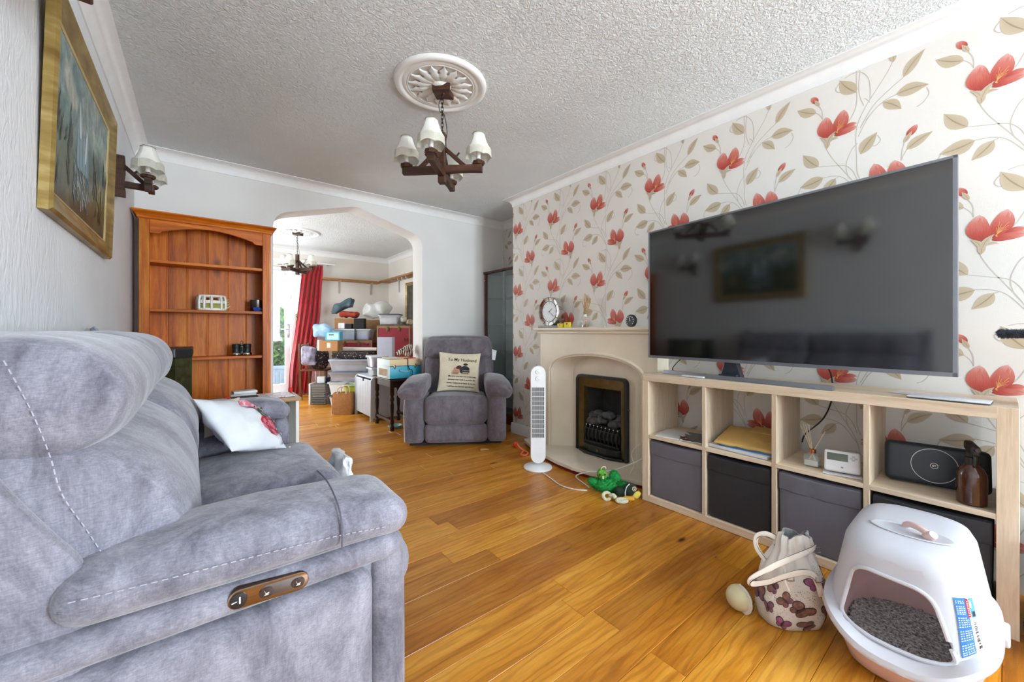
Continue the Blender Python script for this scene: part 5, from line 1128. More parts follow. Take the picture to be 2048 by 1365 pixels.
# things on the bookcase
t = thing('lattice_basket', 'white moulded openwork basket with yellow green cloth inside on the middle shelf', 'basket', (.073, 3.815, SHZ[1]+.001), R(6))
M_cream = plain('off_white_plastic', (226,224,212), .4, var=.04)
def bring(z, e=1): 
    return [(.092*e*math.copysign(abs(math.cos(a))**.7, math.cos(a)), .06*e*math.copysign(abs(math.sin(a))**.7, math.sin(a)), z) for a in [2*math.pi*k/48 for k in range(48)]]
def hoop(z, h, name='band', e=1.0): return G().loft([bring(z, e), bring(z+h, e*.99), bring(z+h, e*.94), bring(z, e*.94), bring(z, e)], cap=False).obj(name, M_cream, t, smooth=40)
hoop(0, .016); hoop(.052, .022); hoop(.103, .012, e=.94)
for a in (-150, -118, -92, -62, -30, 20, 60, 90, 120, 160):
    w_ = R(a); p = lambda e, z: Vector((.090*e*math.copysign(abs(math.cos(w_))**.7, math.cos(w_)), .0585*e*math.copysign(abs(math.sin(w_))**.7, math.sin(w_)), z))
    G().tube(spline([p(1,.01), p(1.0,.04), p(1.0,.07), p(.93,.108)], 4), .009, 6).obj('upright', M_cream, t)
g = G().soft((0,0,.033), (.078,.046,.028), .024, n=5, fn=wob(.008, 22, 3)); g.obj('green_cloth', plain('olive_yellow_cloth', (176,174,84), .9, var=.25, vs=20), t, smooth=60)
for k in range(4): G().tube(spline([(.085,-.03+.02*k,.02+.02*k),(.10,-.035+.02*k,.025+.02*k),(.108,-.03+.02*k,.035+.018*k)], 4), .005, 6).obj('tie', plain('straw_tie', (206,196,150), .8), t)
t = thing('dark_beaker', 'dark metal beaker with a blue ribbon at the end of the middle shelf', 'beaker', (.368, 3.83, SHZ[1]+.001))
n = N('dark_steel'); n.set(Base_Color=n.ramp(n.noise(n.coords(), 6, 2), [(.3, (74,66,62)), (.7, (104,96,92))]), Metallic=.9, Roughness=.28); M_dst = n.m
G().lathe([(.001,.0),(.048,.0),(.050,.003),(.050,.094),(.047,.094),(.047,.006),(.001,.006)], seg=32).obj('cup', M_dst, t, smooth=40)
g = G()
for k in range(7): g.tube(spline([(.0+.008*k-.02,-.053,.006),(-.01+.009*k-.02,-.06,.02),(.005*k-.02,-.054,.03)], 4), .004, 6)
g.obj('ribbon', plain('blue_ribbon', (48,76,168), .6), t, kind='stuff')
t = thing('binoculars', 'black binoculars standing upright on the lower shelf of the bookcase', 'binoculars', (.262, 3.80, SHZ[2]+.001))
for sx in (-1, 1):
    G().lathe([(.001,.0),(.030,.0),(.031,.016),(.028,.02),(.027,.060),(.029,.066),(.029,.088),(.024,.092),(.001,.092)], (sx*.036,0,0), 24).obj('barrel', M_black, t, smooth=40)
    G().lathe([(.0315,.002),(.0335,.005),(.0335,.018),(.0315,.021)], (sx*.036,0,0), 24).obj('silver_ring', M_mirror, t, smooth=40)
G().soft((0,0,.045), (.014,.012,.038), .008, n=3).obj('hinge', M_black, t); G().cyl((0,-.012,.03), (0,-.012,.065), .006, seg=12).obj('focus_wheel', M_black, t)
G().tube(spline([(-.006,0,.08),(-.008,0,.105),(0,0,.116),(.008,0,.105),(.006,0,.08)], 5), .0025, 6).obj('loop_strap', M_black, t)
# ------------------------------------------------------------------ aquarium behind the sofa
aq = thing('aquarium', 'dark green murky fish tank with a black hood between the sofa and the bookcase', 'aquarium')
AQ = [(-.335,2.80),(-.104,2.80),(-.032,2.87),(-.032,3.26),(-.335,3.26)]; AQ2 = [(x*.985-.002, y_+(3.0-y_)*.03) for x, y_ in AQ]
n = N('murky_water'); 
n.set(Base_Color=n.ramp(n.noise(n.coords((1,1,.7)), 14, 4, .6, 1.5), [(.3, (30,30,10)), (.55, (52,50,18)), (.66, (74,84,34))]), Roughness=.06); M_murk = n.m
cen = Vector((-.19, 3.0))
def sc_(P, e): return [tuple(cen+(Vector(p)-cen)*e) for p in P]
G().prism(sc_(AQ2, .985), .445, .893).obj('water', M_murk, aq, smooth=0)
g = G()
for i in range(5):
    a, b = Vector(AQ2[i]), Vector(AQ2[(i+1) % 5]); g.add([(a.x,a.y,.44),(b.x,b.y,.44),(b.x,b.y,.90),(a.x,a.y,.90)], [(0,1,2,3)])
g.obj('glass_wall', glass('tank_glass', (150,156,110), .03), aq, smooth=0)
G().prism(AQ, .898, .948).obj('hood', M_black, aq, smooth=0, bevel=.006); G().prism(AQ, .40, .445).obj('base_trim', M_black, aq, smooth=0, bevel=.004)
G().prism(sc_(AQ, .96), .0, .40).obj('cabinet', M_black, aq, smooth=0, bevel=.004)
G().box(-.30, -.19, 2.775, 2.806, .66, .86).obj('filter', M_black, aq, bevel=.004)
# ------------------------------------------------------------------ white side table with a wood top beyond the sofa
tb = thing('side_table', 'white side table with a wood edged top at the far end of the sofa', 'side table')
M_ltop = wood('light_wood_top', (180,140,92), (206,166,116), (220,186,140), 'x', .45)
G().box(.10, .538, 2.955, 3.285, .578, .600).obj('table_top', M_ltop, tb, smooth=0, bevel=.003)
for a, b in ((.505,.525),(.115,.135)): G().box(a, b, 2.97, 3.27, 0, .578).obj('side_panel', M_white, tb, smooth=0, bevel=.002)
G().box(.135, .505, 3.25, 3.266, .1, .578).obj('back_panel', M_white, tb, smooth=0); G().box(.135, .505, 2.97, 3.25, .22, .24).obj('shelf', M_white, tb, smooth=0)
n = N('patterned_paper'); n.set(Base_Color=n.ramp(n.noise(n.coords(), 26, 3, .5, 2), [(.40, (232,228,228)), (.52, (226,220,222)), (.56, (190,60,62)), (.60, (230,226,226)), (.70, (60,60,74)), (.74, (234,230,230))]), Roughness=.5)
tag(G().box(-.17, .17, -.115, .115, 0, .006).obj('patterned_magazine', n.m, smooth=0, bevel=.001), 'open red and white patterned magazine on the side table top', 'magazine', None, (.335, 3.13, .6015), R(3))
tag(G().box(-.07, .07, -.05, .05, 0, .022).obj('grey_book', plain('grey_cover', (196,196,194), .5), bevel=.002), 'thick grey book at the bottom of the small pile on the side table', 'book', None, (.23, 3.18, .609), R(-4))
tag(G().box(-.066, .066, -.047, .047, 0, .016).obj('white_book', plain('white_black_cover', (222,222,218), .4), bevel=.002), 'white topped book lying on the grey book on the side table', 'book', None, (.235, 3.18, .632), R(5))
t = thing('remote_control', 'black television remote lying on the red patterned magazine beside the books', 'remote control', (.215, 3.055, .609), R(6)); G().soft((0,0,.009), (.085,.022,.0085), .007, n=4).obj('body', M_black, t)
for k in range(8): G().cyl((-.06+.016*k, -.004, .017), (-.06+.016*k, -.004, .0188), .004, seg=8).obj('button', plain('mid_grey', (120,120,126), .5), t)
t = thing('second_remote', 'short black remote lying on the patterned magazine in front of the table edge', 'remote control', (.22, 3.012, .609), R(-3)); G().soft((0,0,.009), (.075,.018,.0085), .007, n=4).obj('body', M_black, t)
for k in range(6): G().cyl((-.05+.016*k, 0, .017), (-.05+.016*k, 0, .0188), .0035, seg=8).obj('button', plain('mid_grey', (120,120,126), .5), t)
tag(G().soft((0,0,0), (.020,.014,.042), .012, n=4, fn=wob(.005, 30, 2)).obj('red_cloth_tag', plain('bright_red_cloth', (226,40,34), .8), smooth=60), 'bright red crumpled cloth hanging at the near corner of the side table', 'cloth', None, (.128, 2.938, .605))
tag(G().soft((0,0,0), (.014,.012,.016), .009, n=3).obj('red_bottle_cap', plain('bright_red_cloth', (226,40,34), .8), smooth=60), 'small red cap at the far right corner of the side table top', 'cap', None, (.520, 3.262, .6165))
# ------------------------------------------------------------------ gold framed waterfall painting
pic = thing('framed_painting', 'large gold framed oil painting of a waterfall on the white textured wall', 'painting')
PW, PH = 1.03, .695
MTp = Matrix.Translation((-.3735, 1.765, 1.405)) @ Matrix.Rotation(R(90), 4, 'Z') @ Matrix.Rotation(R(1.6), 4, 'X')      # local x along wall (+y), local -y out into the room
n = N('gilt_frame'); n.set(Base_Color=n.ramp(n.noise(n.coords((2,2,9)), 3, 4), [(.3, (126,100,48)), (.55, (160,134,74)), (.75, (192,170,112))]), Metallic=.45, Roughness=.4); M_gilt = n.m
prf = [(0,0),(0,-.022),(.010,-.030),(.022,-.026),(.040,-.018),(.066,-.012),(.070,-.009),(.070,0)]
def mitre(g, x0, x1, z0, z1, pr):
    cs = [(x0,z0,1,1),(x1,z0,-1,1),(x1,z1,-1,-1),(x0,z1,1,-1)]
    rings = [[(x+sx*q, d_, z+sz*q) for q, d_ in pr] for x, z, sx, sz in cs]
    for i in range(4): g.loft([rings[i], rings[(i+1) % 4]], cap=False)
g = G(); mitre(g, 0, PW, 0, PH, prf); g.xf(MTp).obj('gold_frame', M_gilt, pic, smooth=25)
g = G(); mitre(g, .070, PW-.070, .070, PH-.070, [(0,-.010),(.004,-.012),(.010,-.008),(.010,0)]); g.xf(MTp).obj('inner_slip', plain('pale_gold_slip', (206,186,130), .4, .3), pic, smooth=25)
n = N('waterfall_painting'); tcn = n.n('ShaderNodeUVMap').outputs[0]; sp = n.n('ShaderNodeSeparateXYZ', ins={0: tcn})
nz = n.noise(n.n('ShaderNodeMapping', ins={'Vector': tcn, 'Scale': (7,4,1)}).outputs[0], 1, 6, .62, .9)
hgt = n.n('ShaderNodeMath', operation='MULTIPLY_ADD', ins={0: nz, 1: .8, 2: sp.outputs[1]})
colp = n.ramp(hgt.outputs[0], [(.42, (44,56,38)), (.62, (88,96,58)), (.80, (70,92,80)), (1.0, (112,144,144))])
sky_ = n.ramp(nz, [(.3, (84,122,132)), (.5, (150,172,172)), (.7, (206,204,190))])
sm = n.n('ShaderNodeMath', operation='MULTIPLY_ADD', ins={0: nz, 1: .55, 2: sp.outputs[1]}); colp = n.mix(n.ramp(sm.outputs[0], [(.86, (0,0,0)), (1.0, (255,255,255))]), colp, sky_)
dk_ = n.noise(n.n('ShaderNodeMapping', ins={'Vector': tcn, 'Scale': (22,9,1)}).outputs[0], 1, 4, .6, .5)
colp = n.mix(.6, colp, n.ramp(dk_, [(.35, (160,160,140)), (.62, (255,255,245))]), 'MULTIPLY')
gold = n.ramp(n.noise(n.n('ShaderNodeMapping', ins={'Vector': tcn, 'Scale': (5,6,1), 'Location': (3,1,0)}).outputs[0], 1, 5, .7), [(.56, (0,0,0)), (.68, (120,120,120))]); colp = n.mix(gold, colp, lin((176,160,84)))
n.set(Base_Color=colp, Roughness=.35); M_land = n.m
g = G(); vs = []; nx, nz_ = 1, 1
x0, x1, z0_, z1_ = .078, PW-.078, .078, PH-.078
g.add([(x0,-.0065,z0_),(x1,-.0065,z0_),(x1,-.0065,z1_),(x0,-.0065,z1_)], [(0,1,2,3)]); g.uv = {0:(0,0),1:(1,0),2:(1,1),3:(0,1)}
g.xf(MTp).obj('canvas', M_land, pic, smooth=0)
# strokes of falling water, foam and trees (the paint itself)
g = G(); rr = random.Random(12); lay = 0
def stroke(u0, v0, u1, v1, w0, w1, m, wig=.004):
    w0, w1 = w0*1.5, w1*1.5
    global lay
    lay += 1; ps = []; L_ = 7
    for k in range(L_+1):
        t = k/L_; ps.append(Vector((x0+(x1-x0)*(u0+(u1-u0)*t)+rr.uniform(-wig,wig), z0_+(z1_-z0_)*(v0+(v1-v0)*t))))
    vs = []
    for k, p in enumerate(ps):
        w_ = (w0+(w1-w0)*k/L_)/2*(1 if 0 < k < L_ else .3); vs += [(p.x-w_, -.0068-.000012*lay, p.y), (p.x+w_, -.0068-.000012*lay, p.y)]
    g.add(vs, [(2*k, 2*k+1, 2*k+3, 2*k+2) for k in range(L_)], m)
for k in range(16): stroke(.36+.012*k+rr.uniform(-.01,.01), rr.uniform(.58,.64), .37+.014*k, .33, .008, .020, rr.choice([1,1,2]), .002)
for k in range(4): stroke(.375+.006*k, .80-.015*k, .40+.006*k, .55, .003, .008, 0, .002); stroke(.515+.006*k, .67, .50+.007*k, .42, .003, .008, 0, .002)
for k in range(90): a = rr.uniform(.30,.60); v_ = rr.uniform(.12,.36); stroke(a, v_, a+rr.uniform(.01,.05), v_-rr.uniform(.03,.08), .003, .005, rr.choice([0,1,1,2,2,2]), .002)
for k in range(30): a = rr.choice([rr.uniform(.0,.28), rr.uniform(.66,.99)]); v_ = rr.uniform(.05,.5); stroke(a, v_, a+rr.uniform(-.03,.03), v_+rr.uniform(.08,.24), .010, .004, rr.choice([3,3,4]), .008)
for k in range(18): a = rr.uniform(.68,.9); stroke(a, rr.uniform(.2,.45), a+rr.uniform(-.05,.05), rr.uniform(.25,.5), .008, .005, 5, .003)
g.xf(MTp).obj('brush_strokes', [plain('foam_white', (214,226,230), .4), plain('water_blue', (136,164,176), .4), plain('water_teal', (96,130,140), .4), plain('tree_dark', (30,40,30), .4), plain('tree_brown', (70,58,36), .4), plain('leaf_gold', (156,144,72), .4)], pic, smooth=0, kind='stuff')
# ------------------------------------------------------------------ rustic beam lamps
M_beam = wood('dark_adzed_beam', (54,34,24), (84,54,40), (106,72,54), 'x', .5, 1.2, grain=.4)
M_shade = plain('cream_lamp_fabric', (242,241,232), .8, var=.04); M_fringe = plain('cream_fringe', (226,224,208), .9, var=.12); M_trim = plain('olive_braid', (150,144,116), .9)
def adzed(g, p0, p1, w, h, m=0, seg=7, sd=0):
    p0, p1 = Vector(p0), Vector(p1); d_ = (p1-p0); L = d_.length; t = d_.normalized(); a = t.cross(Vector((0,0,1))); a = a.normalized() if a.length > .1 else Vector((1,0,0)); b = a.cross(t).normalized(); r_ = random.Random(sd); secs = []
    for k in range(seg+1):
        e = 1+r_.uniform(-.10,.06); p = p0+d_*k/seg; c_ = .22
        secs.append([p+a*w/2*e*x+b*h/2*e*y_ for x, y_ in ((-1,-1+c_),(-1+c_,-1),(1-c_,-1),(1,-1+c_),(1,1-c_),(1-c_,1),(-1+c_,1),(-1,1-c_))])
    return g.loft(secs, m)
def lampshade(parent, c, s=1.0):
    # six curved panels, scalloped fringe, braid at top
    sg = 36; Z = [(.095,.032),(.080,.036),(.05,.045),(.02,.060),(.0,.068)]
    def rad(r, w): 
        f = (w/(math.pi/3)) % 1; return r*(1-.055*math.sin(math.pi*f))
    def ring(r, z, scal=0): return [Vector((c[0]+s*rad(r, 2*math.pi*k/sg)*math.cos(2*math.pi*k/sg), c[1]+s*rad(r, 2*math.pi*k/sg)*math.sin(2*math.pi*k/sg), c[2]+s*(z+scal*math.sin(math.pi*((k*6/sg) % 1))))) for k in range(sg)]
    sh = G().loft([ring(r, z+.075, .010 if z == 0 else 0) for z, r in Z], cap=False).obj('lamp_shade', M_shade, parent, smooth=25)
    m_ = sh.modifiers.new('s', 'SOLIDIFY'); m_.thickness = .0015
    g = G(); sg2 = 120
    for k in range(sg2):                              # hanging threads, finely pleated
        w0, w1 = 2*math.pi*k/sg2, 2*math.pi*(k+.8)/sg2; sc0 = .010*math.sin(math.pi*((k*6/sg2) % 1))
        for rr_ in (.0688,):
            P_ = lambda w, z, e: (c[0]+s*rad(rr_*e, w)*math.cos(w), c[1]+s*rad(rr_*e, w)*math.sin(w), c[2]+s*z)
            g.add([P_(w0,.079+sc0,1.02), P_(w1,.079+sc0,1.02), P_(w1,.034+sc0,1.05), P_(w0,.034+sc0,1.05)], [(0,1,2,3)])
    g.obj('fringe', M_fringe, sh, smooth=0, kind='stuff')
    G().tube(ring(.0325, .170)+[ring(.0325, .170)[0]], .0022*s, 5).obj('braid', M_trim, sh)
    b = G().lathe([(.001,.03),(.012,.03),(.012,.075),(.018,.09),(.022,.11),(.016,.13),(.001,.137)], c, 14).obj('candle_bulb', plain('white_bulb', (236,234,226), .35), parent)
    return sh
def chandelier(name, label, x, y, zc, rz, drop, arm=.205, s=1.0):
    t = thing(name, label, 'chandelier', (x, y, 0), rz)
    g = G(); zb = drop; adzed(g, (-arm-.02,0,zb), (arm+.02,0,zb), .036, .042, sd=3); g.obj('cross_beam', M_beam, t, smooth=0)
    g = G(); adzed(g, (0,-arm-.02,zb-.022), (0,arm+.02,zb-.022), .036, .042, sd=5); g.obj('cross_beam', M_beam, t, smooth=0)
    g = G(); adzed(g, (0,0,zb-.075), (0,0,zb+.20), .040, .040, sd=6); g.obj('centre_post', M_beam, t, smooth=0)
    for dx, dy in ((1,0),(-1,0),(0,1),(0,-1)):
        g = G(); adzed(g, (dx*.018,dy*.018,zb+.115), (dx*.13,dy*.13,zb+.012), .022, .022, seg=4, sd=7); g.obj('brace', M_beam, t, smooth=0)
        p = Vector((dx*.075,dy*.075,zb+.065)); G().cyl(p+Vector((dx*.0,dy*.0,0)), p+Vector((dx*.022,dy*.022,.026)), .005, seg=8).obj('peg', M_beam, t)
        G().lathe([(.001,.012),(.030,.014),(.036,.022),(.034,.032),(.001,.034)], (dx*arm,dy*arm,zb+(0 if dx else -.022)+.004), 8).obj('candle_pan', M_beam, t, smooth=0)
        lampshade(t, (dx*arm, dy*arm, zb+(0 if dx else -.022)+.020), s)
    g = G(); zt = ZC-.012; g.prism([(a*.052*(1+.12*((k*7) % 3-1)), b*.052*(1+.1*((k*5) % 3-1))) for k, (a, b) in enumerate(((-1,-1),(0,-.86),(1,-1),(.9,0),(1,1),(0,.9),(-1,1),(-.88,0)))], zt-.034, zt); g.obj('ceiling_plate', M_beam, t, smooth=0, bevel=.004)
    G().ball((0.012,-.012,zt-.036), .004, 8).obj('screw', M_brass, t)
    z = zt-.036; k = 0
    while z > zb+.205:
        g = G(); w_ = .007; h_ = .013; ax = (1,0) if k % 2 else (0,1)
        g.tube([(ax[0]*w_*math.cos(q), ax[1]*w_*math.cos(q), z-h_+h_*math.sin(q)*1.25) for q in [2*math.pi*i/14 for i in range(15)]], .0018, 5); g.obj('chain_link', plain('dark_chain', (58,54,48), .4, .8), t); z -= .022; k += 1
    G().tube(spline([(.01,0,zt-.03),(-.018,.004,zt-.075),(-.014,0,zt-.125),(.012,-.004,zt-.15),(.030,-.01,zb+.21),(.022,-.006,zb+.16)], 6), .0022, 6).obj('flex', M_black, t)
    return t
def rose(name, label, x, y, r):
    t = thing(name, label, 'ceiling rose', (x, y, ZC), 0); M_pl = plain('white_plaster', (238,238,234), .55, var=.02)
    G().lathe([(r,-.001),(r*.985,-.012),(r*.95,-.018),(r*.90,-.020),(r*.86,-.016),(r*.83,-.010),(r*.80,-.013),(r*.76,-.015),(r*.72,-.010),(r*.70,-.006),(r*.68,-.006),(.001,-.006)], seg=72, caps=False).obj('disc', M_pl, t, smooth=40)
    rr = random.Random(2)
    for k in range(16):                               # acanthus leaves in relief
        a = 2*math.pi*k/16; g = G(); L = r*.50; c_, s_ = math.cos(a), math.sin(a); vs = []
        for i in range(8):
            q = i/7; rr_ = r*.19 + L*q; w_ = r*.095*math.sin(math.pi*min(1, q*.9+.12))**.7*(1+.28*math.sin(q*19)); lift = -.008-.010*math.sin(math.pi*q)-.005*(q > .8)
            for e, dz in ((-1, .004), (-.5, -.003), (0, -.001), (.5, -.003), (1, .004)): vs.append((rr_*c_-e*w_*s_, rr_*s_+e*w_*c_, lift+dz))
        g.add(vs, [(i*5+j, i*5+j+1, i*5+j+6, i*5+j+5) for i in range(7) for j in range(4)]); g.obj('leaf', M_pl, t, smooth=60)
    G().lathe([(.001,-.026),(r*.16,-.024),(r*.20,-.016),(r*.22,-.008)], seg=36, caps=False).obj('boss', M_pl, t, smooth=40)
    G().tube([(r*.715*math.cos(2*math.pi*k/60), r*.715*math.sin(2*math.pi*k/60), -.011) for k in range(61)], .004, 6).obj('bead_ring', M_pl, t)
    return t
rose('ceiling_rose', 'round white moulded ceiling rose above the chandelier in the front room', 1.046, 1.947, .252)
chandelier('chandelier', 'dark rustic beam chandelier with cream fringed shades in the front room', 1.058, 1.955, 2.0, R(-44), 1.945)
rose('ceiling_rose', 'round white ceiling rose seen through the archway in the dining room', 1.045, 6.03, .285)
chandelier('chandelier', 'dark beam chandelier with cream shades seen through the archway', 1.045, 6.03, 2.0, R(-38), 1.90, .19)
def wall_lamp(y, label):
    t = thing('wall_lamp', label, 'wall lamp', (XL, y, 0), 0, 'beam wall lamps on the left wall')
    g = G(); adzed(g, (.017,0,1.80), (.017,0,2.03), .058, .030, sd=2); g.obj('back_plate', M_beam, t, smooth=0)
    g = G(); adzed(g, (.03,0,1.872), (.145,0,1.872), .030, .036, sd=4); g.obj('arm', M_beam, t, smooth=0)
    g = G(); adzed(g, (.03,0,1.985), (.125,0,1.895), .020, .020, seg=4, sd=5); g.obj('brace', M_beam, t, smooth=0); G().cyl((.075,0,1.94), (.098,0,1.962), .005, seg=8).obj('peg', M_beam, t)
    g = G(); adzed(g, (.148,-.118,1.885), (.148,.118,1.885), .030, .030, sd=6); g.obj('cross_bar', M_beam, t, smooth=0)
    g = G(); adzed(g, (.148,-.085,1.832), (.148,-.085,1.912), .036, .036, seg=3, sd=8); g.obj('end_block', M_beam, t, smooth=0)
    for sy in (-1, 1):
        G().lathe([(.001,.0),(.030,.002),(.034,.010),(.032,.018),(.001,.020)], (.148,sy*.098,1.90), 8).obj('candle_pan', M_beam, t, smooth=0); lampshade(t, (.148, sy*.098, 1.905), 1.0)
wall_lamp(3.09, 'rustic beam wall lamp with two cream fringed shades between the painting and the bookcase'); wall_lamp(1.325, 'rustic beam wall lamp with cream fringed shades above and nearer than the painting')
# ------------------------------------------------------------------ glass display cabinet in the alcove
cb = thing('display_cabinet', 'tall dark wood glass fronted display cabinet in the alcove behind the armchair', 'display cabinet')
M_mah = wood('mahogany', (66,30,18), (92,46,28), (112,62,40), 'z', .35, 1, grain=.3); CX0, CX1, CY0, CY1, CZ = 2.712, 3.012, 3.20, 3.945, 1.742
def cbx(name, *a): return G().box(*a).obj(name, M_mah, cb, smooth=0, bevel=.002, bseg=1)
cbx('top', CX0-.012, CX1, CY0-.008, CY1+.01, CZ, CZ+.024); cbx('base', CX0, CX1, CY0, CY1, 0, .10)
for a in (CY0, CY1-.030): cbx('post', CX0, CX0+.030, a, a+.030, .10, CZ); cbx('post', CX1-.022, CX1, a, a+.030, .10, CZ)
M_cg = glass('cabinet_glass', (226,238,238), .06)
G().box(CX0+.004, CX0+.009, CY0+.03, 3.585, .11, CZ-.004).obj('glass_door', M_cg, cb, smooth=0); G().box(CX0+.012, CX0+.017, 3.565, CY1-.03, .11, CZ-.004).obj('glass_door', M_cg, cb, smooth=0)
for a in (CY0+.008, CY1-.012): G().box(CX0+.03, CX1-.022, a, a+.004, .11, CZ-.004).obj('glass_side', M_cg, cb, smooth=0)
G().box(CX1-.012, CX1-.006, CY0+.01, CY1-.01, .1, CZ).obj('back_panel', plain('pale_back_panel', (214,222,222), .4), cb, smooth=0)
cbx('centre_strip', CX0+.02, CX0+.032, 3.56, 3.585, .11, CZ)
for z_ in (1.44, 1.12, .80, .46): G().box(CX0+.035, CX1-.02, CY0+.014, CY1-.016, z_, z_+.006).obj('glass_shelf', glass('shelf_glass', (170,200,196), .22), cb, smooth=0)
G().ball((CX0-.004, CY1-.015, 1.66), .009, 10).obj('knob', M_mirror, cb)
# ------------------------------------------------------------------ dining room: curtain, shelves, picture
cu = thing('curtain', 'long red curtain swept sideways at the garden door', 'curtain')
M_cur = plain('red_satin', (172,14,26), .42, var=.12, vs=4, Sheen_Weight=.3)
def curt(name, y0, prof, folds, amp, ph):
    nu, nv = 60, 26; vs = []
    for j in range(nv+1):
        z = .03 + (2.16-.03)*j/nv; 
        for k in range(len(prof)-1):
            if prof[k][0] <= z <= prof[k+1][0] or k == len(prof)-2:
                t = (z-prof[k][0])/(prof[k+1][0]-prof[k][0]); xl = prof[k][1]+(prof[k+1][1]-prof[k][1])*t; xr = prof[k][2]+(prof[k+1][2]-prof[k][2])*t; break
        for i in range(nu+1):
            u = i/nu; w = u*folds*2*math.pi + ph + .5*math.sin(z*2.2)
            vs.append((xl+(xr-xl)*u + .006*math.sin(w*2), y0 + amp*math.sin(w)*(.75+.25*math.sin(z*3+u*5)) , z))
    g = G().add(vs, [(j*(nu+1)+i, j*(nu+1)+i+1, (j+1)*(nu+1)+i+1, (j+1)*(nu+1)+i) for j in range(nv) for i in range(nu)])
    o = g.obj(name, M_cur, cu, smooth=80); m_ = o.modifiers.new('s', 'SOLIDIFY'); m_.thickness = .003
curt('drape', 7.13, [(.0,1.10,1.40),(.5,1.13,1.47),(.95,1.19,1.53),(1.3,1.23,1.575),(1.8,1.28,1.60),(2.0,1.30,1.62),(2.2,1.44,1.62)], 5, .035, .4)
rl = thing('curtain_rail', 'thin white curtain rail above the garden door', 'curtain rail'); G().box(.20, 1.80, 7.115, 7.135, 2.175, 2.195).obj('rail', M_white, rl, bevel=.003)
for x in (.3, 1.0, 1.72): G().box(x-.012, x+.012, 7.13, 7.27, 2.178, 2.192).obj('bracket', M_white, rl, smooth=0)
M_shw = wood('honey_pine_shelf', (150,98,48), (182,124,66), (200,144,84), 'x', .45)
t = thing('wall_shelf', 'long narrow honey wood shelf on the far dining room wall', 'shelf'); G().box(1.60, 2.58, 7.07, 7.27, 1.925, 1.955).obj('board', M_shw, t, smooth=0, bevel=.003)
for x in (1.90, 2.45): G().box(x-.008, x+.008, 7.25, 7.27, 1.72, 1.925).box(x-.008, x+.008, 7.10, 7.25, 1.915, 1.925).obj('bracket', plain('bracket_grey', (190,188,180), .5), t, smooth=0)
t = thing('side_wall_shelf', 'honey wood shelf with white hooks on the side wall of the dining room', 'shelf'); G().box(2.60, 2.80, 5.3, 7.24, 1.955, 1.985).obj('board', wood('honey_pine_shelf_y', (150,98,48), (182,124,66), (200,144,84), 'y', .45), t, smooth=0, bevel=.003)
for y_ in (6.75, 5.6): G().box(2.78, 2.80, y_-.008, y_+.008, 1.75, 1.955).box(2.63, 2.78, y_-.008, y_+.008, 1.945, 1.955).obj('bracket', plain('bracket_grey', (190,188,180), .5), t, smooth=0)
for y_ in (6.42, 6.25, 6.08): G().tube(spline([(2.63,y_,1.955),(2.63,y_,1.925),(2.645,y_,1.91),(2.66,y_,1.925)], 4), .006, 6).obj('hook', M_white, t)
t = thing('gilt_picture', 'narrow gilt framed picture on the side wall of the dining room', 'picture'); g = G(); mp = Matrix.Translation((2.798, 6.45, 1.10)) @ Matrix.Rotation(R(-90), 4, 'Z')
mitre(g, 0, .9, 0, .78, [(0,0),(0,-.02),(.02,-.03),(.05,-.012),(.05,0)]); g.xf(mp).obj('frame', M_gilt, t, smooth=25); G().box(.045, .855, -.008, -.004, .045, .735).xf(mp).obj('print', plain('dark_print', (84,78,62), .4, var=.5, vs=9), t, smooth=0)
# ------------------------------------------------------------------ stored belongings, front row first
M_tub = glass('tub_plastic', (232,236,244), .30, .12); M_tubw = glass('white_tub_plastic', (240,244,250), .75, .15); M_lidg = plain('grey_tub_rim', (196,204,214), .35)
def tub(name, label, c, sx, sy, h, rz=0, lid=None, mat=None, fill=None, group=None):
    t = thing(name, label, 'storage tub', c, rz, group); e = .90
    def rg(k, z, o=0): return [(a*k+math.copysign(o, a), b*k+math.copysign(o, b), z) for a, b in rrect(-sx, sx, -sy, sy, .025, 3)]
    g = G(); g.loft([rg(e, .002), rg(e, .002), rg(1, h-.02), rg(1, h-.02, .012), rg(1, h-.006, .012), rg(1, h-.006, .004)], cap=False); g.add(rg(e, .002), [tuple(range(16))]); g.obj('body', mat or M_tub, t, smooth=40)
    g = G(); 
    if lid is not None: g.loft([rg(1, h-.008, .014), rg(1, h+.006, .014), rg(1, h+.010, .004)]); g.obj('lid', lid, t, smooth=30, bevel=.002)
    else: g.loft([rg(1, h-.022, .013), rg(1, h-.004, .013), rg(1, h-.004, .002), rg(1, h-.022, .002), rg(1, h-.022, .013)], cap=False); g.obj('rim', M_lidg, t, smooth=30)
    if fill: 
        for k, (f0, f1, col) in enumerate(fill):
            G().soft((0, 0, f0+(f1-f0)/2), (sx*.82, sy*.82, (f1-f0)/2), .02, n=4, fn=wob(.012, 12, k+sx*9)).obj('contents', col, t, smooth=60)
    return t
cl = lambda nm, c, **k: plain(nm, c, .9, var=.3, vs=22, **k)
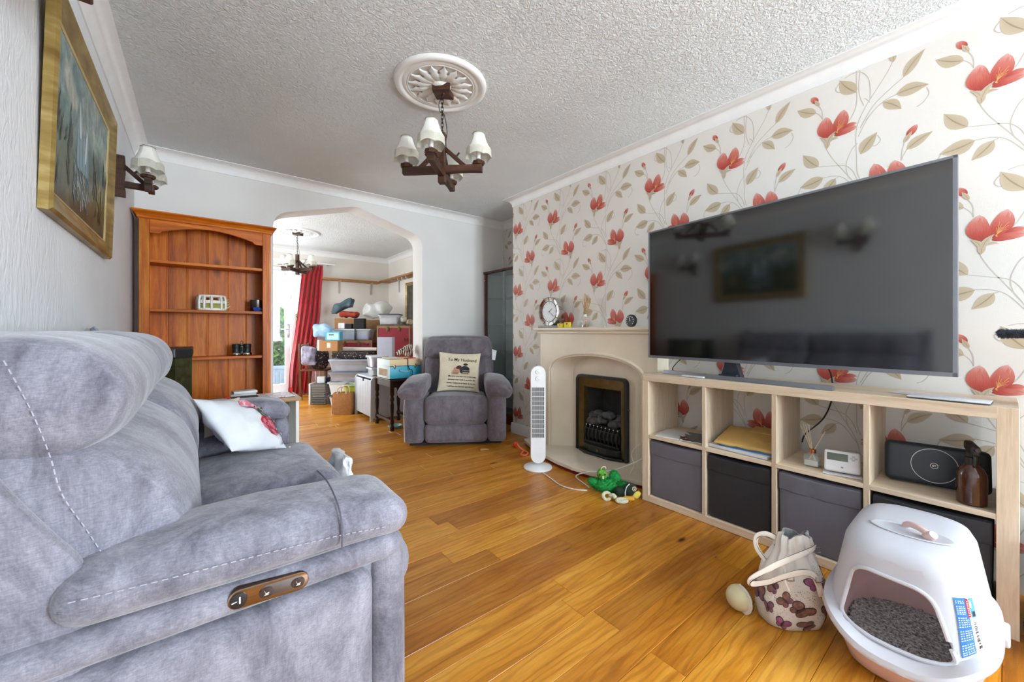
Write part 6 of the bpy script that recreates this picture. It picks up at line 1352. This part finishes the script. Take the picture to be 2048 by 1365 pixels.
# laundry cabinet (front faces -x), its cream neighbour objects
lc = thing('laundry_cabinet', 'pale grey tongue and groove laundry cabinet with a cut-out handle near the dark table', 'cabinet')
M_lg = plain('pale_grey_paint', (196,202,208), .45, var=.03)
for a in (4.56, 5.13): G().prism([(1.54,0),(1.572,0),(1.572,.03),(1.92,.03),(1.92,0),(1.955,0),(1.955,.51),(1.585,.51),(1.56,.497),(1.545,.47)], a, a+.022, 'y').obj('end_panel', M_lg, lc, smooth=20, bevel=.002)
G().box(1.575, 1.955, 4.58, 5.13, .488, .508).obj('top', M_lg, lc, smooth=0, bevel=.002); G().box(1.93, 1.95, 4.58, 5.13, .05, .49).obj('back', M_lg, lc, smooth=0)
nb = 9
for k in range(nb):
    a, b = 4.584+.544*k/nb, 4.584+.544*(k+1)/nb; zt = .475
    if k in (4,): zt = .445
    G().box(1.552, 1.566, a+.0012, b-.0012, .05, zt).obj('front_board', M_lg, lc, smooth=0, bevel=.0025, bseg=1)
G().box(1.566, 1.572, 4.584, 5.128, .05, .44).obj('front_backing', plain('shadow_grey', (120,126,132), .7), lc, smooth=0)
# dark turned-leg table with the suitcase record player
dt = thing('dark_table', 'small dark wooden table with turned legs in the archway', 'table'); M_dw = wood('dark_oak', (40,24,18), (58,36,27), (74,50,38), 'x', .35, 1, grain=.3)
TX0, TX1, TY0, TY1, TZ = 1.532, 1.885, 3.945, 4.50, .545
G().box(TX0, TX1, TY0, TY1, TZ-.018, TZ).obj('table_top', M_dw, dt, smooth=0, bevel=.005)
G().box(TX0+.04, TX1-.03, TY0+.05, TY1-.04, TZ-.09, TZ-.018).obj('apron', M_dw, dt, smooth=0)
for x in (TX0+.05, TX1-.05):
    for y_ in (TY0+.07, TY1-.04):
        G().lathe([(.020,0),(.022,.04),(.014,.06),(.022,.08),(.022,.10),(.013,.13),(.019,.20),(.022,.27),(.014,.30),(.022,.32),(.022,.34),(.016,.36),(.024,.38),(.024,TZ-.018)], (x,y_,0), 16).obj('leg', M_dw, dt, smooth=40)
for x in (TX0+.05, TX1-.05): G().box(x-.012, x+.012, TY0+.07, TY1-.04, .085, .11).obj('stretcher', M_dw, dt, smooth=0, bevel=.003)
sp_ = thing('suitcase_record_player', 'turquoise and cream suitcase record player on the small dark table', 'record player', (1.530, 3.955, TZ+.0015), R(1))
M_tq = plain('turquoise_vinyl', (68,178,204), .4, var=.05); M_crm = plain('cream_vinyl', (236,206,158), .45, var=.04); M_mint = plain('pale_mint', (216,234,228), .4, var=.03)
G().box(.006, .350, .0, .345, .004, .135).obj('body', M_tq, sp_, bevel=.006); G().box(.006, .350, .0, .345, .137, .205).obj('lid', M_crm, sp_, bevel=.008)
G().box(0, .008, .002, .343, .004, .205).obj('end_panel', M_mint, sp_, bevel=.003); G().box(-.003, .0, .06, .285, .03, .105).obj('speaker_grille', plain('tan_speaker_cloth', (188,166,138), .9, bump=.001, bs=400), sp_, smooth=0)
g = G(); g.loft([[(-.003,a,b) for a,b in q] for q in ([(.05,.02),(.295,.02),(.295,.115),(.05,.115)],)] + [[(-.003,a,b) for a,b in [(.06,.03),(.285,.03),(.285,.105),(.06,.105)]]], cap=False); g.obj('grille_frame', M_mint, sp_, smooth=0)
G().box(-.002, .352, -.002, .347, .134, .138).obj('metal_band', M_mirror, sp_, smooth=0)
for x in (.055, .285): g = G().box(x-.012, x+.012, -.008, -.001, .118, .152).box(x-.006, x+.006, -.012, -.006, .108, .14); g.obj('latch', plain('dull_brass', (150,136,100), .3, .8), sp_, bevel=.002)
g = G(); g.tube(spline([(.11,-.004,.098),(.115,-.022,.085),(.17,-.03,.078),(.225,-.022,.085),(.23,-.004,.098)], 5), .007, 8); g.obj('handle', plain('pale_teal_handle', (150,204,204), .4), sp_)
G().tube(spline([(.20,.10,.209),(.20,.01,.2095),(.20,-.007,.19),(.20,-.008,.14),(.205,-.040,.10),(.23,-.042,.09),(.235,-.038,.05),(.236,-.034,.004)], 6), .0045, 6).obj('mains_lead', M_black, sp_)
tag(G().box(-.05, .05, -.035, .035, 0, .006).obj('red_folder', plain('bright_red_cloth', (226,40,34), .8), bevel=.001), 'flat red folder lying on the record player lid', 'folder', None, (1.81, 4.07, TZ+.2085), R(10))
tag(G().box(-.07, .07, -.09, .09, 0, .010).obj('cream_booklet', plain('cream_booklet_cover', (214,210,192), .6), bevel=.001), 'flat cream booklet on top of the record player beside the knotted throw', 'book', None, (1.62, 4.12, TZ+.2105), R(4))
kn = thing('knotted_throw', 'black and cream patterned knotted roll standing on the record player', 'throw', (1.80, 4.16, TZ+.225)); n = N('zebra_cloth'); n.set(Base_Color=n.ramp(n.n('ShaderNodeTexWave', ins={'Vector': n.coords(), 'Scale': 16, 'Distortion': 7, 'Detail': 2}).outputs['Fac'], [(.45, (44,32,30)), (.52, (222,206,184))]), Roughness=.9); M_zeb = n.m
G().tube(spline([(-.10,0,.02),(-.07,-.01,.055),(-.02,-.02,.075),(.03,-.02,.11),(.05,0,.10),(.06,0,.04)], 5), .026, 12).obj('roll', M_zeb, kn); G().tube([(.0+.04*math.cos(R(a)), -.035, .062+.042*math.sin(R(a))) for a in range(0, 361, 20)], .022, 10).obj('coil', M_zeb, kn)
tag(G().lathe([(.001,.0),(.055,0),(.075,.03),(.070,.032),(.052,.008),(.001,.006)], seg=32).obj('pet_bowl', plain('pale_teal_bowl', (150,200,204), .3), smooth=40), 'pale teal pet bowl on the floor between the table leg and the armchair', 'bowl', None, (1.66, 4.12, .0005))
# tubs
tubg = 'clear tubs stacked beside the jute bag'
C0 = (1.73, 5.83)
tub('storage_tub', 'big white plastic tub on the floor, lowest of the tall stack by the jute bag', (C0[0], C0[1], .0005), .27, .20, .165, R(-36), None, M_tubw, None, tubg)
tub('storage_tub', 'white plastic tub second from the floor in the tall stack', (C0[0], C0[1], .168), .275, .205, .18, R(-36), None, M_tubw, None, tubg)
tub('storage_tub', 'clear tub third up in the tall stack holding brown and pink cloth', (C0[0]+.01, C0[1], .352), .275, .205, .125, R(-36), plain('smoked_lid', (110,116,128), .3), None, [(.01,.06,cl('mauve_cloth',(178,156,160))),(.06,.11,cl('taupe_cloth',(150,134,128)))], tubg)
tub('storage_tub', 'clear lidded tub at the top of the tall stack under the black patterned cloth', (C0[0]+.01, C0[1], .490), .275, .205, .16, R(-36), plain('blue_grey_lid', (168,180,200), .3), None, [(.01,.09,cl('grey_cloth',(160,162,170))),(.09,.145,cl('tan_cloth',(176,158,144)))], tubg)
tub('small_tub', 'small clear tub of floral cloth on the laundry cabinet, lower of two', (1.70, 4.80, .5095), .085, .13, .105, R(-4), None, None, [(.01,.095,plain('floral_cloth',(222,208,204),.9,var=.45,vs=34))], 'small clear tubs on the laundry cabinet')
tub('small_tub', 'small clear lidded tub of floral cloth on the laundry cabinet, upper of two', (1.70, 4.80, .618), .090, .135, .125, R(-4), plain('clear_grey_lid', (206,208,212), .3), None, [(.01,.115,plain('floral_cloth_two',(214,190,188),.9,var=.5,vs=30))], 'small clear tubs on the laundry cabinet')
# jute bag, lime tub, wicker basket, wooden chair
jb = thing('jute_bag', 'brown jute shopping bag with looped handles on the floor by the laundry cabinet', 'bag', (1.435, 5.235, 0), R(-36))
def jring(z, e, f): return [(a*e, b*f, z+.004*math.sin(a*60)) for a, b in rrect(-.125, .125, -.07, .07, .02, 3)]
M_jute = plain('jute', (176,122,72), .95, var=.12, vs=30, bump=.002, bs=160); M_jutec = plain('cream_jute_panel', (216,184,140), .95, var=.08, bump=.002, bs=160)
g = G(); g.loft([jring(.002,.94,.9), jring(.10,1.0,1.05), jring(.20,.98,1.0), jring(.275,.95,.8)], cap=False); g.add(jring(.002,.94,.9), [tuple(range(16))]); g.loft([jring(.275,.95,.8), jring(.20,.93,.93), jring(.06,.9,.9)], cap=False); g.obj('body', M_jute, jb, smooth=50)
G().box(-.128, -.124, -.06, .06, .01, .255).obj('side_panel', M_jutec, jb, smooth=0)
for s_ in (-1, 1): G().tube(spline([(-.06,s_*.058,.26),(-.05,s_*.066,.33),(.0,s_*.064,.352),(.04,s_*.064,.33),(.05,s_*.058,.26)], 5), .008, 8).obj('handle', plain('cream_rope_handle', (224,206,176), .8), jb)
G().tube(spline([(-.13,-.03,.21),(-.17,-.03,.24),(-.19,-.02,.17),(-.175,-.02,.12)], 5), .010, 8).obj('loop', plain('dark_bag_handle', (70,64,66), .7), jb)
tub('lime_tub', 'lime yellow plastic tub behind the jute bag', (1.60, 5.40, .14), .10, .12, .22, R(-30), None, plain('lime_plastic', (206,222,52), .4)); tag(G().box(-.11, .11, -.13, .13, 0, .135).obj('brown_carton', plain('plain_cardboard', (150,116,78), .9), bevel=.002), 'low brown carton under the lime yellow tub', 'carton', None, (1.60, 5.40, .001), R(-30))
n = N('grey_wicker'); n.set(Base_Color=n.ramp(n.n('ShaderNodeTexBrick', ins={'Vector': n.coords((1,1,1)), 'Scale': 30, 'Color1': lin((150,148,142)), 'Color2': lin((120,118,112)), 'Mortar': lin((60,58,54)), 'Mortar Size': .03}).outputs['Fac'], [(.0, (138,136,130)), (1, (70,68,64))]), Roughness=.9); M_wick = n.m
wk = thing('wicker_basket', 'grey woven tall laundry basket beside the stack of white tubs', 'basket', (1.40, 6.22, 0), R(-38))
g = G(); q = [(a, b) for a, b in rrect(-.10, .10, -.12, .12, .015, 3)]; g.loft([[(a*.97,b*.97,.002) for a,b in q], [(a,b,.30) for a,b in q], [(a*.9,b*.9,.30) for a,b in q], [(a*.9,b*.9,.02) for a,b in q]], cap=True); g.obj('body', M_wick, wk, smooth=40)
for k in range(13): G().tube([(a*1.005, b*1.005, .012+.0235*k) for a, b in q+[q[0]]], .0062, 5).obj('weave', M_wick, wk)
G().box(-.135, -.115, -.12, .12, .0, .30).obj('side_board', M_white, wk, bevel=.003)
tag(G().box(-.05, .05, -.04, .04, 0, .09).obj('white_carton', plain('white_carton', (224,226,224), .6), bevel=.002), 'white carton sticking out of the grey wicker basket', 'carton', None, (1.385, 6.20, .3015), R(-25)); tag(G().box(-.05, .05, -.05, .05, 0, .06).obj('navy_pouch', plain('navy_cloth', (44,58,84), .8), bevel=.008), 'navy pouch resting on the wicker basket next to the white carton', 'pouch', None, (1.46, 6.30, .3015), R(20))
ch = thing('ladder_chair', 'brown wooden ladder back chair behind the wicker basket near the curtain', 'chair', (1.46, 6.78, 0), R(60)); M_cw = wood('chair_wood', (96,54,30), (124,72,40), (146,90,54), 'z', .45)
for x in (-.19, .19):
    G().bar((x,.18,0), (x,.20,.86), .036, .036).obj('back_leg', M_cw, ch, bevel=.004); G().bar((x,-.18,0), (x,-.18,.44), .036, .036).obj('front_leg', M_cw, ch, bevel=.004)
G().box(-.21, .21, -.20, .20, .44, .465).obj('seat', M_cw, ch, bevel=.005)
for z_ in (.54, .64, .74, .83): G().box(-.175, .175, .185, .203, z_-.02, z_+.02).obj('back_slat', plain('pale_slat', (206,176,138), .5), ch, bevel=.003)
for z_ in (.18, .30): G().box(-.175, .175, -.19, -.172, z_, z_+.025).obj('rung', M_cw, ch, bevel=.003)
n = N('black_floral_cloth'); n.set(Base_Color=n.ramp(n.n('ShaderNodeTexVoronoi', ins={'Vector': n.coords(), 'Scale': 34}).outputs['Distance'], [(.22, (176,148,132)), (.30, (40,30,32)), (1, (28,22,26))]), Roughness=.9); M_bf = n.m
tag(G().soft((0,0,0), (.17,.14,.14), .11, n=8, fn=wob(.05, 7, 2)).obj('patterned_bag', M_bf, smooth=60), 'bulging black floral cloth bag hanging over the wooden chair', 'bag', None, (1.36, 6.46, .64), R(-30))
tag(G().soft((0,0,0), (.09,.05,.14), .05, n=7, fn=wob(.04, 9, 5)).obj('silver_scarf', plain('lilac_silver_cloth', (168,160,182), .5, var=.4, vs=18), smooth=60), 'silvery lilac cloth draped on the black floral bag', 'cloth', None, (1.235, 6.28, .69), R(-30))
tag(G().soft((0,0,0), (.26,.20,.034), .034, n=9, fn=wob(.03, 8, 7)).obj('black_throw', M_bf, smooth=60), 'crumpled black floral throw lying on the top clear tub', 'throw', None, (C0[0], C0[1]-.01, .712), R(-36))
# second row: cartons, chests
def carton(name, label, c, sx, sy, h, col, rz=R(-36), cat='carton', grp=None, tape=True, m=None):
    t = thing(name, label, cat, c, rz, grp); G().box(-sx, sx, -sy, sy, 0, h).obj('body', m or plain('card_%d_%d_%d' % col, col, .85, var=.08), t, smooth=0, bevel=.004)
    if tape: G().box(-.018, .018, -sy-.001, sy+.001, h-.001, h+.0012).obj('tape', plain('brown_tape', (176,150,112), .35), t, smooth=0)
    return t
ctn = carton('cardboard_box', 'brown cardboard box with a white side flap on the black throw under the blue bag', (1.50, 6.12, .765), .13, .10, .15, (172,122,76)); G().box(-.155, -.131, -.10, .10, .01, .16).obj('white_flap', M_white, ctn, smooth=0); G().box(-.02, .03, -.1012, -.1003, .05, .12).obj('label', plain('pale_label', (214,208,196), .6), ctn, smooth=0)
sb = carton('turquoise_box', 'turquoise printed carton on the brown box beside the blue bag', (1.53, 6.08, .918), .10, .06, .125, (92,184,206), tape=False); G().box(-.075, .085, -.0625, -.0605, .012, .108).obj('label', plain('pale_aqua_label', (176,212,210), .5), sb, smooth=0); G().box(-.05, .02, -.0632, -.0626, .075, .088).obj('label_bar', M_ink, sb, smooth=0)
tag(G().soft((0,0,0), (.14,.09,.09), .07, n=7, fn=wob(.045, 10, 4)).obj('blue_carrier_bag', glass('blue_film', (176,208,232), .72, .2), smooth=60), 'pale blue translucent carrier bag behind the turquoise carton', 'bag', None, (1.44, 6.31, 1.06), R(-30))
M_cred = plain('crimson_board', (146,30,44), .5, var=.08); M_ctan = plain('tan_trunk_trim', (150,112,78), .6, var=.1)
def chest(name, label, c, sx, sy, h, rz):
    t = thing(name, label, 'chest', c, rz); G().box(-sx, sx, -sy, sy, 0, h).obj('body', M_cred, t, smooth=0, bevel=.003)
    for x in (-sx, sx):
        for y_ in (-sy, sy): G().box(x-.014 if x > 0 else x-.004, x+.004 if x > 0 else x+.014, y_-.004, y_+.014 if y_ < 0 else y_+.004, -.0, h+.003).obj('corner_strip', M_ctan, t, smooth=0)
    G().box(-sx-.004, sx+.004, -sy-.005, sy+.005, h-.035, h+.004).obj('lid_band', M_ctan, t, smooth=0, bevel=.002); G().box(-sx-.004, sx+.004, -sy-.005, sy+.005, .0, .022).obj('base_band', M_ctan, t, smooth=0)
    for x in (-sx*.35, sx*.35): G().box(x-.016, x+.016, -sy-.012, -sy-.004, h-.075, h-.01).obj('clasp', M_brass, t, smooth=0, bevel=.002)
    G().tube(spline([(sx*.62,-sy-.004,h*.62),(sx*.66,-sy-.02,h*.55),(sx*.78,-sy-.02,h*.55),(sx*.82,-sy-.004,h*.62)], 4), .006, 6).obj('ring_handle', M_brass, t); return t
chest('storage_chest', 'crimson trunk with tan edging behind the upright lilac box', (2.308, 5.693, .66), .235, .16, .47, R(-36)); tag(G().box(-.228, .228, -.155, .155, 0, .655).obj('packing_crate', plain('packing_crate_brown', (120,86,58), .9), smooth=0, bevel=.003), 'brown packing crate on the floor beneath the tall crimson trunk', 'crate', None, (2.308, 5.693, .001), R(-36))
chest('low_chest', 'long low crimson trunk with tan edges under the clear tub of papers', (1.90, 6.33, .77), .30, .13, .14, R(-36)); tag(G().box(-.29, .29, -.13, .13, 0, .765).obj('wardrobe_carton', plain('wardrobe_card', (140,104,70), .9), smooth=0, bevel=.004), 'tall brown packing carton standing behind the stack of white tubs', 'carton', None, (1.90, 6.33, .001), R(-36))
tb2 = tub('wide_tub', 'wide clear tub of folded papers and cloth on the long red trunk', (1.89, 6.31, .918), .275, .12, .17, R(-36), None, None, [(.01,.09,plain('blue_white_mixed',(150,170,214),.8,var=.5,vs=9)),(.08,.15,plain('green_mixed',(176,190,170),.8,var=.5,vs=9))]); G().box(.04, .068, -.134, -.125, .0, .165).obj('dark_strap', M_black, tb2, smooth=0)
tag(G().cyl((-.30,0,.03), (.26,0,.03), .034, .026, seg=18).obj('rolled_poster', plain('poster_cream', (224,216,200), .6), smooth=40), 'cream rolled poster lying across the black throw', 'poster', None, (1.88, 6.03, .752), R(-40))
carton('black_box', 'black box with a silver label holder on the clear tub of papers', (1.93, 6.18, 1.092), .075, .06, .155, (28,28,30), tape=False, cat='box'); carton('white_label_box', 'small white box with dark lettered drawers on the clear tub of papers', (1.715, 6.34, 1.092), .048, .05, .085, (226,224,218), tape=False, cat='box'); carton('small_black_box', 'small black box between the white drawers and the big black box', (1.80, 6.275, 1.092), .045, .05, .075, (34,34,36), tape=False, cat='box')
carton('open_brown_box', 'brown cardboard box topped with a rust red cloth at the back of the pile', (1.886, 6.677, 1.00), .17, .10, .26, (150,106,66)); tag(G().box(-.20, .20, -.12, .12, 0, .998).obj('tall_carton', plain('tall_card', (136,100,66), .9), smooth=0, bevel=.004), 'tall brown carton standing on the floor at the back of the pile', 'carton', None, (1.886, 6.677, .001), R(-36))
tag(G().soft((0,0,0), (.15,.10,.04), .04, n=7, fn=wob(.03, 10, 8)).obj('rust_cloth', plain('rust_red_cloth', (168,58,34), .85, var=.2), smooth=60), 'rust red folded cloth on the brown box below the teal bag', 'cloth', None, (1.90, 6.66, 1.325), R(-36))
tag(G().soft((0,0,0), (.17,.10,.075), .06, n=8, fn=lambda o,u: wob(.04, 9, 9)(Vector((o.x, o.y, o.z+.07*u[0])),u)).obj('teal_bag', plain('teal_grey_nylon', (66,88,98), .6, var=.3, vs=12), smooth=50), 'crumpled dark teal nylon bag on top of the pile beside the curtain', 'bag', None, (1.83, 6.72, 1.46), R(-36))
tag(G().soft((0,0,0), (.22,.13,.12), .10, n=9, fn=wob(.06, 8, 11)).obj('clear_plastic_sack', glass('clear_film', (232,232,228), .55, .15), smooth=60), 'clear plastic sack at the top of the pile between teal bag and lidded tub', 'bag', None, (2.276, 6.43, 1.40), R(-36)); tag(G().box(-.24, .24, -.16, .16, 0, 1.235).obj('stacked_carton', plain('back_card', (144,110,74), .9), smooth=0, bevel=.004), 'plain carton under the clear plastic sack at the back of the pile', 'carton', None, (2.276, 6.43, .001), R(-36))
tub('lidded_tub', 'white clear tub with a dark lid on top of the crimson trunk', (2.245, 5.755, 1.150), .145, .11, .15, R(-36), plain('dark_slate_lid', (70,74,84), .35), None, [(.01,.11,cl('white_cloth_fill',(226,222,214)))])
bd = thing('folded_board', 'folded dark board with brown rolled tube on the crimson trunk', 'board', (2.30, 5.66, 1.137), R(-36)); G().box(-.22, .24, -.11, -.02, 0, .012).obj('board', plain('dark_board', (70,58,48), .6), bd, bevel=.002)
tag(G().cyl((0,-.26,.04), (0,.22,.04), .040, seg=20).obj('carpet_roll', plain('beige_roll', (176,158,132), .9), smooth=40), 'beige carpet roll end resting at the corner of the crimson trunk', 'roll', None, (2.475, 5.75, 1.150), R(-6)); tag(G().soft((0,0,0), (.042,.035,.045), .03, n=6, fn=wob(.012, 12, 6)).obj('cream_scrap', plain('cream_scrap_cloth', (214,206,192), .9), smooth=60), 'cream cloth bundle beside the dark lidded tub', 'cloth', None, (2.385, 5.605, 1.225))
lbx = thing('lilac_box', 'upright pale lilac grey box file standing in front of the crimson trunk', 'box', (2.005, 5.30, .655), R(-36)); G().box(-.10, .10, -.07, .07, 0, .315).obj('body', plain('lilac_grey', (190,190,204), .5, var=.03), lbx, smooth=0, bevel=.003); G().box(-.102, -.098, -.066, .066, .0, .312).obj('page_edges', plain('page_blue_white', (204,216,236), .6), lbx, smooth=0)
tag(G().box(-.14, .14, -.11, .11, 0, .65).obj('grey_cupboard', plain('plain_grey_cupboard', (150,146,144), .6), smooth=0, bevel=.004), 'low grey cupboard hidden behind the record player supporting the lilac box', 'cupboard', None, (2.02, 5.34, .001), R(-36))
